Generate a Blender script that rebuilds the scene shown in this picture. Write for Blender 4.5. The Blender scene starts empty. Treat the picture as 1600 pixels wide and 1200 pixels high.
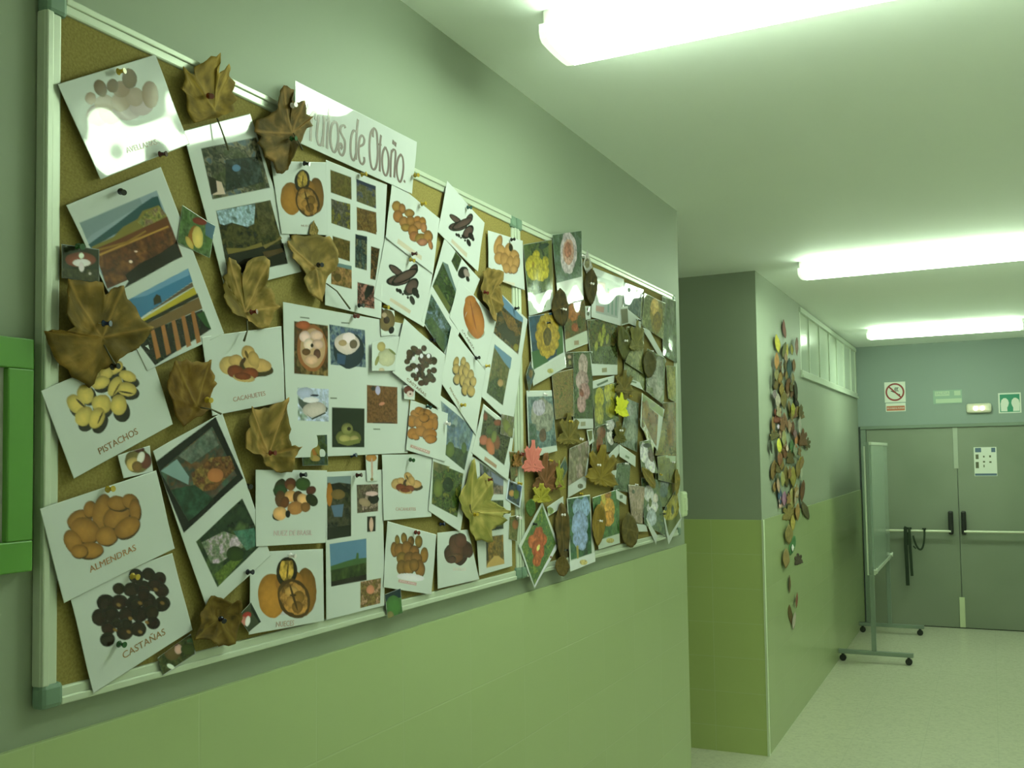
import bpy, bmesh, math, random
import numpy as np
from mathutils import Vector, Matrix

random.seed(7)
scn = bpy.context.scene
COL = scn.collection
# ---------------------------------------------------------------- camera, world, exposure
H = 2.8            # ceiling height
YE = 10.08         # plane of the door wall
XR = 1.85          # right wall of the corridor
Y1, Y2 = 3.975, 5.50   # opening of the side passage in the left wall
F_PX, CX, CY = 1480.5254, 870.125, 646.112
cam_d = bpy.data.cameras.new('camera')
cam = bpy.data.objects.new('camera', cam_d)
COL.objects.link(cam)
cam_d.sensor_fit = 'HORIZONTAL'
cam_d.sensor_width = 36.0
cam_d.lens = 36.0 * F_PX / 1600.0
cam_d.shift_x = (800.0 - CX) / 1600.0
cam_d.shift_y = (CY - 600.0) / 1600.0
cam_d.clip_start = 0.02
_R = Vector((0.9094069091, 0.4155508224, -0.0172177218)).normalized()
_U = Vector((0.0348926192, -0.0349677838, 0.9987791340)).normalized()
_F = Vector((-0.4144412851, 0.9088975560, 0.0462996099)).normalized()
cam.matrix_world = Matrix(((_R[0], _U[0], -_F[0], 1.21642677), (_R[1], _U[1], -_F[1], 0.0),
                           (_R[2], _U[2], -_F[2], 1.72660773), (0, 0, 0, 1)))
scn.camera = cam
scn.cycles.max_bounces = 14
scn.cycles.diffuse_bounces = 12
scn.view_settings.view_transform = 'Standard'
scn.view_settings.look = 'None'
scn.view_settings.gamma = 1.0
scn.view_settings.use_curve_mapping = False
scn.view_settings.exposure = -0.08
world = bpy.data.worlds.new('world')
scn.world = world
world.use_nodes = True
world.node_tree.nodes['Background'].inputs[0].default_value = (0.55, 0.8, 0.45, 1)
world.node_tree.nodes['Background'].inputs[1].default_value = 0.02
LAMP_COLOR = (0.74, 1.0, 0.68)
LAMP_POWER = 27.0

# ---------------------------------------------------------------- small helpers
def lin(c):
    return [(v / 255.0 / 12.92) if v / 255.0 <= 0.04045 else ((v / 255.0 + 0.055) / 1.055) ** 2.4 for v in c]

def mat(name, color, rough=0.6, metal=0.0, spec=0.5, coat=0.0, coat_rough=0.05, emit=None, emit_s=0.0, trans=0.0, alpha=1.0):
    m = bpy.data.materials.new(name)
    m.use_nodes = True
    b = m.node_tree.nodes['Principled BSDF']
    b.inputs['Base Color'].default_value = (*color, 1)
    b.inputs['Roughness'].default_value = rough
    b.inputs['Metallic'].default_value = metal
    b.inputs['Specular IOR Level'].default_value = spec
    b.inputs['Coat Weight'].default_value = coat
    b.inputs['Coat Roughness'].default_value = coat_rough
    b.inputs['Transmission Weight'].default_value = trans
    b.inputs['Alpha'].default_value = alpha
    if emit:
        b.inputs['Emission Color'].default_value = (*emit, 1)
        b.inputs['Emission Strength'].default_value = emit_s
    return m

def nodes(m):
    return m.node_tree.nodes, m.node_tree.links, m.node_tree.nodes['Principled BSDF']

def noise_color(m, c1, c2, scale, detail=3.0, lo=0.35, hi=0.65, bump=0.0, bscale=None, dist=0.002):
    N, L, b = nodes(m)
    tc = N.new('ShaderNodeTexCoord')
    nz = N.new('ShaderNodeTexNoise')
    nz.inputs['Scale'].default_value = scale
    nz.inputs['Detail'].default_value = detail
    cr = N.new('ShaderNodeValToRGB')
    cr.color_ramp.elements[0].position = lo
    cr.color_ramp.elements[1].position = hi
    cr.color_ramp.elements[0].color = (*c1, 1)
    cr.color_ramp.elements[1].color = (*c2, 1)
    L.new(tc.outputs['Object'], nz.inputs['Vector'])
    L.new(nz.outputs['Fac'], cr.inputs['Fac'])
    L.new(cr.outputs['Color'], b.inputs['Base Color'])
    if bump:
        n2 = N.new('ShaderNodeTexNoise')
        n2.inputs['Scale'].default_value = bscale or scale
        n2.inputs['Detail'].default_value = 4
        bp = N.new('ShaderNodeBump')
        bp.inputs['Strength'].default_value = bump
        bp.inputs['Distance'].default_value = dist
        L.new(tc.outputs['Object'], n2.inputs['Vector'])
        L.new(n2.outputs['Fac'], bp.inputs['Height'])
        L.new(bp.outputs['Normal'], b.inputs['Normal'])
    return m

def tile_mat(name, c1, c2, mortar, axis, w=0.30, h=0.20, z0=1.345):
    """glazed wall tiles laid in the y-z (axis 'y') or x-z (axis 'x') plane"""
    m = mat(name, c1, rough=0.22, spec=0.45)
    N, L, b = nodes(m)
    tc = N.new('ShaderNodeTexCoord')
    sp = N.new('ShaderNodeSeparateXYZ')
    cb = N.new('ShaderNodeCombineXYZ')
    ad = N.new('ShaderNodeMath')
    ad.operation = 'SUBTRACT'
    ad.inputs[1].default_value = z0
    L.new(tc.outputs['Object'], sp.inputs[0])
    L.new(sp.outputs['Y' if axis == 'y' else 'X'], cb.inputs[0])
    L.new(sp.outputs['Z'], ad.inputs[0])
    L.new(ad.outputs[0], cb.inputs[1])
    br = N.new('ShaderNodeTexBrick')
    br.offset = 0.0
    br.inputs['Scale'].default_value = 1.0
    br.inputs['Brick Width'].default_value = w
    br.inputs['Row Height'].default_value = h
    br.inputs['Mortar Size'].default_value = 0.0022
    br.inputs['Mortar Smooth'].default_value = 0.4
    br.inputs['Color1'].default_value = (*c1, 1)
    br.inputs['Color2'].default_value = (*c2, 1)
    br.inputs['Mortar'].default_value = (*mortar, 1)
    L.new(cb.outputs[0], br.inputs['Vector'])
    L.new(br.outputs['Color'], b.inputs['Base Color'])
    bp = N.new('ShaderNodeBump')
    bp.inputs['Strength'].default_value = 0.35
    bp.inputs['Distance'].default_value = 0.001
    bp.invert = True
    L.new(br.outputs['Fac'], bp.inputs['Height'])
    L.new(bp.outputs['Normal'], b.inputs['Normal'])
    return m

def box(bm, x0, x1, y0, y1, z0, z1, bevel=0.0, mi=0):
    r = bmesh.ops.create_cube(bm, size=1.0)
    vs = r['verts']
    for v in vs:
        v.co = Vector((x0 + (v.co.x + .5) * (x1 - x0), y0 + (v.co.y + .5) * (y1 - y0), z0 + (v.co.z + .5) * (z1 - z0)))
    fs = list({f for v in vs for f in v.link_faces})
    for f in fs:
        f.material_index = mi
    if bevel:
        es = list({e for v in vs for e in v.link_edges})
        bmesh.ops.bevel(bm, geom=es, offset=bevel, segments=2, affect='EDGES', profile=0.5)

def cyl(bm, p0, p1, r0, r1=None, seg=16, mi=0, caps=True):
    p0 = Vector(p0); p1 = Vector(p1)
    r1 = r0 if r1 is None else r1
    d = p1 - p0
    q = d.to_track_quat('Z', 'Y').to_matrix().to_4x4()
    M = Matrix.Translation((p0 + p1) / 2) @ q
    r = bmesh.ops.create_cone(bm, cap_ends=caps, segments=seg, radius1=r0, radius2=r1, depth=d.length, matrix=M)
    for f in {f for v in r['verts'] for f in v.link_faces}:
        f.material_index = mi

def tube(bm, pts, rad, seg=8, mi=0):
    pts = [Vector(p) for p in pts]
    rings = []
    prev = None
    for i, p in enumerate(pts):
        t = (pts[min(i + 1, len(pts) - 1)] - pts[max(i - 1, 0)]).normalized()
        if prev is None:
            a = t.orthogonal().normalized()
        else:
            a = (prev - t * prev.dot(t)).normalized()
        prev = a
        b2 = t.cross(a)
        rr = rad[i] if isinstance(rad, (list, tuple)) else rad
        rings.append([bm.verts.new(p + (a * math.cos(2 * math.pi * k / seg) + b2 * math.sin(2 * math.pi * k / seg)) * rr) for k in range(seg)])
    for i in range(len(rings) - 1):
        for k in range(seg):
            f = bm.faces.new((rings[i][k], rings[i][(k + 1) % seg], rings[i + 1][(k + 1) % seg], rings[i + 1][k]))
            f.material_index = mi
            f.smooth = True
    for rg in (rings[0][::-1], rings[-1]):
        bm.faces.new(rg).material_index = mi

def obj(name, bm, mats, parent=None, loc=None, smooth=False):
    me = bpy.data.meshes.new(name)
    bmesh.ops.recalc_face_normals(bm, faces=bm.faces[:])
    bm.to_mesh(me)
    bm.free()
    if smooth:
        me.polygons.foreach_set('use_smooth', [True] * len(me.polygons))
    for m in (mats if isinstance(mats, (list, tuple)) else [mats]):
        me.materials.append(m)
    o = bpy.data.objects.new(name, me)
    COL.objects.link(o)
    if loc is not None:
        o.location = loc
        me.transform(Matrix.Translation(-Vector(loc)))
    if parent is not None:
        o.parent = parent
        o.matrix_parent_inverse = Matrix.Translation(parent.location).inverted()
    return o

def tag(o, label=None, cat=None, group=None, kind=None):
    if label: o['label'] = label
    if cat: o['category'] = cat
    if group: o['group'] = group
    if kind: o['kind'] = kind
    return o

def thing(name, loc, label, cat, group=None):
    o = bpy.data.objects.new(name, None)
    o.empty_display_size = 0.05
    o.location = loc
    COL.objects.link(o)
    return tag(o, label, cat, group)

def bbox_obj(name, dims, m, parent=None, bevel=0.0, kind=None, loc=None):
    bm = bmesh.new()
    box(bm, *dims, bevel=bevel)
    o = obj(name, bm, m, parent, loc)
    if kind: o['kind'] = kind
    return o

def flat_text(name, body, m, parent, origin, right, up, size, wscale=1.0, depth=0.0002, align='CENTER'):
    cu = bpy.data.curves.new(name, 'FONT')
    cu.body = body
    cu.size = size
    cu.align_x = align
    cu.align_y = 'CENTER'
    cu.extrude = depth
    cu.resolution_u = 3
    o = bpy.data.objects.new(name + '_source', cu)
    COL.objects.link(o)
    bpy.context.view_layer.update()
    me = bpy.data.meshes.new_from_object(o.evaluated_get(bpy.context.evaluated_depsgraph_get()))
    bpy.data.objects.remove(o)
    right = Vector(right).normalized(); up = Vector(up).normalized()
    n = right.cross(up)
    M = Matrix(((right[0] * wscale, up[0], n[0], origin[0]), (right[1] * wscale, up[1], n[1], origin[1]),
                (right[2] * wscale, up[2], n[2], origin[2]), (0, 0, 0, 1)))
    me.transform(M)
    me.materials.clear()
    me.materials.append(m)
    t = bpy.data.objects.new(name, me)
    COL.objects.link(t)
    t.parent = parent
    if parent is not None:
        t.matrix_parent_inverse = Matrix.Translation(parent.location).inverted()
    return t

# ---------------------------------------------------------------- materials of the building
M_PAINT = noise_color(mat('paint_upper_wall', (.5, .5, .5), 0.55), (.30, .335, .265), (.32, .35, .28), 1.3, 2, bump=.15, bscale=60, dist=.001)
M_CEIL = noise_color(mat('paint_ceiling', (.7, .7, .7), 0.7), (.90, .92, .93), (.93, .94, .95), 0.9, 2)
M_WHITE_WALL = mat('paint_white_wall', (.86, .87, .80), .6)
M_TILE = tile_mat('green_wall_tile', (.385, .445, .235), (.395, .455, .245), (.415, .47, .265), 'y')
M_TILE_X = tile_mat('green_wall_tile_across', (.48, .55, .22), (.49, .56, .23), (.53, .60, .30), 'x')
M_TRIM = mat('pale_edge_trim', (.70, .76, .58), 0.4)
M_FLOOR = mat('terrazzo_floor', (.6, .55, .45), 0.22, spec=.4)
def _floor():
    N, L, b = nodes(M_FLOOR)
    tc = N.new('ShaderNodeTexCoord')
    v = N.new('ShaderNodeTexVoronoi')
    v.inputs['Scale'].default_value = 60
    cr = N.new('ShaderNodeValToRGB')
    e = cr.color_ramp.elements
    e[0].position = 0.0; e[0].color = (.56, .54, .44, 1)
    e[1].position = 1.0; e[1].color = (.64, .62, .50, 1)
    e.new(0.3).color = (.60, .58, .47, 1)
    sp = N.new('ShaderNodeSeparateColor')
    L.new(tc.outputs['Object'], v.inputs['Vector'])
    L.new(v.outputs['Color'], sp.inputs[0])
    L.new(sp.outputs[0], cr.inputs['Fac'])
    mx = N.new('ShaderNodeMix'); mx.data_type = 'RGBA'
    br = N.new('ShaderNodeTexBrick')
    br.offset = 0
    br.inputs['Scale'].default_value = 1
    br.inputs['Brick Width'].default_value = .4
    br.inputs['Row Height'].default_value = .4
    br.inputs['Mortar Size'].default_value = .0015
    L.new(tc.outputs['Object'], br.inputs['Vector'])
    L.new(br.outputs['Fac'], mx.inputs['Factor'])
    L.new(cr.outputs['Color'], mx.inputs['A'])
    mx.inputs['B'].default_value = (.54, .53, .43, 1)
    L.new(mx.outputs['Result'], b.inputs['Base Color'])
_floor()

M_END = mat('paint_end_wall', (.27, .325, .305), .55)
# ---------------------------------------------------------------- building shell
def struct(name, boxes, m, bevel=0.0):
    bm = bmesh.new()
    for b in boxes:
        box(bm, *b, bevel=bevel)
    o = obj(name, bm, m)
    o['kind'] = 'structure'
    return o

XP = -2.6   # far end of the side passage
struct('floor', [(XP, XR, -6.0, YE, -0.1, 0)], M_FLOOR)
struct('ceiling', [(XP, XR, -6.0, YE, H, H + .1)], M_CEIL)
struct('wall_left', [(-.15, 0, -6.0, Y1, 0, H)], M_PAINT)
struct('wall_right', [(XR, XR + .15, -6.0, YE, 0, H)], M_WHITE_WALL)
struct('wall_back', [(0, XR, -6.1, -6.0, 0, H)], M_WHITE_WALL)
struct('wall_passage_near', [(XP, -.15, Y1 - .12, Y1, 0, H)], M_PAINT)
struct('wall_passage_end', [(XP - .1, XP, Y1 - .12, Y2 + .15, 0, H)], M_PAINT)
WZ0, WZ1, WY0, WY1 = 2.29, 2.78, 6.90, 10.02
struct('wall_passage_far', [(XP, -.15, Y2, Y2 + .15, 0, H)], M_PAINT)
struct('wall_left_beyond', [(-.15, 0, Y2, WY0, 0, H), (-.15, 0, WY0, WY1, 0, WZ0), (-.15, 0, WY0, WY1, WZ1, H), (-.15, 0, WY1, YE, 0, H)], M_PAINT)
DZ = 1.985
struct('wall_far', [(-.15, XR + .15, YE + .06, YE + .2, 0, H), (-.15, XR + .15, YE, YE + .06, DZ, H)], M_END)
# tiled dado
TZ = 1.345
TT = 0.008
struct('trim_1', [(0, TT, -6.0, Y1, 0, TZ)], M_TILE)
struct('trim_2', [(0, TT, Y2, YE, 0, TZ)], M_TILE)
struct('trim_3', [(XP, 0, Y2 - TT, Y2, 0, TZ)], M_TILE_X)
struct('trim_5', [(0, TT + .003, Y2 - TT - .003, Y2 + .018, 0, TZ)], M_TRIM)
struct('trim_6', [(-.14, 0, Y1, Y1 + TT, 0, TZ)], M_TILE_X)

# ---------------------------------------------------------------- ceiling lamps
M_LAMP = mat('lamp_diffuser_glow', (.9, .9, .9), .4, emit=LAMP_COLOR, emit_s=LAMP_POWER)
M_LAMP_BODY = mat('lamp_body_white', (.75, .75, .72), .35)
M_LAMP_END = mat('lamp_end_cap', (.8, .8, .75), .35, emit=LAMP_COLOR, emit_s=1.2)
def ceiling_lamp(y, label, first=[None]):
    X0, X1 = .272, 1.50
    t = thing('ceiling_lamp', (.87, y, H), label, 'ceiling light', 'fluorescent ceiling lamps across the corridor')
    if first[0] is None:
        bm = bmesh.new()
        box(bm, X0 + .004, X1 - .004, y - .074, y + .074, H - .0385, H, bevel=.002)
        a = obj('housing', bm, M_LAMP_BODY, t)
        # diffuser: trapezoid section with rounded lower edges
        prof = [(-.074, -.038), (-.090, -.040), (-.091, -.060), (-.086, -.074), (-.076, -.081), (-.04, -.084), (0, -.085), (.04, -.084), (.076, -.081), (.086, -.074), (.091, -.060), (.090, -.040), (.074, -.038)]
        bm = bmesh.new()
        r0 = [bm.verts.new((X0 + .02, y + s, H + z)) for s, z in prof]
        r1 = [bm.verts.new((X1 - .02, y + s, H + z)) for s, z in prof]
        n = len(prof)
        for i in range(n - 1):
            bm.faces.new((r0[i], r0[i + 1], r1[i + 1], r1[i])).smooth = True
        bm.faces.new((r0[0], r1[0], r1[-1], r0[-1]))
        b = obj('diffuser', bm, M_LAMP, t)
        caps = []
        for xa, xb in ((X0, X0 + .021), (X1 - .021, X1)):
            bm = bmesh.new()
            e0 = [bm.verts.new((xa, y + s * .985, H + z * .985)) for s, z in prof]
            e1 = [bm.verts.new((xb, y + s, H + z)) for s, z in prof]
            for i in range(n - 1):
                bm.faces.new((e0[i], e0[i + 1], e1[i + 1], e1[i]))
            bm.faces.new((e0[0], e1[0], e1[-1], e0[-1]))
            bm.faces.new(e0[::-1]); bm.faces.new(e1)
            caps.append(obj('end_cap', bm, M_LAMP_END, t))
        first[0] = [a, b] + caps
    else:
        for s in first[0]:
            c = s.copy()
            COL.objects.link(c)
            c.parent = t
            c.matrix_parent_inverse = s.matrix_parent_inverse.copy()
    return t
ceiling_lamp(2.095, 'large bright fluorescent ceiling lamp nearest to the autumn fruit cork board')
ceiling_lamp(5.44, 'middle fluorescent ceiling lamp, level with the painted pillar corner')
ceiling_lamp(8.68, 'farthest and smallest fluorescent ceiling lamp, just before the double doors')

ceiling_lamp(-4.40, 'added unseen ceiling lamp behind the viewer, brightening the left side')  # out of view, added to lift the dark left side

# ---------------------------------------------------------------- transom windows of the left wall
M_WFRAME = mat('window_frame_pale', (.52, .57, .48), .4)
M_PANE = mat('frosted_pane', (.62, .68, .58), .16, spec=.5)
wf = thing('window_1', (-.03, WY0, WZ0), 'long high window band of pale frosted panes', 'window')
wf['kind'] = 'structure'
muls = [WY0 + .015, 7.30, 7.78, 8.28, 8.72, 9.18, 9.66, WY1 - .015]
bm = bmesh.new()
box(bm, -.06, .012, WY0, WY1, WZ0, WZ0 + .035, bevel=.003)
box(bm, -.06, .012, WY0, WY1, WZ1 - .035, WZ1, bevel=.003)
for i, y in enumerate(muls):
    w = .015 if i in (0, len(muls) - 1) else .008
    box(bm, -.030, .002, y - w, y + w, WZ0 + .03, WZ1 - .03, bevel=.002)
o = obj('window_frame', bm, M_WFRAME, wf); o['kind'] = 'structure'
for i in range(len(muls) - 1):
    o = bbox_obj('pane', (-.014, -.008, muls[i], muls[i + 1], WZ0 + .02, WZ1 - .02), M_PANE, wf)
struct('trim_7', [(-.02, .022, WY0 - .01, WY1 + .01, WZ0 - .02, WZ0)], M_WFRAME)
struct('wall_window_back', [(-.15, -.12, WY0, WY1, WZ0, WZ1)], M_PAINT)

# ---------------------------------------------------------------- double doors
M_DOOR = noise_color(mat('painted_metal_door', (.4, .4, .36), .38), (.22, .25, .19), (.26, .285, .225), 1.5, 2)
M_DFRAME = mat('door_frame_grey', (.20, .25, .20), .5)
M_STEEL = mat('brushed_bar', (.62, .62, .50), .35, metal=.3)
M_BLACK = mat('black_plastic', (.012, .014, .012), .4)
SEAM = .918
def door(n, x0, x1, hx, label):
    t = thing('door_%d' % n, ((x0 + x1) / 2, YE + .03, 0), label, 'door')
    t['kind'] = 'structure'
    o = bbox_obj('door_leaf', (x0, x1, YE + .004, YE + .05, .006, DZ - .025), M_DOOR, t, bevel=.003)
    # panic bar with its black lock case
    s = 1 if hx < SEAM else -1
    bm = bmesh.new()
    xe = x0 + .06 if s > 0 else x1 - .06
    cyl(bm, (min(xe, hx), YE - .075, .942), (max(xe, hx), YE - .075, .942), .0135, seg=20)
    o = obj('panic_bar', bm, M_STEEL, t, smooth=False)
    bm = bmesh.new()
    box(bm, hx - .022, hx + .022, YE - .085, YE + .006, .912, 1.138, bevel=.012)
    obj('lock_case', bm, M_BLACK, t)
    bm = bmesh.new()
    box(bm, xe - .02, xe + .02, YE - .09, YE + .006, .90, .985, bevel=.008)
    obj('bar_bracket', bm, M_BLACK, t)
    bm = bmesh.new()
    for hz in (.3, 1.0, 1.7):
        xx = x0 + .004 if s > 0 else x1 - .004
        cyl(bm, (xx, YE - .004, hz - .05), (xx, YE - .004, hz + .05), .008, seg=10)
    obj('hinge', bm, M_DFRAME, t)
    return t
d1 = door(1, .075, SEAM - .002, .843, 'left leaf of the grey double doors')
d2 = door(2, SEAM + .002, 1.765, .960, 'right leaf of the grey double doors, with the notice')
bbox_obj('floor_bolt', (.893, .943, YE - .012, YE + .006, .01, .30), mat('bolt_plate', (.62, .66, .45), .4), d2, bevel=.003)
bbox_obj('astragal', (SEAM - .03, SEAM + .012, YE - .004, YE + .006, 1.55, DZ - .03), mat('astragal_pale', (.42, .45, .38), .35), d2, bevel=.002)
struct('trim_8', [(.02, 1.82, YE - .02, YE + .06, DZ - .028, DZ + .004), (.02, .072, YE - .01, YE + .06, 0, DZ - .02), (1.768, 1.82, YE - .01, YE + .06, 0, DZ - .02)], M_DFRAME, bevel=.002)

# dark straps hanging on the left panic bar
M_STRAP = mat('dark_strap', (.020, .035, .018), .8)
bm = bmesh.new()
def ribbon(bm, pts, w, th=.003):
    pts = [Vector(p) for p in pts]
    rows = []
    for i, p in enumerate(pts):
        t = (pts[min(i + 1, len(pts) - 1)] - pts[max(i - 1, 0)]).normalized()
        s = t.cross(Vector((0, 1, 0)))
        if s.length < .1: s = Vector((1, 0, 0))
        s.normalize()
        n = Vector((0, 1, 0))
        rows.append([bm.verts.new(p + s * w / 2 * a + n * th / 2 * b) for a, b in ((-1, -1), (1, -1), (1, 1), (-1, 1))])
    for i in range(len(rows) - 1):
        for k in range(4):
            bm.faces.new((rows[i][k], rows[i][(k + 1) % 4], rows[i + 1][(k + 1) % 4], rows[i + 1][k]))
    bm.faces.new(rows[0][::-1]); bm.faces.new(rows[-1])
ys = YE - .094
ribbon(bm, [(.428, ys, .975), (.426, ys - .002, .8), (.430, ys, .6), (.432, ys + .01, .405)], .034)
ribbon(bm, [(.462, ys, .975), (.466, ys - .004, .8), (.470, ys, .65), (.474, ys + .01, .5)], .026)
ribbon(bm, [(.425, ys, .974), (.428, ys + .018, .975), (.430, ys + .038, .95), (.430, ys + .04, .8)], .034)
for xx in (.43, .465):
    box(bm, xx - .018, xx + .018, ys - .002, ys + .036, .957, .976)
obj_s = obj('hanging_strap', bm, M_STRAP)
tag(obj_s, 'dark cloth strap hanging down from the left panic bar of the doors', 'strap')
bm = bmesh.new()
lp = []
for k in range(25):
    a = math.pi * (k / 24.0)
    lp.append((.548 + .055 * math.cos(a), ys, .955 - .19 * math.sin(a) - .02 * math.sin(2 * a)))
ribbon(bm, [(lp[0][0], ys + .036, .955), (lp[0][0], ys + .018, .962)] + lp[:-3] , .018)
tube(bm, [(.497, ys, .795), (.505, ys - .006, .785), (.52, ys - .008, .77)], .006)
box(bm, .582, .618, ys - .002, ys + .036, .957, .97)
tag(obj('strap_loop', bm, M_STRAP), 'curved dark strap loop beside the straight strap on the panic bar', 'strap')

# ---------------------------------------------------------------- signs of the end wall
M_SIGN_W = mat('sign_white', (.78, .78, .74), .35)
M_SIGN_K = mat('sign_black_line', (.03, .02, .02), .4)
M_SIGN_R = mat('sign_red', (.30, .03, .03), .4)
M_SIGN_ORANGE = mat('sign_orange', (.55, .16, .09), .4)
M_SIGN_G = mat('sign_green', (.03, .26, .16), .4)
M_SIGN_PALEG = mat('sign_pale_green', (.30, .42, .34), .45)
M_SIGN_GLOW = mat('sign_photoluminescent', (.48, .58, .44), .4)
def disc_ring(bm, cx, cz, y, r0, r1, th=.0015, seg=48):
    q = []
    for k in range(seg):
        a = 2 * math.pi * k / seg
        q.append([bm.verts.new((cx + r * math.cos(a), yy, cz + r * math.sin(a))) for r, yy in ((r0, y), (r1, y), (r1, y - th), (r0, y - th))])
    for k in range(seg):
        for j in range(4):
            bm.faces.new((q[k][j], q[(k + 1) % seg][j], q[(k + 1) % seg][(j + 1) % 4], q[k][(j + 1) % 4]))
def poly_plate(bm, pts, y0, y1, mi=0):
    """closed plate from x-z points, between two y planes"""
    a = [bm.verts.new((p[0], y0, p[1])) for p in pts]
    b = [bm.verts.new((p[0], y1, p[1])) for p in pts]
    n = len(pts)
    bm.faces.new(a).material_index = mi
    bm.faces.new(b[::-1]).material_index = mi
    for i in range(n):
        bm.faces.new((a[i], a[(i + 1) % n], b[(i + 1) % n], b[i])).material_index = mi
YW = YE
s1 = thing('prohibition_sign', (.366, YW, 2.32), 'white no-smoking sign with crossed red ring, top left above the doors', 'sign')
bbox_obj('plate', (.266, .465, YW - .003, YW, 2.222, 2.427), M_SIGN_W, s1)
bm = bmesh.new(); disc_ring(bm, .365, 2.325, YW - .003, .074, .090); obj('ring', bm, M_SIGN_R, s1)
bm = bmesh.new(); poly_plate(bm, [(.303, 2.376), (.313, 2.386), (.428, 2.274), (.418, 2.264)], YW - .0045, YW - .006); obj('bar', bm, M_SIGN_R, s1)
bm = bmesh.new()
poly_plate(bm, [(.325, 2.335), (.395, 2.300), (.399, 2.308), (.329, 2.343)], YW - .003, YW - .0042)
poly_plate(bm, [(.399, 2.298), (.412, 2.291), (.416, 2.299), (.403, 2.306)], YW - .003, YW - .0042)
for i in range(3):
    ox = .372 + .012 * i
    poly_plate(bm, [(ox, 2.330), (ox + .006, 2.330), (ox - .006, 2.350), (ox + .004, 2.372), (ox - .004, 2.372), (ox - .013, 2.350)], YW - .003, YW - .0042)
obj('cigarette_symbol', bm, M_SIGN_K, s1)
s1b = thing('warning_strip', (.365, YW, 2.17), 'small orange and white strip under the no-smoking sign', 'sign')
bbox_obj('plate', (.273, .462, YW - .003, YW, 2.130, 2.214), M_SIGN_W, s1b)
bbox_obj('band', (.281, .454, YW - .0042, YW - .003, 2.138, 2.186), M_SIGN_ORANGE, s1b)
flat_text('lettering', 'PROHIBIDO FUMAR', M_SIGN_W, s1b, (.3675, YW - .0044, 2.162), (1, 0, 0), (0, 0, 1), .022, .85)
s2 = thing('exit_sign', (.85, YW, 2.26), 'pale green exit sign with lettering beside the emergency lamp', 'sign')
bbox_obj('plate', (.722, .985, YW - .003, YW, 2.190, 2.324), M_SIGN_PALEG, s2)
bbox_obj('white_field', (.738, .872, YW - .0042, YW - .003, 2.268, 2.313), M_SIGN_GLOW, s2)
bbox_obj('white_field', (.915, .972, YW - .0042, YW - .003, 2.268, 2.313), M_SIGN_GLOW, s2)
bbox_obj('white_field', (.745, .980, YW - .0042, YW - .003, 2.198, 2.238), M_SIGN_GLOW, s2)
flat_text('lettering', 'SALIDA', M_SIGN_PALEG, s2, (.805, YW - .0044, 2.291), (1, 0, 0), (0, 0, 1), .040, .95)
s3 = thing('emergency_lamp', (1.13, YW, 2.135), 'small white emergency lamp with two lit bulbs above the doors', 'lamp')
bm = bmesh.new(); box(bm, 1.018, 1.244, YW - .055, YW, 2.088, 2.180, bevel=.022); obj('housing', bm, mat('emergency_housing', (.75, .72, .6), .35), s3)
for xx in (1.103, 1.162):
    bm = bmesh.new()
    bmesh.ops.create_uvsphere(bm, u_segments=20, v_segments=12, radius=.021, matrix=Matrix.Translation((xx, YW - .056, 2.132)))
    obj('bulb', bm, mat('bulb_glow', (.9, .8, .7), .3, emit=(1.0, .80, .62), emit_s=6), s3, smooth=True)
s4 = thing('rescue_sign', (1.40, YW, 2.17), 'square green and white safety sign at the far right above the doors', 'sign')
bbox_obj('plate', (1.305, 1.502, YW - .003, YW, 2.078, 2.272), M_SIGN_W, s4)
bbox_obj('green_field', (1.318, 1.490, YW - .0042, YW - .003, 2.088, 2.258), M_SIGN_G, s4)
bm = bmesh.new()
def arch(cx0):
    pts = [(cx0 - .034, 2.095), (cx0 - .036, 2.17), (cx0 - .028, 2.205), (cx0 - .008, 2.222), (cx0 + .012, 2.222), (cx0 + .030, 2.203), (cx0 + .036, 2.175), (cx0 + .030, 2.15), (cx0 + .020, 2.13), (cx0 + .022, 2.095)]
    return pts
poly_plate(bm, [(a, b) for a, b in arch(1.360)], YW - .0042, YW - .0052)
poly_plate(bm, [(2 * 1.4065 - a, b) for a, b in arch(1.360)], YW - .0042, YW - .0052)
obj('symbol', bm, M_SIGN_W, s4)
s5 = thing('door_notice', (1.17, YE + .004, 1.61), 'printed notice sheet with small pictures taped on the right door leaf', 'notice')
YN = YE + .004
bbox_obj('sheet', (1.071, 1.272, YN - .0015, YN, 1.475, 1.755), M_SIGN_W, s5)
bm = bmesh.new()
for (xa, xb, za, zb) in ((1.083, 1.137, 1.706, 1.748), (1.226, 1.250, 1.705, 1.748), (1.238, 1.262, 1.728, 1.748), (1.075, 1.268, 1.479, 1.500)):
    box(bm, xa, xb, YN - .0022, YN - .0015, za, zb)
bm.free()
M_PB = mat('print_blue_grey', (.10, .15, .24), .5)
for (xa, xb, za, zb) in ((1.083, 1.137, 1.706, 1.748), (1.226, 1.262, 1.705, 1.748), (1.075, 1.268, 1.479, 1.500)):
    bbox_obj('blue_print', (xa, xb, YN - .0022, YN - .0015, za, zb), M_PB, s5)
bm = bmesh.new()
for (xa, xb, za, zb) in ((1.086, 1.112, 1.640, 1.685), (1.084, 1.112, 1.552, 1.612), (1.152, 1.166, 1.655, 1.672), (1.206, 1.222, 1.655, 1.675), (1.150, 1.168, 1.605, 1.622), (1.205, 1.225, 1.602, 1.618), (1.153, 1.163, 1.56, 1.585)):
    box(bm, xa, xb, YN - .0022, YN - .0015, za, zb)
bm.free()
M_PO = mat('print_dark_olive', (.12, .12, .07), .5)
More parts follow.
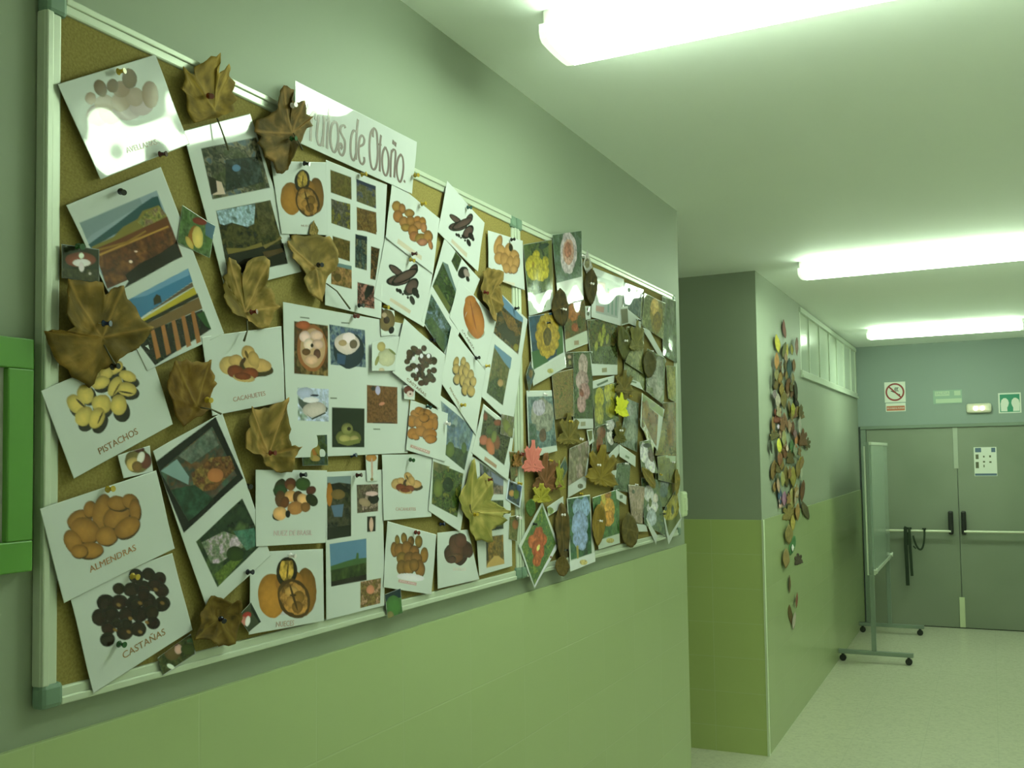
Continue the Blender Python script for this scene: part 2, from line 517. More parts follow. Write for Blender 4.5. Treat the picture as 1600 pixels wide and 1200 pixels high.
for (xa, xb, za, zb) in ((1.086, 1.112, 1.640, 1.685), (1.084, 1.112, 1.552, 1.612), (1.152, 1.166, 1.655, 1.672), (1.206, 1.222, 1.655, 1.675), (1.150, 1.168, 1.605, 1.622), (1.205, 1.225, 1.602, 1.618), (1.153, 1.163, 1.56, 1.585)):
    bbox_obj('small_picture', (xa, xb, YN - .0022, YN - .0015, za, zb), M_PO, s5)

# ---------------------------------------------------------------- rolling whiteboard seen edge-on
M_GREYM = mat('grey_green_metal', (.22, .27, .23), .4, metal=.2)
M_ALU = mat('aluminium_edge', (.62, .66, .58), .35, metal=.3)
M_BOARD = mat('whiteboard_surface', (.34, .42, .36), .15, spec=.5)
wb = thing('rolling_whiteboard', (.30, 8.89, 0), 'rolling board on a grey wheeled stand standing by the double doors', 'whiteboard')
def foot(y):
    bm = bmesh.new()
    box(bm, -.0 + .012, .596, y - .022, y + .022, .062, .094, bevel=.004)
    f = obj('foot_bar', bm, M_GREYM, wb)
    for xx in (.045, .560):
        bm = bmesh.new()
        cyl(bm, (xx, y - .013, .027), (xx, y + .013, .027), .027, seg=24)
        w = obj('caster', bm, M_BLACK, f)
        bm = bmesh.new()
        box(bm, xx - .010, xx + .010, y - .017, y - .0135, .022, .064)
        box(bm, xx - .010, xx + .010, y + .0135, y + .017, .022, .064)
        box(bm, xx - .010, xx + .010, y - .017, y + .017, .056, .064)
        obj('caster_fork', bm, M_BLACK, f)
for y in (8.22, 9.57):
    foot(y)
    bm = bmesh.new(); box(bm, .275, .312, y - .015, y + .015, .09, .78, bevel=.003); obj('post', bm, M_GREYM, wb)
    bm = bmesh.new(); box(bm, .277, .303, y - .02, y + .02, .72, 1.81, bevel=.003); obj('upright', bm, M_GREYM, wb)
    bm = bmesh.new(); cyl(bm, (.30, y, .75), (.335, y, .75), .012, seg=12); cyl(bm, (.33, y, .75), (.342, y, .75), .022, seg=12); obj('clamp_knob', bm, M_ALU, wb)
bm = bmesh.new(); box(bm, .262, .276, 8.19, 9.60, .715, 1.775, bevel=.002)
obj('board_edge', bm, M_ALU, wb)
bm = bmesh.new(); box(bm, .276, .318, 8.23, 9.56, .745, 1.785); obj('board_panel', bm, M_BOARD, wb)
bbox_obj('board_rail', (.274, .324, 8.21, 9.58, .715, .745), M_ALU, wb, bevel=.002)
bbox_obj('board_rail', (.274, .324, 8.21, 9.58, 1.785, 1.81), M_ALU, wb, bevel=.002)

# ---------------------------------------------------------------- small items of the near wall
M_GREENF = mat('lime_green_frame', (.105, .28, .042), .4)
gf = thing('framed_poster', (.0, .62, 1.74), 'lime green framed poster at the left edge, beside the cork board', 'poster')
bm = bmesh.new()
for b in ((.001, .022, .40, .886, 1.860, 1.902), (.001, .022, .40, .886, 1.584, 1.626), (.001, .022, .848, .886, 1.626, 1.860), (.001, .022, .40, .438, 1.626, 1.860)):
    box(bm, *b, bevel=.002)
obj('frame', bm, M_GREENF, gf)
bbox_obj('white_print', (.001, .012, .436, .850, 1.624, 1.862), mat('poster_paper', (.62, .56, .62), .5), gf)
sb = thing('wall_switch', (.0, 3.925, 1.52), 'small white plastic wall switch on the wall edge beside the far cork board', 'switch')
bm = bmesh.new(); box(bm, 0, .026, 3.885, 3.955, 1.465, 1.572, bevel=.01); obj('cover', bm, mat('switch_plastic', (.62, .68, .48), .35), sb)
bm = bmesh.new(); box(bm, .024, .031, 3.905, 3.937, 1.49, 1.545, bevel=.003); obj('rocker', bm, mat('switch_rocker', (.66, .70, .52), .3), sb)
# board contents, in metres in the y-z plane of the wall
SHEETS = [
['S','photo_sheet','large white collage sheet with cereal bowl and garlic pictures, centre of the autumn board','photo sheet','landscape and tree photo sheets on the autumn board',0,[1.3878,2.0254,1.8196,2.0341,1.7988,1.7422,1.3984,1.7338],0,[['N',[1.4197,1.9933,1.5209,1.9969,1.5199,1.8957,1.4191,1.8934],[79,48,29,55,42,22,122,92,56],.02],['E',1.4727,1.9473,.0442,-.0004,.0043,-.0454,[145,83,51],.2],['E',1.4734,1.9461,.0371,-.0003,.0036,-.0386,[188,141,114],.15],['E',1.4509,1.9674,.0165,-.0001,.0018,-.0109,[225,177,184],.35],['E',1.4852,1.9737,.0192,-.0001,.0021,-.0097,[211,161,158],.35],['E',1.4621,1.9537,.0146,-.0001,.0015,-.011,[235,191,187],.35],['E',1.4889,1.9564,.0171,-.0001,.0017,-.0097,[203,154,149],.35],['E',1.4544,1.938,.0124,-.0001,.0012,-.0068,[95,60,39],.35],['E',1.4868,1.9373,.0107,-.0001,.001,-.0097,[87,51,43],.35],['E',1.4694,1.9245,.0189,-.0001,.0016,-.0096,[214,157,138],.35],['E',1.4716,1.9522,.0042,-0,.0004,-.0039,[29,20,16],.35],['E',1.4454,1.9891,.0205,-.0001,.0025,-.0082,[153,71,44],.35],['N',[1.5249,1.9999,1.6441,2.0021,1.6467,1.9231,1.5282,1.9193],[69,81,116,101,112,126,41,54,83],.015],['E',1.5887,1.9534,.0528,-.0004,.005,-.0364,[29,38,51],.3],['E',1.5825,1.9673,.041,-.0033,.002,-.022,[209,179,188],.2],['E',1.589,1.9799,.0212,-.0001,.0023,-.0111,[242,207,230],.1],['E',1.5677,1.9671,.0139,-.0001,.0014,-.0064,[164,127,101],.1],['E',1.604,1.9682,.0134,-.0001,.0014,-.0094,[93,74,64],.1],['P',[1.5488,1.9444,1.578,1.9418,1.5735,1.923,1.5486,1.9236],[44,63,101]],['N',[1.428,1.8672,1.5217,1.8702,1.5211,1.8052,1.4276,1.8051],[168,170,213,193,192,234,131,141,139],.02],['E',1.4501,1.8587,.0247,-.0001,.0014,-.0108,[169,167,214],.2],['P',[1.4297,1.8478,1.4537,1.8416,1.4725,1.8375,1.4996,1.8412,1.5193,1.8319,1.5153,1.8241,1.484,1.828,1.4536,1.8293,1.4424,1.8264,1.4314,1.8357],[70,74,76]],['E',1.4782,1.8277,.0356,.0031,.0046,-.0148,[194,171,179],.3],['E',1.4669,1.8459,.0251,-0,.0012,-.0055,[235,218,245],.1],['P',[1.4535,1.8182,1.4685,1.8105,1.5113,1.824,1.5133,1.8215,1.4704,1.8076],[40,43,40]],['E',1.4784,1.8552,.0127,-0,.0007,-.0022,[41,41,67],0],['P',[1.5322,1.8344,1.6398,1.8362,1.6374,1.7547,1.5306,1.7544],[27,33,26]],['E',1.5846,1.7742,.0421,-.0002,.0005,-.0158,[101,99,54],.4],['E',1.5805,1.7924,.0196,-.0001,.0004,-.0115,[118,111,67],.4],['E',1.5869,1.7926,.0066,-0,.0001,-.004,[38,33,26],0],['E',1.5719,1.7727,.0185,-.0001,.0002,-.0072,[160,142,88],.3],['E',1.6038,1.7718,.0152,-.0001,.0002,-.007,[159,136,92],.3],['P',[1.5469,1.7635,1.619,1.7719,1.6233,1.764,1.5802,1.7585],[107,105,55]],['N',[1.6494,1.8864,1.7619,1.8886,1.7595,1.8069,1.647,1.8059],[96,58,34,106,66,40,81,50,28],.01],['E',1.6883,1.8772,.0093,-.0001,.0005,-.0097,[181,164,219],.1],['E',1.702,1.8489,.0108,.0021,.0028,-.0033,[189,109,91],.1],['E',1.6721,1.8804,.0081,-.0001,.0005,-.0048,[46,42,39],0],['P',[1.6688,1.8084,1.7448,1.8099,1.7447,1.8076,1.6688,1.8062],[53,34,29]],['P',[1.437,2.0038,1.4644,2.0054,1.464,2.0033,1.437,2.0019],[68,70,64]],['P',[1.564,2.0091,1.5907,2.0114,1.5906,2.0092,1.564,2.007],[64,66,60]],['P',[1.5267,1.8536,1.5479,1.8542,1.5478,1.8519,1.5267,1.8513],[68,69,63]],['P',[1.6695,1.7945,1.6941,1.7948,1.6941,1.7925,1.6695,1.7923],[68,69,64]]]],
['S','photo_sheet','tilted sheet with a red ploughed field photo above a vineyard photo, upper left','photo sheet','landscape and tree photo sheets on the autumn board',0,[.9308,2.0995,1.1018,2.2023,1.2383,1.9495,1.0745,1.8721],0,[['P',[.9532,2.0789,1.0933,2.1619,1.1466,2.0657,1.0017,1.9903],[139,150,176]],['P',[.9532,2.0789,.9843,2.0965,1.0597,2.1414,1.0659,2.1327,.9735,2.0655,.9654,2.0567],[122,134,152]],['P',[.9682,2.0501,1.0183,2.092,1.0597,2.1288,1.0845,2.1487,1.0955,2.1532,1.1036,2.1365,1.1101,2.1277,1.0127,2.0736,.9737,2.0453],[42,71,81]],['P',[.9736,2.0476,1.0127,2.0712,1.03,2.0896,1.0568,2.1079,1.0659,2.1226,1.0972,2.1389,1.1133,2.1271,1.1166,2.1083,1.0722,2.0936,.9902,2.0401,.9819,2.0385],[120,103,50]],['N',[1.0568,2.1029,1.0721,2.1215,1.0988,2.138,1.1133,2.1271,1.0722,2.0936],[121,94,75,136,123,65,89,89,55],.012],['P',[.9778,2.0449,1.0127,2.0639,1.115,2.1249,1.1466,2.0657,1.0017,1.9903],[98,51,28]],['N',[.9819,2.0361,1.1232,2.1097,1.1466,2.0657,1.0017,1.9903],[92,47,27,76,38,23,110,61,34],.02],['P',[.9869,2.0399,1.1166,2.1104,1.1179,2.108,.988,2.0368],[179,120,54]],['P',[.9819,2.0457,1.036,2.0686,1.0722,2.0936,1.0734,2.0913,1.039,2.0662,.9847,2.0433],[138,93,40]],['N',[1.0333,2.0162,1.0601,2.0383,1.1038,2.0642,1.1331,2.0869,1.1452,2.0657,1.0305,1.9945,1.0392,2.0073],[22,16,13,29,19,16],.02],['E',1.0435,2.0385,.0033,0,.0006,-.0022,[245,199,193],0],['E',1.0534,2.0563,.003,0,.0006,-.0014,[224,167,155],0],['P',[1.0335,1.9756,1.1585,2.048,1.1678,2.0277,1.0574,1.9503],[56,106,161]],['P',[1.0423,1.9806,1.1585,2.048,1.1609,2.0377,1.0725,1.99],[102,141,194]],['P',[1.0882,1.972,1.1671,2.0268,1.1699,2.02,1.0819,1.9661],[87,66,55]],['P',[1.0928,1.9956,1.1008,1.9942,1.104,1.9844,1.0882,1.9771,1.0866,1.987],[44,39,23]],['P',[1.0605,1.9495,1.1706,2.0193,1.179,2.0058,1.0681,1.9454],[178,151,43]],['P',[1.0666,1.9485,1.1783,2.0098,1.1811,2.004,1.0696,1.9431],[34,30,17]],['P',[1.0681,1.9429,1.1811,2.004,1.1889,1.9857,1.0743,1.9323],[107,77,48]],['N',[1.0606,1.9108,1.0743,1.9336,1.1882,1.9842,1.2082,1.9534,1.09,1.8821],[30,28,22,28,22,21,28,36,24],.012],['P',[1.1759,1.9746,1.1924,1.9821,1.2082,1.9534,1.1953,1.9568],[39,68,34]],['P',[1.082,1.9356,1.0889,1.939,1.1017,1.8968,1.0928,1.8922],[160,96,55]],['P',[1.1025,1.9458,1.1096,1.9492,1.1226,1.9051,1.1135,1.9004],[157,94,54]],['P',[1.1235,1.9562,1.1307,1.9597,1.1441,1.9135,1.1348,1.9087],[154,92,54]],['P',[1.1434,1.9661,1.1508,1.9697,1.1645,1.9216,1.1549,1.9166],[153,91,53]],['P',[1.1637,1.9762,1.1713,1.9799,1.1853,1.9298,1.1756,1.9247],[151,90,53]]]],
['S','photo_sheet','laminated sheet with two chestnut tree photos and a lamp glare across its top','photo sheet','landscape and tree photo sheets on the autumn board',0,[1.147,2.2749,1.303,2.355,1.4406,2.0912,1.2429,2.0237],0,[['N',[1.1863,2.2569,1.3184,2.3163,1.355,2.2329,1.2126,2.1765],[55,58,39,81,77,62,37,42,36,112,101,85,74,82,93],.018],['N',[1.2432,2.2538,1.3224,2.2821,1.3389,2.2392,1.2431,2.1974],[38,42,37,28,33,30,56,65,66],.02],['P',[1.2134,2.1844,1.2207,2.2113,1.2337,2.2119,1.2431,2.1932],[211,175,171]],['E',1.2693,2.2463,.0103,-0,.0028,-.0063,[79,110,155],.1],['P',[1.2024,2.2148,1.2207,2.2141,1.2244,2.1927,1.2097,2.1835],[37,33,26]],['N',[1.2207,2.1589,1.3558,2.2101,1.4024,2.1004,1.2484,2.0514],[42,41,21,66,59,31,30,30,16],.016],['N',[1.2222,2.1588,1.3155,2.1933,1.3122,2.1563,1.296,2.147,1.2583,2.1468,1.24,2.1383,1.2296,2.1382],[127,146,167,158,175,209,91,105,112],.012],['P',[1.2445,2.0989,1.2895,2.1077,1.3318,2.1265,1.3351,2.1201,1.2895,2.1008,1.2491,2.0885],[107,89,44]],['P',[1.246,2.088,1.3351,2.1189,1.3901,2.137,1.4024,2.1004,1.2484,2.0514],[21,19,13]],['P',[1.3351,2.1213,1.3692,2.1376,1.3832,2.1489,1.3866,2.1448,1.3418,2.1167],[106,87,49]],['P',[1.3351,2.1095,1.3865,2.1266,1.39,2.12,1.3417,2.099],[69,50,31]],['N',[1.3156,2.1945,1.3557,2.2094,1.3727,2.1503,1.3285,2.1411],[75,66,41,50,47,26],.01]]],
['S','photo_sheet','white sheet of eleven tiny landscape photos hanging under the title banner','photo sheet','landscape and tree photo sheets on the autumn board',0,[1.5179,2.3313,1.7285,2.3347,1.7,2.0337,1.5112,2.0367],0,[['N',[1.5315,2.3148,1.5999,2.3172,1.601,2.2702,1.5325,2.2683],[79,68,32,76,61,32],.01],['N',[1.618,2.3186,1.6876,2.321,1.688,2.272,1.6185,2.271],[55,57,79,84,75,51,66,61,40],.01],['N',[1.5334,2.2561,1.5965,2.2573,1.597,2.207,1.534,2.2082],[101,81,76,59,55,45,84,75,33],.01],['N',[1.6184,2.2591,1.6879,2.2597,1.6897,2.2208,1.6189,2.2099],[99,66,40,80,57,33],.01],['N',[1.5334,2.2544,1.5965,2.2603,1.5959,2.2064,1.533,2.206],[88,78,72,55,51,48,98,87,39],.01],['N',[1.6197,2.259,1.6882,2.2639,1.6875,2.2147,1.6191,2.2127],[84,57,30,99,73,39,75,53,32],.01],['N',[1.5368,2.1807,1.5956,2.1822,1.5938,2.139,1.5364,2.1402],[87,65,30,67,56,26],.01],['N',[1.6133,2.2006,1.6536,2.2035,1.6512,2.1302,1.6111,2.13],[60,71,72,28,36,41,85,81,64],.01],['N',[1.6671,2.1855,1.6998,2.1864,1.6823,2.1147,1.6638,2.1144],[72,45,23,31,29,16,96,63,38],.01],['N',[1.5322,2.1277,1.5994,2.1306,1.5988,2.0823,1.5305,2.0821],[140,96,61,85,66,33],.01],['N',[1.6187,2.1002,1.6775,2.1014,1.6777,2.0516,1.6172,2.0501],[127,72,65,25,19,19,141,86,81],.01],['P',[1.618,2.3186,1.6876,2.321,1.6874,2.3122,1.6179,2.3117],[36,39,62]],['P',[1.5383,2.1281,1.5994,2.1306,1.5993,2.1225,1.5362,2.1207],[88,107,120]],['P',[1.6146,2.2004,1.6535,2.203,1.6534,2.1939,1.6145,2.1914],[22,30,43]],['E',1.5524,2.0987,.0114,-.0001,.0019,-.0087,[72,55,27],.2],['P',[1.6522,2.0988,1.6775,2.1001,1.6727,2.0882,1.645,2.0649,1.6429,2.081],[17,14,16]]]],
['S','fruit_card','picture card of walnuts in the second column, caption half hidden by a leaf','fruit card','fruit picture cards on the autumn board',1,[1.3561,2.2833,1.5159,2.3255,1.5185,2.1782,1.3832,2.1525],0,[['E',1.4114,2.2258,.0303,-.0002,.0074,-.0316,[144,92,36],.35],['E',1.4852,2.2501,.0237,-.0003,.0058,-.0362,[101,65,27],.35],['E',1.4501,2.2537,.0305,-.0001,.0077,-.0204,[133,84,35],.35],['E',1.4433,2.2689,.0226,-.003,.0046,-.0227,[30,22,13],.1],['E',1.4433,2.2704,.0151,-.0022,.0031,-.0167,[156,120,52],.2,1.2],['E',1.4592,2.2328,.0322,.014,.0147,-.0257,[58,38,18],.1],['E',1.4601,2.2331,.0274,.0122,.0125,-.0223,[140,93,46],.3,1.2],['E',1.4546,2.2425,.0153,-.0001,.0038,-.0075,[155,110,58],.35],['E',1.4685,2.2366,.0126,-.0054,0,-.0109,[104,70,30],.35],['E',1.4545,2.2271,.0133,-.0001,.0032,-.0081,[141,94,46],.35],['E',1.4661,2.2221,.0124,-.0001,.0029,-.0089,[94,62,28],.35],['E',1.4582,2.2341,.0025,.0083,.0011,-.0176,[55,36,17],0],['E',1.4446,2.2692,.002,-.0016,.0004,-.0119,[77,57,25],0],['E',1.4569,2.2375,.0072,-0,.0017,-.0017,[47,31,16],0],['T','NUECES',1.4393,2.1801,1.4734,2.1867,.005,[152,118,117]]]],
['S','fruit_card','picture card of peanuts captioned CACAHUETES, left of the centre collage','fruit card','fruit picture cards on the autumn board',1,[1.186,1.9374,1.3822,1.9791,1.3902,1.8387,1.2089,1.8065],0,[['E',1.3129,1.8936,.0462,-.0018,.0007,-.014,[59,45,26],0],['E',1.281,1.8787,.0237,-.0018,-.0013,-.0075,[32,26,18],0],['E',1.2969,1.9198,.0153,.0092,.0065,-.0133,[192,145,91],.35],['E',1.2503,1.8954,.024,-0,.002,-.0166,[186,145,94],.35],['E',1.2656,1.9056,.0167,.0023,.0036,-.0095,[184,139,89],.35],['E',1.326,1.9016,.0288,-.0016,.0006,-.0123,[198,147,95],.35],['E',1.3049,1.9022,.0183,-.0061,-.0032,-.0123,[185,139,89],.35],['E',1.3097,1.9118,.0134,.0067,.0046,-.0125,[184,139,86],.35],['E',1.2655,1.8855,.0207,-.0028,-.0011,-.0119,[113,49,29],.35],['E',1.3,1.8846,.0218,-0,.0016,-.011,[119,52,31],.35],['E',1.2857,1.8757,.0274,-.0014,-.0009,-.007,[187,146,95],.35],['E',1.2826,1.8788,.0206,-.0008,.0002,-.0065,[107,46,27],.35],['E',1.2827,1.9049,.004,-.0068,-.0017,-.0075,[67,42,29],.1],['E',1.2922,1.9182,.0033,.0036,.0012,-.0067,[92,68,38],0],['T','CACAHUETES',1.2587,1.8359,1.3384,1.8514,.01,[166,115,109]]]],
['S','cutout_photo','small white photo of husked nuts peeping out under the pistachio card','small photo','small cut-out photos on the autumn board',0,[1.0216,1.7414,1.0811,1.7561,1.0874,1.7148,1.0319,1.7063],0,[['E',1.0583,1.7326,.0232,.0001,-.0002,-.0189,[109,91,51],.35],['E',1.072,1.7324,.0128,0,-.0001,-.0123,[94,44,37],.35],['E',1.0613,1.7498,.01,0,0,-.0049,[68,31,28],.35],['E',1.0494,1.7278,.0108,-.0044,-.0034,-.01,[195,155,97],.35],['E',1.0643,1.7375,.0063,-.004,-.0019,-.0089,[245,226,235],.1],['E',1.0569,1.724,.0099,0,-.0002,-.0081,[118,81,47],.35]]],
['S','photo_sheet','tilted sheet with a black framed autumn garden photo above a green garden photo','photo sheet','landscape and tree photo sheets on the autumn board',2,[1.0845,1.7473,1.2322,1.8127,1.3494,1.5584,1.1988,1.4785],0,[['P',[1.0889,1.7298,1.2168,1.8054,1.2814,1.6995,1.1473,1.6153],[14,13,15]],['N',[1.0984,1.7158,1.2088,1.7881,1.2659,1.7055,1.1573,1.6327],[59,74,65,77,57,50,48,59,54,95,63,42],.03],['P',[1.1,1.7158,1.1338,1.7344,1.1589,1.7054,1.1572,1.6925,1.1438,1.6981],[127,148,161]],['N',[1.1371,1.7395,1.206,1.7848,1.2241,1.758,1.164,1.7263],[73,84,80,102,102,99],.02],['N',[1.164,1.7105,1.206,1.7364,1.25,1.7389,1.2621,1.7166,1.2167,1.6824,1.1709,1.6789],[109,64,36,77,42,27,125,92,48],.012],['E',1.2168,1.7066,.018,-0,-.0004,-.0119,[176,99,61],.2],['N',[1.1208,1.686,1.1709,1.692,1.2131,1.6664,1.1573,1.6327],[38,65,52,27,42,33],.02],['N',[1.1727,1.5989,1.2786,1.6647,1.3301,1.5837,1.2203,1.5184],[35,50,34,26,37,29,60,75,45],.025],['N',[1.1848,1.5965,1.235,1.6111,1.2765,1.5968,1.292,1.5843,1.2239,1.5581,1.2059,1.5601],[190,159,193,135,128,122,96,106,89],.008],['N',[1.2574,1.6093,1.308,1.6111,1.3199,1.5818,1.2881,1.5735],[54,94,84,74,107,97],.015],['N',[1.2131,1.5406,1.2498,1.5608,1.2803,1.5604,1.2239,1.5206],[66,82,36,84,99,41],.012],['E',1.2611,1.5706,.0201,-0,-.002,-.0127,[40,54,25],.35]]],
['S','fruit_card','large picture card captioned PISTACHOS, at the left edge of the autumn board','fruit card','fruit picture cards on the autumn board',1,[.893,1.8308,1.0765,1.9134,1.1252,1.7904,.9451,1.7082],0,[['E',.953,1.8078,.0108,.0103,.0071,-.0123,[32,26,16],0],['E',.9692,1.8275,.0131,.0044,.0037,-.0137,[32,26,16],0],['E',.9942,1.8434,.0152,.0039,.0057,-.0088,[32,26,16],0],['E',1.0202,1.8375,.0095,-.0096,-.0041,-.0146,[32,26,16],0],['E',1.0409,1.8362,.0189,-.0023,-.0017,-.0109,[32,26,16],0],['E',.9944,1.8094,.0161,-.0053,-.0044,-.0127,[32,26,16],0],['E',1.0277,1.807,.0156,.0001,.0006,-.0163,[32,26,16],0],['E',.9667,1.7906,.0111,-.0103,-.0064,-.0131,[32,26,16],0],['E',.9889,1.7887,.0118,-.008,-.0044,-.0151,[32,26,16],0],['E',1.0171,1.8645,.0175,.0049,.0082,-.0085,[32,26,16],0],['E',1.0439,1.8539,.0156,-.0034,-.0037,-.008,[32,26,16],0],['E',.98,1.8593,.0153,.0001,.0011,-.0106,[32,26,16],0],['E',1.0055,1.8538,.0158,.0001,.0011,-.0097,[32,26,16],0],['E',1.0118,1.8719,.0173,.0049,.0082,-.0084,[199,162,86],.4],['E',.9946,1.8633,.0156,.0001,.0012,-.0107,[201,164,87],.4],['E',1.0384,1.8615,.0155,-.0034,-.0036,-.008,[199,162,86],.4],['E',.975,1.8594,.014,.0001,.001,-.0105,[201,165,87],.4],['E',.9482,1.8152,.0108,.0102,.0071,-.0122,[203,166,87],.4],['E',.9642,1.8301,.013,.0044,.0037,-.0137,[203,166,87],.4],['E',.9891,1.8484,.0151,.0039,.0057,-.0087,[202,165,87],.4],['E',1.0149,1.8451,.0089,-.0095,-.0038,-.0146,[202,165,87],.4],['E',1.037,1.8415,.0179,-.0021,-.0016,-.0104,[201,164,87],.4],['E',.9921,1.8171,.0161,-.0055,-.0043,-.0132,[203,166,87],.4],['E',1.0223,1.8172,.0149,.0001,.0006,-.0157,[203,166,87],.4],['E',.9617,1.798,.0111,-.0102,-.0064,-.0131,[203,166,87],.4],['E',.9838,1.7963,.0117,-.008,-.0043,-.0151,[203,166,87],.4],['E',.9562,1.8167,.0013,.0072,.0012,-.0059,[59,42,20],0],['E',1.0178,1.8404,.0014,-.0064,-.0006,-.0098,[92,71,28],0],['E',.9894,1.7965,.0014,-.0049,-.0005,-.0093,[64,46,21],0],['E',1.0355,1.8364,.013,-.0003,-.0012,-.0014,[68,50,23],0],['T','PISTACHOS',.987,1.7463,1.0557,1.7781,.0125,[138,86,52]]]],
['S','fruit_card','large picture card of dark chestnuts captioned CASTAÑAS, lowest on the left','fruit card','fruit picture cards on the autumn board',0,[.9391,1.5511,1.1256,1.585,1.167,1.4565,.98,1.3976],0,[['E',1.0247,1.542,.0111,-.0027,-.0039,-.0081,[40,28,22],.5],['E',1.0561,1.5568,.0092,-.0103,-.0102,-.0057,[33,25,21],.5],['E',1.0797,1.5569,.011,-.0066,-.0071,-.0074,[37,27,21],.5],['E',1.1002,1.547,.0085,.0107,.0081,-.0075,[34,22,20],.5],['E',1.0473,1.5376,.0138,.0036,.0013,-.0109,[37,25,21],.5],['E',1.0688,1.5376,.0146,-.0012,-.003,-.0108,[36,22,21],.5],['E',1.1041,1.5285,.0136,-.0066,-.0075,-.009,[39,24,21],.5],['E',1.089,1.5395,.0104,.0076,.0052,-.0087,[39,23,21],.5],['E',1.0028,1.5238,.0143,-.008,-.0094,-.0099,[34,23,21],.5],['E',1.0265,1.5218,.0143,-.0033,-.0051,-.0105,[41,24,22],.5],['E',1.0527,1.5165,.0109,.0098,.0071,-.0097,[33,23,21],.5],['E',1.078,1.5158,.014,-.0083,-.0092,-.0092,[35,23,21],.5],['E',1.106,1.5073,.0147,.0065,.0033,-.0117,[36,26,21],.5],['E',.9913,1.5046,.0105,-.0097,-.0106,-.0067,[37,24,22],.5],['E',1.0129,1.5054,.0088,-.0106,-.011,-.0051,[37,26,22],.5],['E',1.0387,1.5013,.0136,.0057,.0029,-.0113,[41,26,22],.5],['E',1.0635,1.4975,.0118,.0092,.0062,-.0103,[36,24,22],.5],['E',1.0854,1.497,.0091,.011,.008,-.0085,[39,27,22],.5],['E',1.0063,1.4867,.0125,-.0021,-.004,-.0094,[41,24,23],.5],['E',1.0353,1.4761,.0144,.0057,.0025,-.012,[41,28,23],.5],['E',1.06,1.4762,.0141,-.0056,-.0074,-.0096,[38,27,23],.5],['E',1.0892,1.4801,.0132,.0007,-.0016,-.0099,[36,22,22],.5],['E',1.0047,1.4702,.0117,.0062,.0034,-.0103,[36,27,23],.5],['E',1.0215,1.4912,.0073,-.0059,-.0066,-.0046,[35,27,22],.5],['E',1.0707,1.5257,.0107,-.0068,-.0074,-.007,[39,25,22],.5],['E',1.0388,1.4884,.0107,-.0016,-.0032,-.0078,[35,27,22],.5],['E',1.0248,1.5178,.0036,-.0015,-.0023,-.002,[124,88,50],.1],['E',1.0635,1.515,.0038,-.0016,-.0023,-.002,[123,88,50],.1],['E',1.0181,1.4819,.0036,-.0015,-.0023,-.0019,[131,94,53],.1],['E',1.0457,1.4945,.0037,-.0015,-.0023,-.002,[126,90,51],.1],['E',1.0763,1.4837,.0038,-.0016,-.0024,-.002,[126,90,51],.1],['E',1.0928,1.5315,.0039,-.0016,-.0023,-.0021,[120,85,49],.1],['E',1.0579,1.5566,.0038,-.0016,-.0022,-.002,[122,87,49],.1],['E',1.0423,1.4749,.0037,-.0015,-.0024,-.0019,[131,94,53],.1],['E',1.0636,1.4712,.0038,-.0016,-.0024,-.0019,[130,93,53],.1],['E',1.106,1.5088,.004,-.0017,-.0024,-.002,[120,85,49],.1],['T','CASTAÑAS',1.031,1.4409,1.1115,1.4635,.0134,[147,102,66]]]],
['S','fruit_card','large picture card of almonds captioned ALMENDRAS, above the chestnut card','fruit card','fruit picture cards on the autumn board',1,[.8925,1.6683,1.0921,1.7172,1.1282,1.5919,.9301,1.5344],0,[['E',.9563,1.648,.0196,.007,.0067,-.0133,[68,44,21],0],['E',.955,1.6497,.0188,.0067,.0064,-.0128,[151,97,44],.4],['E',.9737,1.6621,.0109,-.0025,-.0023,-.0124,[66,43,21],0],['E',.9724,1.6638,.0105,-.0024,-.0022,-.0119,[148,95,43],.4],['E',.995,1.6566,.0169,-.0054,-.0035,-.0267,[67,43,21],0],['E',.9937,1.6584,.0162,-.0052,-.0034,-.0256,[148,96,44],.4],['E',1.0203,1.6479,.0218,.0109,.0114,-.0136,[67,44,21],0],['E',1.019,1.6497,.0209,.0104,.011,-.013,[149,96,44],.4],['E',1.022,1.6679,.0194,-.0023,-.0039,-.0109,[65,42,20],0],['E',1.0206,1.6697,.0186,-.0022,-.0037,-.0105,[144,93,42],.4],['E',1.0446,1.6697,.0134,-.0068,-.007,-.0095,[64,41,20],0],['E',1.0432,1.6715,.0128,-.0066,-.0067,-.0091,[142,91,42],.4],['E',1.0536,1.656,.0106,.0019,.0001,-.0175,[65,42,20],0],['E',1.0521,1.6579,.0102,.0019,.0001,-.0168,[144,92,43],.4],['E',.9659,1.6321,.0222,-.0105,-.0128,-.0151,[69,45,22],0],['E',.9646,1.6339,.0213,-.0101,-.0123,-.0145,[154,99,45],.4],['E',.9455,1.6174,.0123,.0108,.0051,-.0171,[70,45,22],0],['E',.9443,1.6191,.0118,.0104,.005,-.0164,[155,100,46],.4],['E',1.0019,1.6208,.0191,.0001,-.0016,-.0146,[69,45,22],0],['E',1.0005,1.6227,.0184,.0001,-.0015,-.014,[155,100,45],.4],['E',1.0395,1.6308,.0213,.0102,.0108,-.0127,[68,44,21],0],['E',1.0381,1.6326,.0205,.0098,.0104,-.0122,[151,97,44],.4],['E',.9741,1.6023,.0228,.0013,-.0005,-.0121,[70,46,22],0],['E',.9728,1.6041,.0219,.0012,-.0004,-.0117,[156,101,46],.4],['E',.9566,1.6027,.0144,.0001,-.0014,-.01,[70,46,22],0],['E',.9553,1.6044,.0138,.0001,-.0013,-.0096,[156,101,46],.4],['T','ALMENDRAS',.972,1.5754,1.0531,1.6006,.0119,[167,106,67]]]],
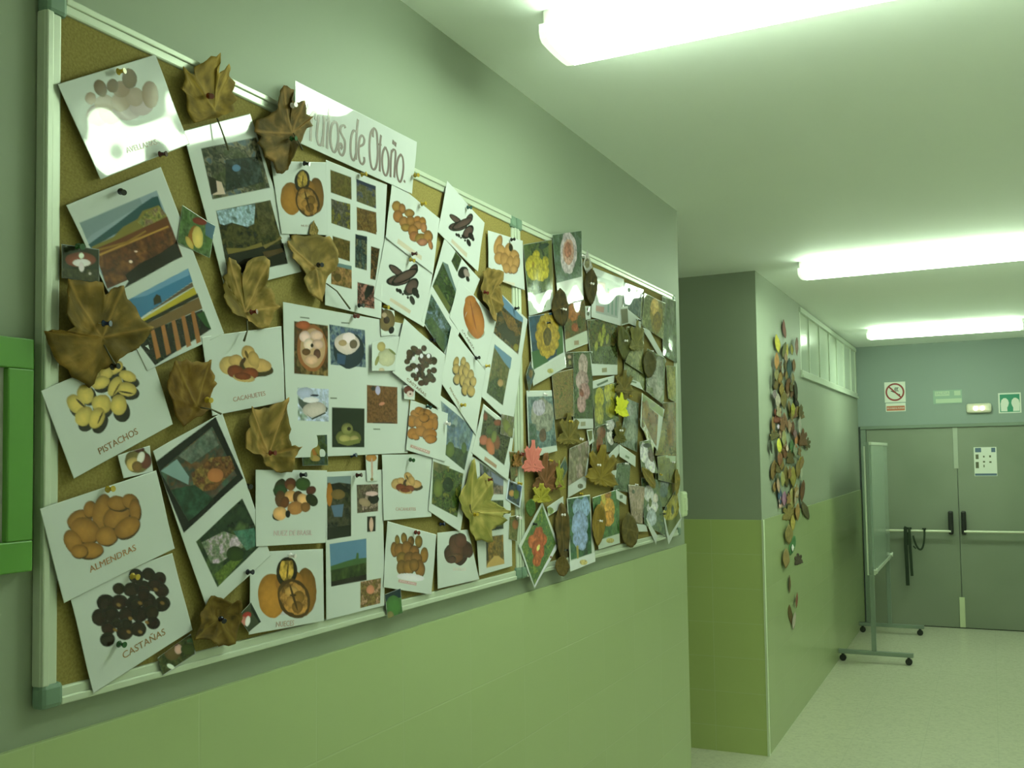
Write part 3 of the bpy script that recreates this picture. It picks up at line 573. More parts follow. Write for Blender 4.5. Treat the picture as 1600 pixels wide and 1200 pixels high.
['S','fruit_card','top left laminated card of hazelnuts, half washed out by lamp glare','fruit card','fruit picture cards on the autumn board',1,[.9153,2.2702,1.0885,2.3801,1.1583,2.2555,.9868,2.1513],0,[['E',.9834,2.2483,.0214,.0001,.007,-.016,[176,151,164],.15],['E',1.0059,2.2606,.022,.0001,.0073,-.0189,[168,143,139],.15],['E',1.035,2.2727,.0261,.0001,.0087,-.0165,[175,150,161],.15],['E',1.0622,2.2893,.0237,.0001,.0079,-.0168,[178,151,164],.15],['E',.9945,2.269,.0186,.0001,.0063,-.0134,[164,137,128],.15],['E',1.0232,2.2812,.0193,.0001,.0065,-.015,[160,131,122],.15],['E',1.0499,2.2979,.0167,.0001,.0057,-.0153,[163,135,128],.15],['E',.9695,2.2678,.0096,.0001,.0033,-.0095,[146,116,104],.15],['E',1.0245,2.3016,.0161,.0001,.0057,-.0132,[137,106,91],.15],['E',1.0792,2.3118,.0158,.0024,.0066,-.0212,[143,112,98],.15],['E',.9865,2.2895,.01,.0068,.0076,-.0102,[97,71,46],.15],['E',1.0086,2.301,.0109,-.0021,.0022,-.0115,[97,71,46],.15],['E',1.0399,2.3234,.0137,.0027,.0066,-.015,[94,70,44],.15],['T','AVELLANAS',1.0333,2.2082,1.0914,2.2394,.0102,[168,130,129]]]],  # lower nuts painted paler, part of the lamp glare put into their colour
['S','cutout_photo','small dark photo of a red capped mushroom at the left frame edge','small photo','small cut-out photos on the autumn board',1,[.9236,2.042,.986,2.0465,.9863,1.9963,.9244,1.9932],0,[['P',[.9236,2.042,.986,2.0465,.9863,1.9963,.9244,1.9932],[38,40,27]],['N',[.9243,2.0069,.9862,2.0154,.9863,1.9963,.9244,1.9932],[66,62,39,47,46,30],.01],['E',.9549,2.0252,.0257,.0001,.0047,-.0108,[122,58,47],.3],['E',.9563,2.0208,.0146,0,.0026,-.0057,[245,226,245],.1],['E',.9563,2.0149,.0047,.0001,.0008,-.0072,[245,217,241],.1],['E',.9562,2.0313,.0041,0,.0008,-.0041,[245,245,245],0],['E',.9706,2.0075,.0024,0,.0004,-.0021,[206,182,183],0]]],
['S','cutout_photo','small diamond-turned photo of a beech nut between the two upper photo sheets','small photo','small cut-out photos on the autumn board',1,[1.1448,2.1507,1.2181,2.1316,1.2042,2.0738,1.1338,2.0857],0,[['N',[1.1448,2.1507,1.2181,2.1316,1.2042,2.0738,1.1338,2.0857],[65,88,48,82,102,65,53,71,41],.015],['P',[1.1952,2.1348,1.2181,2.1316,1.2115,2.1067,1.1952,2.1116],[72,96,125]],['E',1.1828,2.1321,.0158,-.002,.0002,-.0062,[110,42,33],.2],['E',1.1671,2.1031,.0103,-.0061,-0,-.0189,[135,84,37],.2],['E',1.1782,2.104,.0115,.0021,.0032,-.0179,[216,180,101],.3],['E',1.1602,2.091,.0052,.0076,.0034,-.0087,[194,155,81],.2]]],
['S','fruit_card','picture card of brazil nuts with green leaves, captioned NUEZ DE BRASIL','fruit card','fruit picture cards on the autumn board',3,[1.3107,1.714,1.5102,1.709,1.5031,1.5678,1.3103,1.5781],0,[['E',1.3746,1.6793,.0151,-.0092,-.0043,-.0167,[42,42,23],.35],['E',1.3767,1.6749,.0199,-.0001,-.0008,-.011,[33,53,27],.35],['E',1.4043,1.6857,.0166,-.0001,-.0005,-.0112,[85,40,27],.35],['E',1.4052,1.6797,.0107,-0,-.0004,-.0066,[115,69,39],.35],['E',1.4391,1.6846,.0212,-.0001,-.0007,-.0127,[45,65,30],.35],['E',1.4622,1.6715,.0126,.0062,.0042,-.0073,[75,33,28],.35],['E',1.3766,1.6587,.0152,-.0001,-.0007,-.0155,[85,51,31],.35],['E',1.4051,1.6633,.0176,-.0001,-.0008,-.0111,[214,145,96],.35],['E',1.4252,1.6594,.015,-.0001,-.0007,-.0132,[74,43,25],.35],['E',1.4412,1.6511,.0156,.0106,.004,-.0156,[226,159,110],.35],['E',1.4645,1.653,.012,.0132,.0059,-.011,[32,35,20],.35],['E',1.3874,1.6523,.0117,-.0056,-.0035,-.0101,[94,49,28],.35],['E',1.4161,1.6404,.0224,.0032,.0014,-.0125,[160,100,58],.35],['E',1.4457,1.6403,.0142,-.0001,-.0008,-.0094,[119,74,41],.35],['E',1.3679,1.6285,.0141,-0,-.0009,-.0083,[29,25,17],.35],['E',1.3744,1.633,.0178,.0061,.0033,-.0119,[222,156,106],.35],['E',1.3952,1.6306,.0068,-0,-.0004,-.0072,[27,23,22],.35],['T','NUEZ DE BRASIL',1.3572,1.5975,1.464,1.5903,.0119,[207,166,186]]]],
['S','fruit_card','lower picture card of walnuts captioned NUECES, at the bottom of the second column','fruit card','fruit picture cards on the autumn board',3,[1.2979,1.5697,1.4971,1.5566,1.4983,1.4172,1.2935,1.4268],0,[['E',1.3951,1.4603,.0743,-.0001,-.0111,-.0147,[195,181,201],.1],['E',1.3535,1.4863,.0371,-.0002,-.0051,-.039,[175,110,44],.35],['E',1.4448,1.4815,.0296,-.0003,-.004,-.0452,[130,82,34],.35],['E',1.401,1.5027,.0378,-.0002,-.0048,-.0253,[167,103,45],.35],['E',1.3926,1.5248,.028,-.0037,-.0049,-.0268,[37,27,17],.1],['E',1.3926,1.5267,.0187,-.0027,-.0032,-.0198,[196,146,65],.2,1.2],['E',1.4124,1.4724,.04,.0175,.003,-.0387,[73,47,22],.1],['E',1.4135,1.4722,.034,.0152,.0025,-.0336,[177,116,58],.3,1.2],['E',1.4067,1.4866,.019,-.0001,-.0026,-.0093,[195,135,74],.35],['E',1.424,1.4727,.0157,-.0067,-.006,-.0111,[132,87,38],.35],['E',1.4066,1.4675,.0164,-.0001,-.0024,-.0101,[177,116,58],.35],['E',1.421,1.4557,.0154,-.0001,-.0023,-.011,[119,77,36],.35],['E',1.4112,1.4745,.0031,.0104,.0002,-.0259,[69,45,22],0],['E',1.3943,1.5246,.0025,-.0019,-.0004,-.014,[96,69,32],0],['E',1.4095,1.4793,.0089,-0,-.0012,-.0021,[59,38,20],0],['T','NUECES',1.3623,1.4326,1.4107,1.4276,.0122,[178,137,130]]]],
['S','photo_sheet','white sheet with a lake photo above a blue sky hill photo, low in the middle','photo sheet','landscape and tree photo sheets on the autumn board',0,[1.5107,1.7058,1.7052,1.7069,1.705,1.4159,1.5095,1.4169],0,[['N',[1.5156,1.6963,1.5927,1.6959,1.5913,1.5737,1.5144,1.5722],[42,42,28,61,56,46,34,34,31],.02],['P',[1.5156,1.6963,1.5927,1.6959,1.5925,1.6796,1.5533,1.6841,1.5279,1.6817,1.5155,1.6852],[110,121,138]],['P',[1.5229,1.6818,1.5533,1.6825,1.5897,1.6682,1.587,1.6618,1.5328,1.6704],[23,20,18]],['E',1.5227,1.6613,.0099,-.0002,-.0004,-.0226,[160,92,33],.2],['E',1.5505,1.6601,.0226,-.0001,-.001,-.0099,[108,80,46],.2],['P',[1.5275,1.6389,1.5684,1.64,1.5629,1.6145,1.5373,1.6162],[79,96,133]],['P',[1.5146,1.5957,1.5916,1.5964,1.5913,1.5737,1.5144,1.5722],[27,27,24]],['N',[1.6113,1.6773,1.6872,1.6765,1.6864,1.6186,1.6117,1.6187],[92,79,66,67,51,47,167,132,128],.012],['E',1.6694,1.6449,.0201,-.0001,-.0009,-.0104,[26,20,21],.1],['E',1.6639,1.657,.0226,-.0001,-.0009,-.0052,[208,159,171],.1],['E',1.6383,1.6397,.0206,-.0047,-.0056,-.0073,[151,119,102],.2],['P',[1.6463,1.6099,1.6775,1.6089,1.6759,1.5769,1.6459,1.5775],[29,25,20]],['E',1.6613,1.5921,.0075,-.0002,-.0005,-.0148,[200,153,147],.2],['P',[1.5218,1.5637,1.6429,1.5644,1.6435,1.5228,1.5238,1.5195],[85,117,162]],['P',[1.5238,1.5201,1.5776,1.5248,1.6068,1.5266,1.6096,1.5378,1.6161,1.5371,1.6171,1.5255,1.6435,1.5245,1.6433,1.5062,1.5242,1.5085],[60,86,51]],['N',[1.5243,1.5116,1.6434,1.5145,1.6429,1.4781,1.525,1.4801],[48,62,30,38,48,26],.02],['P',[1.525,1.4895,1.6431,1.4897,1.6429,1.4781,1.525,1.4801],[29,22,22]],['N',[1.6225,1.4773,1.693,1.4763,1.6893,1.4233,1.6202,1.4235],[127,99,60,93,71,45,178,126,107],.01],['E',1.6555,1.4565,.0136,-.0001,-.0018,-.0095,[207,122,102],.2]]],
['S','cutout_photo','small cut-out photo of an orange mushroom with a long pale stem','small photo','small cut-out photos on the autumn board',1,[1.6407,1.7383,1.6852,1.7381,1.6815,1.6825,1.6445,1.6836],0,[['E',1.6609,1.7324,.02,-.0001,-.0002,-.0082,[164,103,54],.3],['E',1.6635,1.7094,.0038,-.0003,-.0001,-.0231,[187,147,140],.1],['E',1.6626,1.6871,.0056,-0,-.0002,-.0033,[113,87,57],0]]],
['S','cutout_photo','small photo of an orange beech nut on green under the centre collage','small photo','small cut-out photos on the autumn board',1,[1.4384,1.7761,1.5149,1.7797,1.5163,1.719,1.4398,1.7189],0,[['N',[1.4384,1.7761,1.5149,1.7797,1.5163,1.719,1.4398,1.7189],[37,47,24,55,64,33,43,56,56],.012],['E',1.4737,1.7469,.0101,-.0001,-0,-.0169,[146,83,37],.3],['E',1.4853,1.7506,.0085,.0089,.0026,-.0124,[117,99,45],.3],['E',1.4774,1.7332,.0149,-.0017,-.0018,-.0059,[158,121,68],.2],['E',1.4642,1.7432,.0057,.0035,.0006,-.0134,[125,108,60],.2]]],
['S','fruit_card','second picture card of peanuts, lower middle beside the lake sheet','fruit card','fruit picture cards on the autumn board',1,[1.6986,1.7389,1.9006,1.7398,1.8937,1.5936,1.7027,1.5974],0,[['E',1.8163,1.6674,.0441,-.0018,-.0037,-.0103,[56,41,24],0],['E',1.7856,1.6591,.0229,-.0018,-.0032,-.0054,[30,24,19],0],['E',1.8013,1.6884,.0147,.0086,.0034,-.0108,[183,133,87],.35],['E',1.756,1.6745,.0233,-.0002,-.0008,-.0125,[177,133,90],.35],['E',1.771,1.6808,.0162,.0022,.0011,-.0074,[175,127,84],.35],['E',1.8289,1.6721,.0274,-.0016,-.0022,-.009,[188,134,91],.35],['E',1.8087,1.6745,.0175,-.006,-.0041,-.0087,[175,127,84],.35],['E',1.8135,1.6812,.0128,.0062,.0022,-.0099,[175,127,82],.35],['E',1.7707,1.6656,.02,-.0029,-.0027,-.0087,[108,45,28],.35],['E',1.8039,1.6618,.0209,-.0001,-.0008,-.0083,[113,47,30],.35],['E',1.7901,1.6564,.0264,-.0014,-.0031,-.0051,[178,134,91],.35],['E',1.7871,1.6591,.0199,-.0008,-.0017,-.0048,[102,42,26],.35],['E',1.7874,1.6786,.0038,-.0066,-.0016,-.005,[64,38,31],.1],['E',1.7967,1.6877,.0032,.0033,.0006,-.0054,[87,62,36],0],['T','CACAHUETES',1.7494,1.6192,1.8294,1.6147,.009,[193,142,146]]]],
['S','photo_sheet','tall sheet with a misty cypress photo above an autumn woodland photo','photo sheet','landscape and tree photo sheets on the autumn board',2,[1.9284,1.8827,2.1184,1.8191,2.0221,1.5484,1.8786,1.6088],0,[['N',[1.9406,1.8667,2.1007,1.803,2.0475,1.6989,1.9582,1.7382],[97,111,124,80,95,128,120,129,140],.03],['N',[1.9613,1.7624,2.0681,1.7461,2.0475,1.6989,1.9582,1.7382],[52,64,43,39,51,42],.02],['E',1.9818,1.7503,.0196,-.0004,0,-.0185,[77,88,46],.3],['E',2.0489,1.7545,.0121,-.0003,0,-.0138,[68,83,49],.3],['E',1.9962,1.8077,.0105,-.0001,.0002,-.0042,[61,73,80],0],['N',[1.9027,1.7227,2.0418,1.6907,2.0095,1.5848,1.8934,1.6236],[44,60,30,68,79,36,31,43,26,93,91,37],.014],['E',1.9236,1.659,.0208,-.0004,-.0008,-.0209,[89,95,41],.3],['E',1.9694,1.6654,.0227,-.0004,-.0008,-.0178,[31,43,25],.3],['N',[1.9027,1.7227,1.9808,1.7083,1.9294,1.6932,1.9024,1.7043],[102,91,58,70,69,41],.02]]],
['S','fruit_card','picture card of almonds right of the brown square photo of the centre collage','fruit card','fruit picture cards on the autumn board',3,[1.8087,1.8631,1.9707,1.837,1.9527,1.7208,1.7865,1.749],0,[['E',1.8301,1.8295,.0214,-.0064,-.0036,-.0097,[59,35,16],0],['E',1.8287,1.8307,.0204,-.0061,-.0034,-.0093,[151,90,42],.35],['E',1.8466,1.8391,.0207,-.0002,.0008,-.0085,[58,34,16],0],['E',1.8452,1.8403,.0196,-.0002,.0007,-.0081,[149,89,41],.35],['E',1.8749,1.831,.0297,-.0086,-.0049,-.0127,[59,34,16],0],['E',1.8734,1.8323,.0282,-.0081,-.0046,-.0121,[150,90,42],.35],['E',1.9038,1.8241,.0216,-.0002,.0007,-.011,[59,35,16],0],['E',1.9024,1.8253,.0205,-.0002,.0006,-.0105,[152,91,42],.35],['E',1.8138,1.8137,.0241,-.0003,.0007,-.014,[60,35,16],0],['E',1.8124,1.8149,.0229,-.0002,.0006,-.0133,[154,92,43],.35],['E',1.8461,1.812,.0243,.0086,.0055,-.0131,[60,35,16],0],['E',1.8447,1.8132,.0231,.0081,.0052,-.0124,[154,92,43],.35],['E',1.884,1.8078,.0301,.0081,.0066,-.0122,[60,35,17],0],['E',1.8826,1.809,.0286,.0077,.0063,-.0116,[155,92,43],.35],['E',1.9134,1.8111,.0131,-.0003,.0003,-.016,[60,35,16],0],['E',1.912,1.8124,.0124,-.0003,.0003,-.0152,[154,92,43],.35],['E',1.8155,1.7858,.019,-.0123,-.0059,-.0118,[62,36,17],0],['E',1.8142,1.787,.0181,-.0116,-.0055,-.0112,[158,93,44],.35],['E',1.8504,1.7915,.0259,-.0002,.0005,-.0125,[61,36,17],0],['E',1.849,1.7927,.0246,-.0002,.0004,-.0119,[157,93,44],.35],['E',1.8884,1.7843,.0316,.0043,.0035,-.0141,[61,36,17],0],['E',1.887,1.7856,.03,.0041,.0033,-.0134,[157,93,44],.35],['E',1.893,1.7739,.0268,-.0002,.0003,-.0104,[62,36,17],0],['E',1.8916,1.7752,.0254,-.0002,.0003,-.0099,[158,94,44],.35],['E',1.8651,1.8229,.021,-.0002,.0006,-.0103,[59,35,16],0],['E',1.8637,1.8241,.0199,-.0002,.0006,-.0098,[152,91,42],.35],['E',1.8269,1.7783,.0166,-.0043,-.0032,-.0064,[62,36,17],0],['E',1.8255,1.7796,.0158,-.0041,-.003,-.0061,[158,94,44],.35],['P',[1.8069,1.7616,1.8881,1.7464,1.8841,1.7391,1.8041,1.7553],[184,134,132]],['T','ALMENDRAS',1.8109,1.7568,1.8808,1.7435,.0057,[245,209,231]]]],
['S','fruit_card','picture card of one dark brown date cluster beside the pointed hazelnuts card','fruit card','fruit picture cards on the autumn board',0,[1.9214,1.5539,2.0659,1.5508,2.1192,1.4207,1.9186,1.4232],0,[['E',2.021,1.5064,.0439,.0097,-.001,-.0396,[51,25,23],.4],['E',2.0564,1.503,.0298,.0144,.0026,-.022,[59,29,26],.4],['E',1.9916,1.4984,.0397,-.0086,-.0075,-.0225,[59,30,26],.4],['E',2.0078,1.5131,.0315,.0115,.0005,-.0303,[79,43,35],.4],['E',2.0296,1.5275,.0297,-.0004,-.0026,-.0181,[82,44,38],.4],['E',2.0019,1.4865,.0402,.0038,-.0005,-.0121,[88,48,33],.4],['E',1.9861,1.4855,.023,-.0002,-.0024,-.0089,[64,31,29],.4],['T','DÁTILES',1.9923,1.4605,2.0513,1.4538,.0092,[229,194,202]]]],
['S','photo_sheet','photo sheet with a golden avenue photo, mostly behind the big yellow-green maple leaf','photo sheet','landscape and tree photo sheets on the autumn board',0,[2.0903,1.7348,2.2999,1.6696,2.3022,1.4341,2.1195,1.4297],0,[['N',[2.1302,1.7174,2.2608,1.6707,2.2564,1.6303,2.134,1.6427],[52,57,45,95,89,117,77,77,50],.015],['P',[2.1894,1.6932,2.2608,1.6707,2.2589,1.6497,2.2069,1.6633],[110,111,146]],['N',[2.1823,1.6583,2.2583,1.6527,2.2564,1.6303,2.1846,1.6334],[137,108,103,42,42,36],.008],['N',[2.1393,1.6195,2.2572,1.615,2.2561,1.5391,2.1371,1.5394],[68,73,38,47,53,32],.015],['P',[2.1373,1.5466,2.2563,1.5451,2.2561,1.5385,2.1371,1.5389],[29,33,29]],['N',[2.1574,1.5251,2.2549,1.523,2.257,1.4453,2.1581,1.446],[132,90,38,103,77,36,81,62,31],.012],['P',[2.1644,1.4554,2.2013,1.4718,2.2261,1.4693,2.2573,1.4542,2.257,1.4453,2.1581,1.446],[185,140,85]],['P',[2.1586,1.525,2.1663,1.5244,2.1664,1.4638,2.1586,1.4632],[29,23,19]]]],
['S','fruit_card','picture card of pointed hazelnuts at the bottom centre of the autumn board','fruit card','fruit picture cards on the autumn board',1,[1.7172,1.5954,1.9164,1.5503,1.8901,1.4141,1.6986,1.4559],0,[['E',1.7564,1.5495,.0095,-.0002,-.0008,-.0113,[55,34,18],0],['E',1.7547,1.5512,.0095,-.0002,-.0008,-.0113,[114,85,40],.45],['E',1.7827,1.5522,.0117,-.0002,-.001,-.012,[55,34,18],0],['E',1.781,1.5538,.0116,-.0002,-.001,-.012,[117,83,40],.45],['E',1.8093,1.5424,.0127,-.004,-.0024,-.0116,[55,34,18],0],['E',1.8076,1.5441,.0127,-.004,-.0023,-.0116,[117,76,40],.45],['E',1.8414,1.5396,.0143,-.0003,-.0013,-.014,[55,34,18],0],['E',1.8396,1.5413,.0143,-.0003,-.0012,-.0139,[120,87,41],.45],['E',1.7432,1.5312,.0131,-.0003,-.0013,-.016,[55,34,18],0],['E',1.7416,1.5328,.0131,-.0003,-.0012,-.016,[126,81,40],.45],['E',1.7647,1.5267,.021,-.0003,-.002,-.0162,[55,34,18],0],['E',1.763,1.5283,.021,-.0003,-.002,-.0162,[128,81,41],.45],['E',1.7934,1.5289,.0221,-.0003,-.0021,-.0158,[55,34,18],0],['E',1.7916,1.5306,.022,-.0003,-.0021,-.0158,[128,80,41],.45],['E',1.8226,1.5186,.0201,-.0003,-.002,-.0138,[55,34,18],0],['E',1.8208,1.5203,.0201,-.0003,-.0019,-.0138,[125,77,40],.45],['E',1.8642,1.5069,.0155,-.0032,-.0023,-.0171,[55,34,18],0],['E',1.8623,1.5086,.0155,-.0031,-.0023,-.0171,[132,87,41],.45],['E',1.7731,1.5086,.0212,-.0002,-.0022,-.0135,[55,34,18],0],['E',1.7714,1.5103,.0212,-.0002,-.0022,-.0135,[125,88,41],.45],['E',1.8041,1.5029,.0247,-.0003,-.0026,-.0164,[55,34,18],0],['E',1.8024,1.5046,.0247,-.0003,-.0026,-.0164,[120,76,40],.45],['E',1.8314,1.5026,.0223,-.0003,-.0023,-.0139,[55,34,18],0],['E',1.8296,1.5043,.0222,-.0003,-.0023,-.0139,[124,77,40],.45],['E',1.7706,1.4892,.0192,-.0003,-.0022,-.0162,[55,34,18],0],['E',1.7689,1.4909,.0192,-.0003,-.0021,-.0162,[118,80,40],.45],['E',1.7993,1.486,.0226,-.0003,-.0025,-.0164,[55,34,18],0],['E',1.7976,1.4877,.0226,-.0003,-.0025,-.0164,[129,85,41],.45],['E',1.8449,1.4783,.0205,-.0004,-.0023,-.0195,[55,34,18],0],['E',1.843,1.4801,.0204,-.0004,-.0023,-.0195,[123,78,40],.45],['E',1.822,1.4885,.0201,-.0003,-.0022,-.0138,[55,34,18],0],['E',1.8202,1.4902,.02,-.0003,-.0022,-.0138,[122,80,40],.45],['E',1.8061,1.4642,.0542,-.0014,-.0092,-.008,[234,217,245],.1],['P',[1.7576,1.4657,1.8286,1.4494,1.8262,1.443,1.7567,1.4593],[203,145,154]],['T','AVELLANAS',1.761,1.4614,1.8231,1.4471,.0049,[245,214,245]]]],
['S','photo_sheet','diamond-turned sheet with an olive field photo above a blue-green trees photo','photo sheet','landscape and tree photo sheets on the autumn board',0,[1.9699,2.2647,2.1432,2.1928,1.9815,1.9696,1.861,2.0492],0,[['N',[1.9608,2.2056,2.0255,2.1401,1.9893,2.0808,1.9113,2.1375],[42,55,27,31,44,22,61,71,33],.02],['P',[1.9608,2.2056,1.9868,2.2034,2.0255,2.1429,2.0237,2.1342,1.9966,2.1662],[86,99,106]],['P',[1.9138,2.1392,1.934,2.1451,2.0003,2.0961,1.9893,2.0808],[79,82,41]],['P',[2.0255,2.1401,2.0215,2.1311,1.9893,2.0808,1.9868,2.0873],[18,24,16]],['N',[1.9059,2.1189,2.0044,2.0449,1.9584,1.9798,1.8728,2.0454],[88,101,131,45,58,47,63,81,83,33,47,29],.012],['N',[1.8778,2.0513,1.9073,2.063,1.9672,2.0269,1.9584,1.9798,1.9162,2.016],[38,54,30,54,70,37],.01],['N',[2.0225,2.2421,2.0534,2.2296,2.0294,2.1913,2.0019,2.2145],[56,66,35,40,47,27],.012],['E',2.0599,2.1965,.0212,-.0158,-.0026,-.0163,[24,21,22],.1],['E',2.0767,2.1966,.013,.0082,.0046,-.0104,[127,106,110],.2],['E',2.082,2.1831,.0083,.005,.0029,-.0063,[20,17,18],.1]]],
['S','photo_sheet','sheet with an autumn vineyard photo above a sandy hill photo, right of the pumpkin card','photo sheet','landscape and tree photo sheets on the autumn board',0,[2.2318,2.1832,2.4224,2.1224,2.3146,1.8148,2.1437,1.8863],0,[['N',[2.2614,2.171,2.3937,2.1204,2.3587,2.016,2.2155,2.0604],[78,57,29,35,33,19,57,45,23],.014],['P',[2.2615,2.1725,2.3938,2.1236,2.392,2.1106,2.3448,2.1158,2.2606,2.1433],[85,114,156]],['N',[2.2285,2.0739,2.2773,2.095,2.3499,2.0629,2.3286,2.0357],[29,28,16,42,37,21],.01],['E',2.3455,2.0342,.0166,-.0003,.0016,-.0104,[110,95,31],.2],['N',[2.2589,2.1293,2.338,2.1149,2.378,2.0723,2.3033,2.0827],[100,67,31,81,55,27],.01],['N',[2.2209,2.031,2.3187,2.003,2.2612,1.8692,2.1709,1.8988],[82,74,40,64,64,32,92,79,46],.02],['P',[2.2209,2.031,2.3187,2.003,2.3096,1.9704,2.2739,1.9874,2.2207,2.0219],[82,111,149]],['N',[2.1839,1.9267,2.2341,1.945,2.2782,1.9145,2.2612,1.8692,2.1709,1.8988],[50,57,28,39,49,24],.012],['E',2.2495,1.9294,.0169,-.0003,.0011,-.01,[152,113,78],.2]]],
['S','fruit_card','narrow looking picture card of pistachios below the pumpkin card','fruit card','fruit picture cards on the autumn board',3,[1.9913,2.0503,2.1617,1.9545,2.1042,1.7866,1.938,1.9107],0,[['E',2.0099,1.9618,.0128,-.0049,-.0001,-.0139,[26,20,13],0],['E',2.0132,1.9654,.0128,-.0049,-.0001,-.0139,[157,121,71],.4],['E',2.0453,1.9648,.0134,-.0003,.0011,-.0139,[26,20,13],0],['E',2.0487,1.9684,.0134,-.0003,.0011,-.0139,[157,121,71],.4],['E',2.0644,1.955,.0134,.004,.0022,-.0119,[26,20,13],0],['E',2.0679,1.9587,.0134,.004,.0023,-.0119,[157,121,71],.4],['E',2.0095,1.9452,.0165,-.0003,.0013,-.0122,[27,20,13],0],['E',2.0128,1.9488,.0166,-.0003,.0013,-.0122,[158,121,71],.4],['E',2.0365,1.9417,.0145,-.0004,.0011,-.0185,[27,20,13],0],['E',2.0399,1.9453,.0145,-.0005,.0011,-.0185,[158,121,71],.4],['E',2.0585,1.9405,.0154,.0076,.0032,-.0144,[27,20,13],0],['E',2.0619,1.9441,.0155,.0076,.0032,-.0144,[158,121,71],.4],['E',2.0836,1.9338,.0162,-.0004,.0011,-.0157,[27,20,13],0],['E',2.0871,1.9375,.0163,-.0004,.0012,-.0157,[158,121,71],.4],['E',2.0143,1.9206,.0178,-.0003,.0012,-.0128,[27,20,13],0],['E',2.0176,1.9242,.0178,-.0003,.0012,-.0128,[159,122,72],.4],['E',2.0414,1.9196,.0145,-.0004,.001,-.0154,[27,20,13],0],['E',2.0448,1.9232,.0146,-.0004,.001,-.0154,[159,123,72],.4],['E',2.0662,1.9156,.021,-.0003,.0013,-.0131,[27,20,13],0],['E',2.0697,1.9192,.021,-.0003,.0014,-.0131,[160,123,72],.4],['E',2.0946,1.9203,.0164,-.0003,.0011,-.0126,[27,20,13],0],['E',2.0981,1.9239,.0164,-.0003,.0011,-.0126,[159,122,72],.4],['E',2.0519,1.8979,.0158,-.0004,.0009,-.0155,[27,21,14],0],['E',2.0553,1.9014,.0159,-.0004,.0009,-.0155,[162,125,74],.4],['E',2.0826,1.8954,.02,-.0004,.0011,-.0144,[27,21,14],0],['E',2.0861,1.899,.02,-.0004,.0011,-.0144,[163,125,74],.4],['T','PISTACHOS',1.9799,1.8998,2.0216,1.8634,.0088,[143,109,74]]]],
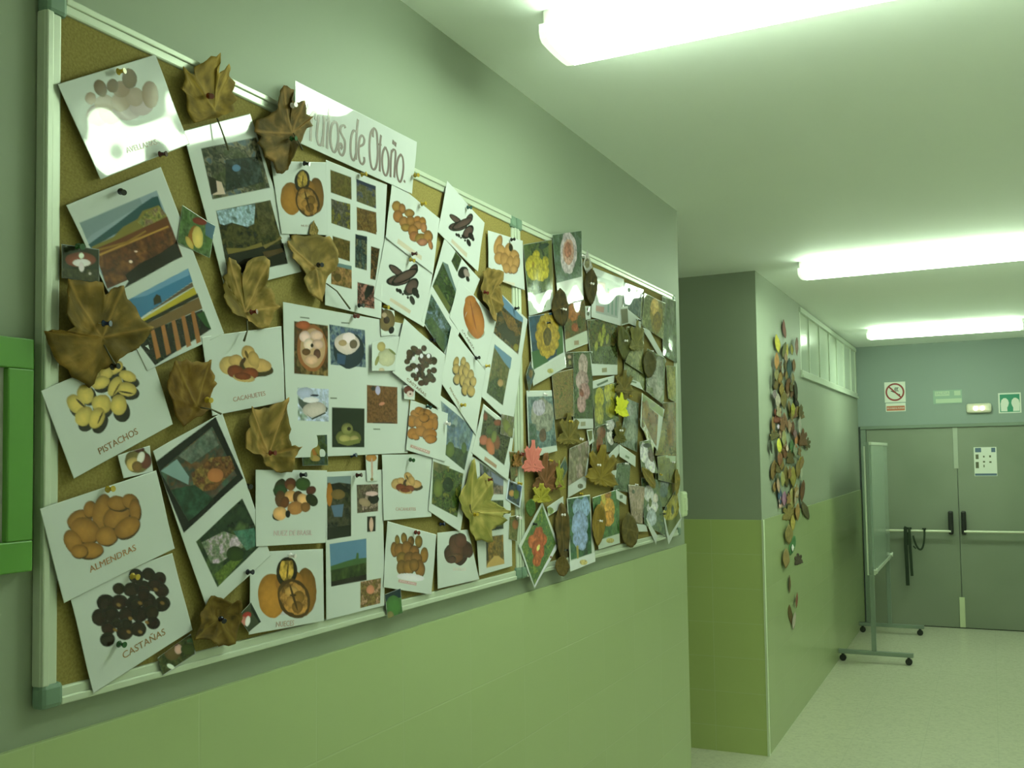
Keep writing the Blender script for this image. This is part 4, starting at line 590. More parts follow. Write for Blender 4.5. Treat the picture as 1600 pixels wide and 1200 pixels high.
['S','fruit_card','picture card of reddish chestnuts in the middle of the autumn board','fruit card','fruit picture cards on the autumn board',4,[1.784,2.0447,1.9599,1.9786,1.9266,1.8459,1.734,1.9184],0,[['E',1.8858,1.9686,.0125,-.0035,-.0008,-.0068,[48,31,28],.45],['E',1.8375,1.9741,.0136,-.0019,.0003,-.0079,[62,39,26],.45],['E',1.86,1.9539,.0146,-.0048,-.0021,-.0066,[62,37,30],.45],['E',1.9007,1.9149,.0135,-.0077,-.0033,-.0076,[51,31,28],.45],['E',1.8953,1.9572,.0093,-.0096,-.0031,-.0075,[51,36,29],.45],['E',1.8447,1.9403,.0015,-.011,-.0072,-.0016,[61,32,29],.45],['E',1.8902,1.9574,.0104,-.0101,-.0044,-.0066,[54,37,26],.45],['E',1.8369,1.9375,.0007,-.0153,-.0071,-.0017,[63,38,26],.45],['E',1.8639,1.9654,.0091,-.0101,-.005,-.0056,[59,36,29],.45],['E',1.9071,1.9369,.0136,-.0009,.0006,-.0076,[54,35,29],.45],['E',1.8034,1.9591,.0003,-.0113,-.0088,-.0012,[55,32,26],.45],['E',1.883,1.9595,.0087,-.0104,-.0037,-.007,[56,32,26],.45],['E',1.8451,1.9264,.006,-.0113,-.0055,-.0043,[55,35,29],.45],['E',1.8559,1.9216,.0019,-.0125,-.0093,-.0017,[52,37,29],.45],['E',1.9079,1.9612,.0143,-.0037,-.0008,-.0075,[56,38,26],.45],['E',1.8529,1.9361,.0085,-.0104,-.0063,-.0047,[61,39,26],.45],['E',1.8241,1.9734,.0078,-.0119,-.0061,-.0054,[54,28,26],.45],['E',1.8787,1.9164,.0055,-.0108,-.0073,-.0031,[50,29,28],.45],['E',1.9102,1.9583,.012,-.0029,-.0001,-.0086,[51,37,25],.45],['E',1.8586,1.9412,.0078,-.0103,-.0056,-.0047,[60,33,29],.45],['E',1.8712,1.905,.0095,-.0055,-.0018,-.0066,[57,31,29],.45],['E',1.8251,1.9795,.0151,-.006,-.0029,-.007,[55,39,26],.45],['E',1.7948,1.948,.0117,-.0025,-.0004,-.0066,[58,39,26],.45],['E',1.8412,1.9351,.0008,-.0132,-.008,-.0015,[49,30,28],.45],['E',1.831,1.9112,.0064,-.0084,-.004,-.0043,[63,40,26],.45],['E',1.8918,1.9226,.0135,-.0081,-.005,-.0059,[53,37,26],.45],['E',1.8519,1.9034,.0016,-.0153,-.007,-.0021,[62,35,30],.45],['E',1.8415,1.9745,.0009,-.0104,-.0066,-.0015,[54,37,26],.45],['E',1.8697,1.9586,.0005,-.014,-.0058,-.0017,[52,34,28],.45],['E',1.8747,1.9466,.0085,-.0102,-.005,-.0054,[53,37,25],.45],['E',1.8501,1.9724,.0001,-.0112,-.0068,-.0012,[54,37,26],.45],['E',1.8141,1.9665,.0056,-.0121,-.007,-.004,[48,29,28],.45],['E',1.8455,1.9749,.0126,-.0055,-.0023,-.0065,[58,29,29],.45],['E',1.8199,1.9402,.0154,-.0009,.0007,-.0074,[54,39,26],.45],['E',1.8028,1.9326,.0162,-.0004,.0011,-.0071,[57,35,23],.45],['E',1.805,1.9672,.0035,-.0129,-.0088,-.0028,[57,38,26],.45],['E',1.8192,1.919,.0029,-.0112,-.006,-.0025,[49,34,28],.45],['E',1.8661,1.985,.0045,-.0114,-.0066,-.0033,[53,31,28],.45],['E',1.8886,1.9172,.0114,-.012,-.0062,-.0065,[58,39,26],.45],['E',1.854,1.961,.0038,-.014,-.006,-.0038,[53,28,26],.45],['E',1.8416,1.9212,.0077,-.0087,-.0036,-.0056,[49,30,28],.45],['E',1.8736,1.9128,.0172,-.0032,-.0009,-.0078,[55,37,29],.45],['E',1.8895,1.9216,.0076,-.0097,-.0057,-.0042,[49,38,25],.45],['E',1.8867,1.9332,.0069,-.0087,-.0043,-.0043,[56,34,23],.45],['E',1.8636,1.9624,.0079,-.0099,-.0054,-.0048,[58,36,29],.45],['E',1.8821,1.963,.0107,-.0035,-.0005,-.0079,[63,39,26],.45],['E',1.8858,1.9691,.0075,-.0001,.0007,-.0052,[229,214,243],0],['E',1.8546,1.9663,.0073,-.0001,.0007,-.0052,[229,214,243],0],['E',1.8329,1.9322,.0072,-.0001,.0006,-.0051,[229,215,244],0],['E',1.8218,1.9569,.0071,-.0001,.0006,-.0051,[229,215,244],0],['T','CASTAÑAS',1.7915,1.9087,1.8695,1.8749,.0093,[104,65,43]]]],
['S','fruit_card','picture card of one long orange pumpkin captioned CALABAZA','fruit card','fruit picture cards on the autumn board',1,[2.0345,2.1735,2.2325,2.1016,2.1617,1.9569,1.9891,2.0729],0,[['E',2.1187,2.0495,.045,-.0004,.0051,-.016,[144,141,130],.2],['E',2.111,2.0862,.05,.0228,.0121,-.0492,[151,80,31],.45],['E',2.0913,2.1009,.025,.01,.0051,-.0378,[160,89,35],.2],['E',2.1296,2.0827,.0253,.0178,.0062,-.035,[160,88,34],.2],['E',2.092,2.1297,.0278,-.0003,.004,-.0127,[150,83,32],.2],['E',2.1054,2.0941,.0031,.0149,.0007,-.0353,[122,56,20],0],['T','CALABAZA',2.0457,2.0486,2.1077,2.0062,.0086,[85,58,53]]]],
['S','fruit_card','lower of the two carob pod cards, near the centre of the autumn board','fruit card','fruit picture cards on the autumn board',1,[1.7204,2.2202,1.921,2.197,1.8712,2.0351,1.674,2.077],0,[['E',1.7623,2.148,.0307,-.009,-.0085,-.0081,[20,16,18],0],['E',1.7623,2.148,.0261,-.0067,-.0073,-.006,[73,52,53],.25],['E',1.8278,2.1593,.0146,-.0163,-.0018,-.0196,[20,16,18],0],['E',1.8278,2.1593,.0124,-.0121,-.0016,-.0145,[72,52,52],.25],['E',1.7708,2.1292,.048,.0029,.0117,-.0122,[20,16,18],0],['E',1.7708,2.1292,.0409,.0022,.01,-.009,[73,52,53],.25],['E',1.7955,2.1422,.0525,.009,.0245,-.0082,[20,16,18],0],['E',1.7955,2.1422,.0447,.0066,.0209,-.0061,[73,52,52],.25],['E',1.8225,2.1222,.0195,-.0214,-.0038,-.0222,[20,16,18],0],['E',1.8225,2.1222,.0166,-.0158,-.0032,-.0164,[73,52,53],.25],['E',1.7638,2.1054,.0055,.0029,.002,-.0042,[20,15,17],.3],['E',1.7748,2.1045,.0065,.0036,.0023,-.0052,[20,15,17],.3],['E',1.7858,2.0999,.0047,.0016,.0017,-.0024,[20,15,17],.3],['E',1.7949,2.1051,.0056,.0036,.002,-.0053,[20,15,17],.3],['E',1.806,2.0952,.0047,.002,.0017,-.0029,[20,16,17],.3],['E',1.8363,2.1127,.0126,.0062,.0045,-.0087,[20,15,17],.3],['E',1.8243,2.0914,.0096,.0068,.0033,-.0097,[21,16,17],.3],['E',1.8455,2.1062,.0078,.0045,.0027,-.0063,[20,16,17],.3],['P',[1.7375,2.0848,1.8192,2.0667,1.8122,2.0585,1.7339,2.0776],[197,172,163]]]],
['S','fruit_card','upper carob pod card at the top frame, its corner standing over the frame','fruit card','fruit picture cards on the autumn board',0,[1.9863,2.4113,2.1727,2.3475,2.1318,2.2104,1.9382,2.2736],0,[['E',2.0271,2.324,.0305,-.009,-.0056,-.0079,[20,16,18],0],['E',2.0271,2.324,.026,-.0067,-.0048,-.0058,[71,52,53],.25],['E',2.0923,2.3385,.0144,-.0163,-.0007,-.0187,[20,16,18],0],['E',2.0923,2.3385,.0123,-.012,-.0006,-.0138,[71,52,53],.25],['E',2.0355,2.3077,.0478,.0028,.0138,-.0107,[20,16,18],0],['E',2.0355,2.3077,.0407,.0021,.0118,-.0079,[71,52,53],.25],['E',2.0602,2.3211,.0522,.0089,.0255,-.0067,[20,16,18],0],['E',2.0602,2.3211,.0445,.0066,.0217,-.005,[71,52,53],.25],['E',2.0868,2.305,.0193,-.0213,-.002,-.0214,[20,16,18],0],['E',2.0868,2.305,.0164,-.0158,-.0017,-.0158,[72,52,53],.25],['E',2.0284,2.2858,.0055,.0029,.0022,-.0036,[20,15,17],.3],['E',2.0394,2.2859,.0064,.0035,.0025,-.0044,[20,15,17],.3],['E',2.0503,2.2824,.0046,.0016,.0018,-.002,[20,15,17],.3],['E',2.0593,2.2877,.0056,.0036,.0022,-.0045,[20,15,17],.3],['E',2.0703,2.2797,.0047,.002,.0018,-.0024,[20,15,17],.3],['E',2.1004,2.2974,.0125,.0061,.0049,-.0074,[20,15,17],.3],['E',2.0884,2.2776,.0095,.0067,.0036,-.0082,[20,15,17],.3],['E',2.1095,2.2923,.0078,.0044,.003,-.0054,[20,15,17],.3],['P',[2.0043,2.2708,2.0809,2.249,2.0777,2.2369,1.9998,2.2615],[195,173,166]]]],
['S','fruit_card','picture card of shelled almonds and hazelnuts below the right end of the title banner','fruit card','fruit picture cards on the autumn board',2,[1.7459,2.3515,1.945,2.3073,1.9094,2.1667,1.7173,2.2141],0,[['E',1.7642,2.2937,.0194,-.0002,.0046,-.0118,[56,37,19],0],['E',1.7625,2.2948,.0194,-.0002,.0046,-.0118,[131,93,50],.4],['E',1.7864,2.2938,.0139,-.0002,.0032,-.0113,[56,36,19],0],['E',1.7847,2.2949,.0139,-.0002,.0032,-.0113,[126,81,49],.4],['E',1.8159,2.2903,.0203,-.0002,.0047,-.0092,[56,36,19],0],['E',1.8141,2.2914,.0203,-.0002,.0047,-.0092,[127,90,50],.4],['E',1.7683,2.2718,.0195,-.0002,.0044,-.014,[56,37,19],0],['E',1.7665,2.2729,.0195,-.0002,.0044,-.014,[135,84,49],.4],['E',1.7927,2.2644,.0199,-.0002,.0044,-.013,[56,36,19],0],['E',1.7909,2.2656,.0199,-.0002,.0044,-.013,[131,86,52],.4],['E',1.8202,2.2731,.0183,-.0002,.0041,-.0115,[56,36,19],0],['E',1.8183,2.2742,.0183,-.0002,.0041,-.0115,[123,81,44],.4],['E',1.8483,2.282,.0157,-.0002,.0035,-.0087,[55,36,19],0],['E',1.8464,2.2831,.0156,-.0002,.0035,-.0087,[137,85,46],.4],['E',1.8697,2.2814,.0149,-.0002,.0033,-.0117,[55,36,18],0],['E',1.8678,2.2826,.0149,-.0002,.0033,-.0117,[136,88,45],.4],['E',1.7992,2.253,.02,-.0001,.0043,-.0085,[56,36,19],0],['E',1.7975,2.2542,.02,-.0001,.0043,-.0085,[123,90,46],.4],['E',1.8504,2.2693,.0178,-.0002,.0039,-.0099,[56,36,19],0],['E',1.8486,2.2704,.0177,-.0002,.0039,-.0099,[135,88,53],.4],['E',1.8743,2.2691,.0128,-.0002,.0027,-.0117,[55,36,19],0],['E',1.8724,2.2703,.0128,-.0002,.0028,-.0117,[145,92,63],.4],['E',1.829,2.2516,.0205,-.0003,.0043,-.0144,[56,36,19],0],['E',1.8272,2.2528,.0205,-.0003,.0043,-.0144,[133,85,46],.4],['E',1.8358,2.24,.0227,-.0002,.0047,-.0115,[56,36,18],0],['E',1.834,2.2411,.0227,-.0002,.0047,-.0115,[134,81,51],.4],['E',1.8642,2.2405,.0264,-.0002,.0054,-.0128,[56,36,18],0],['E',1.8623,2.2417,.0264,-.0002,.0054,-.0128,[121,89,46],.4],['E',1.8934,2.2518,.0195,-.0003,.004,-.0148,[56,36,18],0],['E',1.8915,2.253,.0195,-.0003,.004,-.0148,[132,88,49],.4],['E',1.8688,2.2335,.0212,-.0002,.0043,-.0082,[56,36,18],0],['E',1.8669,2.2347,.0212,-.0002,.0043,-.0082,[141,87,71],.4],['E',1.9029,2.235,.0086,.0036,.0025,-.0109,[56,36,18],0],['E',1.9009,2.2362,.0086,.0035,.0025,-.0109,[144,89,61],.4],['P',[1.7657,2.222,1.8639,2.2011,1.8613,2.1901,1.762,2.2106],[198,177,170]]]],
['S','fruit_card','picture card of peach coloured peeled nuts at the top right of the autumn board','fruit card','fruit picture cards on the autumn board',0,[2.1924,2.3317,2.3979,2.3454,2.4037,2.204,2.192,2.2088],0,[['E',2.25,2.3038,.0205,-.0155,.0015,-.0291,[82,47,25],0],['E',2.2482,2.3053,.0205,-.0155,.0015,-.0291,[159,111,67],.35],['E',2.269,2.2891,.0245,.0142,.0089,-.0164,[82,47,25],0],['E',2.2671,2.2906,.0245,.0142,.0089,-.0164,[159,111,67],.35],['E',2.3122,2.3005,.0248,-.0084,.0028,-.022,[82,47,25],0],['E',2.3103,2.302,.0248,-.0084,.0028,-.022,[159,111,67],.35],['E',2.2586,2.2687,.0315,-.0005,.0058,-.017,[82,47,25],0],['E',2.2567,2.2702,.0314,-.0005,.0058,-.017,[159,111,67],.35],['E',2.3458,2.2912,.0289,-.0005,.0054,-.0161,[83,47,25],0],['E',2.3438,2.2927,.0288,-.0005,.0054,-.0161,[160,112,67],.35],['E',2.2912,2.2654,.026,.0081,.0069,-.0221,[82,47,25],0],['E',2.2892,2.2669,.026,.0081,.0069,-.022,[159,111,67],.35],['E',2.3211,2.2614,.0254,-.0008,.0045,-.0243,[83,47,25],0],['E',2.3191,2.263,.0254,-.0008,.0045,-.0243,[160,112,67],.35],['E',2.3556,2.274,.0225,-.0087,.0023,-.0222,[83,48,26],0],['E',2.3536,2.2755,.0225,-.0086,.0023,-.0222,[161,113,68],.35],['E',2.2972,2.2479,.022,-.0004,.0039,-.0138,[83,47,25],0],['E',2.2953,2.2494,.022,-.0004,.0039,-.0137,[160,112,67],.35],['E',2.3411,2.2524,.0227,-.0004,.004,-.0119,[84,48,26],0],['E',2.3391,2.2539,.0227,-.0004,.004,-.0119,[162,113,68],.35],['E',2.324,2.311,.012,-.0003,.0023,-.0104,[29,26,14],.1],['P',[2.2581,2.2097,2.3447,2.2154,2.3424,2.2072,2.2547,2.2018],[210,191,187]]]],
['S','photo_sheet','photo sheet with red peppers on green stems, right of the misty cypress sheet','photo sheet','landscape and tree photo sheets on the autumn board',3,[2.1491,1.8685,2.3224,1.8075,2.2782,1.6657,2.082,1.7419],0,[['N',[2.1517,1.8534,2.3041,1.7979,2.2588,1.7083,2.1226,1.7604],[40,40,25,59,60,33,33,29,23],.015],['E',2.2273,1.822,.0236,-.0003,.0006,-.0085,[107,47,31],.3],['E',2.1572,1.8362,.0119,-.0003,.0004,-.0109,[95,42,28],.3],['E',2.1465,1.775,.0222,-.0004,.0002,-.0127,[160,80,65],.3],['E',2.1821,1.7577,.0225,.0075,.002,-.0222,[168,85,58],.3],['E',2.2194,1.7697,.0179,-.0006,.0001,-.0196,[98,46,28],.3],['E',2.2043,1.7844,.0147,-.0064,-.0011,-.0161,[93,95,45],.3],['E',2.1802,1.7988,.0201,-.0003,.0004,-.0097,[56,64,34],.3],['P',[2.1513,1.733,2.2157,1.7089,2.2111,1.7001,2.1469,1.7229],[161,122,108]]]],
['S','cutout_photo','small photo of hanging green fruit over the corner of the red pepper sheet','small photo','small cut-out photos on the autumn board',4,[2.247,1.8466,2.3202,1.8408,2.3069,1.7811,2.2358,1.7908],0,[['N',[2.247,1.8466,2.3202,1.8408,2.3069,1.7811,2.2358,1.7908],[91,86,58,74,71,42,114,99,96],.01],['E',2.275,1.8126,.0209,.0105,.0031,-.0191,[97,96,41],.3],['E',2.2942,1.7978,.0174,-.0004,.0003,-.0134,[103,97,57],.3]]],
['S','cutout_photo','small blue-bordered photo of yellow fruit on the frame between the boards','small photo','small cut-out photos on the autumn board',1,[2.2868,1.6699,2.374,1.6503,2.3545,1.5874,2.2688,1.6162],0,[['P',[2.2868,1.6699,2.374,1.6503,2.3545,1.5874,2.2688,1.6162],[206,206,245]],['N',[2.2932,1.6643,2.367,1.6484,2.3479,1.5933,2.2766,1.6174],[38,49,82,45,52,46,33,40,65],.01],['E',2.3053,1.6313,.0175,-.0003,-.0007,-.0087,[165,111,64],.3],['E',2.332,1.6271,.0164,-.0004,-.0007,-.0135,[78,91,33],.3],['P',[2.3363,1.6531,2.3669,1.6474,2.3616,1.6336,2.3358,1.6393],[40,58,114]]]],
['S','cutout_photo','narrow photo of reddish berries at the lower right of the first board','small photo','small cut-out photos on the autumn board',4,[2.2859,1.7459,2.3564,1.7427,2.3336,1.6748,2.2964,1.6636],0,[['N',[2.2859,1.7459,2.3564,1.7427,2.3336,1.6748,2.2964,1.6636],[93,88,49,71,72,39,124,81,52],.008]]],
['S','cutout_photo','narrow pinkish flower photo low on the frame between the two boards','small photo','small cut-out photos on the autumn board',1,[2.2901,1.5685,2.3506,1.5709,2.3311,1.4985,2.2816,1.5088],0,[['N',[2.2901,1.5685,2.3506,1.5709,2.3311,1.4985,2.2816,1.5088],[105,94,55,75,76,40],.008],['E',2.3226,1.5451,.0177,-.0004,-.0013,-.0134,[135,77,45],.2]]],
['S','cutout_photo','small cut-out photo of spiky chestnut husks at the centre of the board','small photo','small cut-out photos on the autumn board',1,[1.6929,2.058,1.7521,2.0577,1.7543,2.0034,1.7003,1.9945],0,[['E',1.7218,2.0331,.0317,-.0004,.004,-.0245,[97,77,53],.4],['E',1.7218,2.0331,.0121,-.0001,.0015,-.0082,[46,29,25],.2],['E',1.7024,2.051,.0092,-.0001,.0012,-.0059,[63,42,35],.2],['E',1.7398,2.013,.0097,-.005,-.0009,-.0083,[22,17,22],.2],['E',1.7135,2.0431,.0093,-.0001,.0012,-.0054,[156,125,110],.1]]],
['S','cutout_photo','pale see-through photo of a green pear beside the centre collage','small photo','small cut-out photos on the autumn board',5,[1.6597,1.9766,1.7627,2.0015,1.7426,1.9228,1.6575,1.9158],0,[['E',1.713,1.9499,.0327,-.0003,.0029,-.0191,[181,170,149],.3],['E',1.6944,1.9718,.0156,-.0001,.0015,-.0104,[168,144,97],.2],['E',1.6776,1.9398,.0057,-.0064,-.0008,-.0108,[133,123,80],.1],['E',1.735,1.9645,.0139,-.0028,-.0055,-.0022,[108,110,69],0],['E',1.6936,1.9204,.0114,-.0001,.0009,-.0055,[194,165,150],.1]]],
['S','cutout_photo','little red toadstool cut-out beside the middle almond card','small photo','small cut-out photos on the autumn board',5,[1.7788,1.8928,1.8253,1.897,1.8224,1.8622,1.7796,1.8627],0,[['E',1.7992,1.8839,.0218,-.0002,.0013,-.01,[84,32,29],.3],['E',1.8044,1.8753,.014,-.0001,.0007,-.0073,[207,170,180],.1],['E',1.8053,1.8754,.004,-0,.0002,-.0022,[66,42,44],0]]],
['S','cutout_photo','small dark photo with a bright green leaf, hanging over the bottom frame','small photo','small cut-out photos on the autumn board',2,[1.7045,1.4396,1.7638,1.4454,1.7703,1.3901,1.712,1.3872],0,[['P',[1.7045,1.4396,1.7638,1.4454,1.7656,1.4226,1.7083,1.4212],[23,38,50]],['N',[1.7084,1.4235,1.7656,1.4251,1.7703,1.3901,1.712,1.3872],[52,88,46,69,106,57],.008],['E',1.7375,1.4121,.027,-.0003,-.004,-.0212,[64,105,53],.2],['E',1.7246,1.3924,.012,-.0001,-.0019,-.009,[123,111,72],.2]]],
['S','cutout_photo','small diamond-turned photo of a red mushroom at the bottom frame','small photo','small cut-out photos on the autumn board',4,[1.2655,1.4618,1.2976,1.4826,1.3227,1.4443,1.2916,1.4313],0,[['P',[1.2655,1.4618,1.2976,1.4826,1.3227,1.4443,1.2916,1.4313],[58,62,49]],['E',1.2878,1.461,.0097,.0043,.0024,-.0059,[163,50,48],.2],['E',1.2781,1.4516,.008,-.0044,-.0034,-.0078,[195,108,108],.2],['E',1.2897,1.4511,.0059,-.0023,-.0017,-.0086,[245,227,245],.1],['P',[1.2976,1.4826,1.3227,1.4443,1.3174,1.4437,1.2976,1.4692],[30,34,31]]]],
['S','cutout_photo','small photo of a nut cluster with leaves on the bottom frame near the left corner','small photo','small cut-out photos on the autumn board',0,[1.0976,1.4253,1.165,1.4506,1.1761,1.416,1.1082,1.3948],0,[['N',[1.0976,1.4238,1.1234,1.4458,1.1732,1.4492,1.1732,1.4165,1.1044,1.3956],[65,89,60,75,72,44,52,59,37],.01],['E',1.1273,1.43,.0171,0,-.0033,-.0146,[95,74,48],.3],['E',1.1391,1.4308,.0078,0,-.0015,-.008,[221,161,160],.2],['E',1.1312,1.4413,.0077,0,-.0014,-.004,[79,36,33],.1],['E',1.1235,1.4066,.0074,-.0021,-.0048,-.0024,[245,245,245],0],['E',1.159,1.427,.0151,0,-.0029,-.0088,[67,73,38],.2]]],
['S','title_banner','laminated title banner reading Frutos de Otoño. at the top of the autumn board','banner',None,3,[1.4213,2.4584,1.8475,2.4658,1.8237,2.3373,1.4206,2.3396],0,[['ST',[[1.4691,2.4028,1.4677,2.3808,1.4656,2.3531],[1.4655,2.4008,1.4776,2.4144,1.483,2.4097,1.48,2.3999],[1.491,2.4115,1.4872,2.3869,1.4858,2.3672,1.4906,2.3541,1.4992,2.3567,1.5043,2.3728],[1.5072,2.4168,1.5065,2.393,1.5041,2.3541],[1.525,2.4357,1.5217,2.4141,1.5189,2.3838,1.5171,2.3531],[1.5146,2.4102,1.5253,2.412],[1.5414,2.4163,1.5323,2.406,1.5283,2.3867,1.5294,2.3657,1.5369,2.3523,1.546,2.359,1.5527,2.3792,1.5529,2.3976,1.5491,2.413,1.5414,2.4163],[1.5768,2.4133,1.5728,2.418,1.5622,2.4121,1.5602,2.4015,1.5673,2.3936,1.5751,2.3843,1.5736,2.3654,1.5655,2.3531,1.5564,2.3571,1.5552,2.37,1.5618,2.377,1.5657,2.3715,1.5617,2.3653],[1.6206,2.4459,1.6176,2.4278,1.614,2.3993,1.6118,2.3578],[1.6153,2.4168,1.6051,2.4171,1.5968,2.4009,1.5938,2.3763,1.5963,2.3585,1.6044,2.354,1.6128,2.3717],[1.6222,2.3881,1.6382,2.398,1.6426,2.4097,1.6356,2.4162,1.6271,2.4085,1.6228,2.3917,1.6212,2.3741,1.6251,2.3581,1.6334,2.3536,1.6406,2.3624,1.6398,2.3709],[1.679,2.4453,1.6672,2.4329,1.6611,2.4065,1.6607,2.3768,1.6662,2.3574,1.6748,2.3537,1.6838,2.364,1.69,2.3904,1.6904,2.4206,1.6877,2.4392,1.679,2.4453,1.6746,2.4386,1.6744,2.4245],[1.704,2.438,1.7001,2.4146,1.698,2.3874,1.6963,2.3551],[1.6942,2.4146,1.7052,2.417],[1.7203,2.4161,1.711,2.4036,1.7062,2.3826,1.7089,2.362,1.7178,2.352,1.7264,2.3614,1.731,2.3824,1.7292,2.4035,1.7203,2.4161],[1.7438,2.4158,1.7397,2.3902,1.7376,2.3536],[1.7416,2.4088,1.751,2.4197,1.7588,2.4156,1.7558,2.3875,1.7522,2.3566],[1.7514,2.4407,1.749,2.4309],[1.7598,2.4387,1.7574,2.4289],[1.7498,2.4375,1.7591,2.4339],[1.7794,2.4169,1.7696,2.4059,1.763,2.3858,1.7642,2.3643,1.7735,2.3522,1.7833,2.3639,1.7894,2.3876,1.7872,2.4091,1.7794,2.4169],[1.7944,2.3613,1.7927,2.3562],[1.4478,2.4212,1.4501,2.4141,1.4548,2.4101,1.4596,2.4164,1.4597,2.4244],[1.4442,2.4129,1.4489,2.4065,1.4548,2.4069]]]]],
['L','dried_leaf','dried maple leaf crossing the top frame, right of the top left hazelnut card','leaf','dried leaves pinned on the autumn fruit board',0,[1.2127,2.3315],[1.2152,2.317,1.1669,2.2933,1.1514,2.3085,1.1469,2.3339,1.1344,2.3403,1.1421,2.3591,1.136,2.377,1.153,2.3711,1.1606,2.3712,1.1599,2.3845,1.188,2.4074,1.219,2.4319,1.2201,2.4154,1.2116,2.401,1.2171,2.3946,1.2227,2.4009,1.2434,2.4228,1.2492,2.4178,1.2453,2.4021,1.2626,2.3969,1.2541,2.3766,1.2684,2.3701,1.2529,2.3534,1.2587,2.3439,1.2433,2.3345],[[118,91,36],[77,60,22],[185,145,67]],[1.2152,2.317,1.2226,2.2956,1.2338,2.2652],1.3],
['L','dried_leaf','dried leaf covering the first letter of the title banner','leaf','dried leaves pinned on the autumn fruit board',4,[1.4047,2.3487],[1.3609,2.3972,1.3653,2.4154,1.3741,2.4291,1.4052,2.4324,1.397,2.4095,1.4096,2.4091,1.4349,2.4208,1.441,2.4134,1.4427,2.3982,1.4679,2.4016,1.4559,2.3898,1.4682,2.3835,1.451,2.374,1.4321,2.3446,1.4091,2.3191,1.3955,2.2937,1.3887,2.2735,1.3733,2.2617,1.3603,2.2598,1.3518,2.2785,1.3287,2.2809,1.3266,2.2951,1.311,2.3023,1.3205,2.3169,1.3021,2.3201,1.3111,2.3435,1.3352,2.3571,1.3565,2.3761],[[84,64,27],[60,45,18],[157,112,62]],[1.4047,2.3487,1.4137,2.336,1.4218,2.3197],1.3],
['L','dried_leaf','largest dried leaf, spreading over the left frame above the pistachio card','leaf','dried leaves pinned on the autumn fruit board',2,[.9877,1.9149],[.9234,1.9912,.9472,1.9923,.9849,1.9956,.9917,1.9785,1.0074,1.9924,1.0246,1.998,1.0329,1.9787,1.0483,1.969,1.0568,1.9503,1.0764,1.9406,1.0642,1.9212,1.0486,1.9047,1.0286,1.8959,1.0103,1.8846,1.0024,1.8714,.9857,1.8673,.9749,1.8458,.9674,1.8387,.9535,1.8472,.9379,1.8526,.9326,1.8632,.9173,1.8692,.9053,1.8844,.8943,1.903,.8893,1.9132,.907,1.9161,.924,1.9172,.9342,1.9238,.927,1.9312,.9198,1.9422,.9236,1.9656],[[99,76,30],[68,52,19],[161,117,56]],[.9877,1.9035,.9967,1.8853,1.0035,1.8706],1.6],
['L','dried_leaf','brown dried leaf between the pistachio card and the left peanut card','leaf','dried leaves pinned on the autumn fruit board',2,[1.1708,1.8211],[1.1044,1.854,1.1075,1.8669,1.1155,1.8804,1.1204,1.8923,1.1335,1.8916,1.1418,1.8968,1.1536,1.8912,1.1882,1.8955,1.1988,1.9004,1.2006,1.8844,1.2096,1.8742,1.2078,1.8659,1.215,1.861,1.206,1.8523,1.2006,1.8385,1.2006,1.8183,1.1812,1.8082,1.1605,1.7997,1.1403,1.7861,1.1271,1.8038,1.1173,1.8291,1.1076,1.8414],[[105,74,28],[70,47,18],[146,112,51]],[1.176,1.8187,1.1953,1.8168,1.2132,1.8093],1.3],
['L','dried_leaf','dried leaf with long fingers under the tree photo sheet','leaf','dried leaves pinned on the autumn fruit board',1,[1.2844,1.9925],[1.2415,2.0815,1.2582,2.079,1.269,2.0673,1.272,2.0497,1.2806,2.0762,1.299,2.091,1.3251,2.0994,1.3383,2.0936,1.3349,2.0695,1.3265,2.0447,1.3415,2.0423,1.3516,2.0344,1.3549,2.0184,1.3685,2.0132,1.3582,2.0046,1.3514,1.9872,1.3412,1.9718,1.3213,1.9672,1.2987,1.976,1.2828,1.9786,1.2642,1.9819,1.2459,1.9851,1.2369,1.9995,1.2324,2.0121,1.2384,2.0197,1.2309,2.0296,1.2354,2.0392,1.2295,2.0449,1.2399,2.0533,1.2385,2.0709],[[111,89,39],[83,65,27],[193,145,85]],[1.2844,1.9788,1.2812,1.958,1.2687,1.9385],1.3],
['L','dried_leaf','dried leaf pinned over the edge of the tiny photo sheet','leaf','dried leaves pinned on the autumn fruit board',1,[1.4785,2.1041],[1.3901,2.1382,1.4062,2.1463,1.4063,2.1537,1.4599,2.1648,1.5145,2.1748,1.5305,2.1599,1.5385,2.1511,1.5404,2.1279,1.5341,2.1086,1.5138,2.0948,1.5056,2.0678,1.4955,2.0408,1.4704,2.0473,1.4477,2.0514,1.4331,2.0738,1.4424,2.0853,1.4259,2.0998,1.4042,2.1105,1.4079,2.121,1.3936,2.1304],[[107,85,38],[80,63,26],[186,139,82]],[1.5057,2.0781,1.5336,2.067,1.5706,2.0357],1.3],
['L','dried_leaf','dried leaf over the left side of the centre collage, above the brazil nut card','leaf','dried leaves pinned on the autumn fruit board',4,[1.3402,1.7401],[1.2746,1.7795,1.2886,1.7888,1.284,1.7999,1.295,1.8161,1.2935,1.8262,1.3078,1.8211,1.3406,1.8247,1.3903,1.847,1.3849,1.8241,1.3883,1.8004,1.3945,1.7875,1.3881,1.7766,1.395,1.7565,1.4236,1.7554,1.4091,1.7409,1.4002,1.7338,1.4019,1.7219,1.3948,1.7077,1.3602,1.7084,1.3401,1.7181,1.3204,1.7253,1.3108,1.7414,1.2885,1.7437,1.2745,1.7527],[[106,84,36],[76,59,25],[189,137,80]],None,1.3],
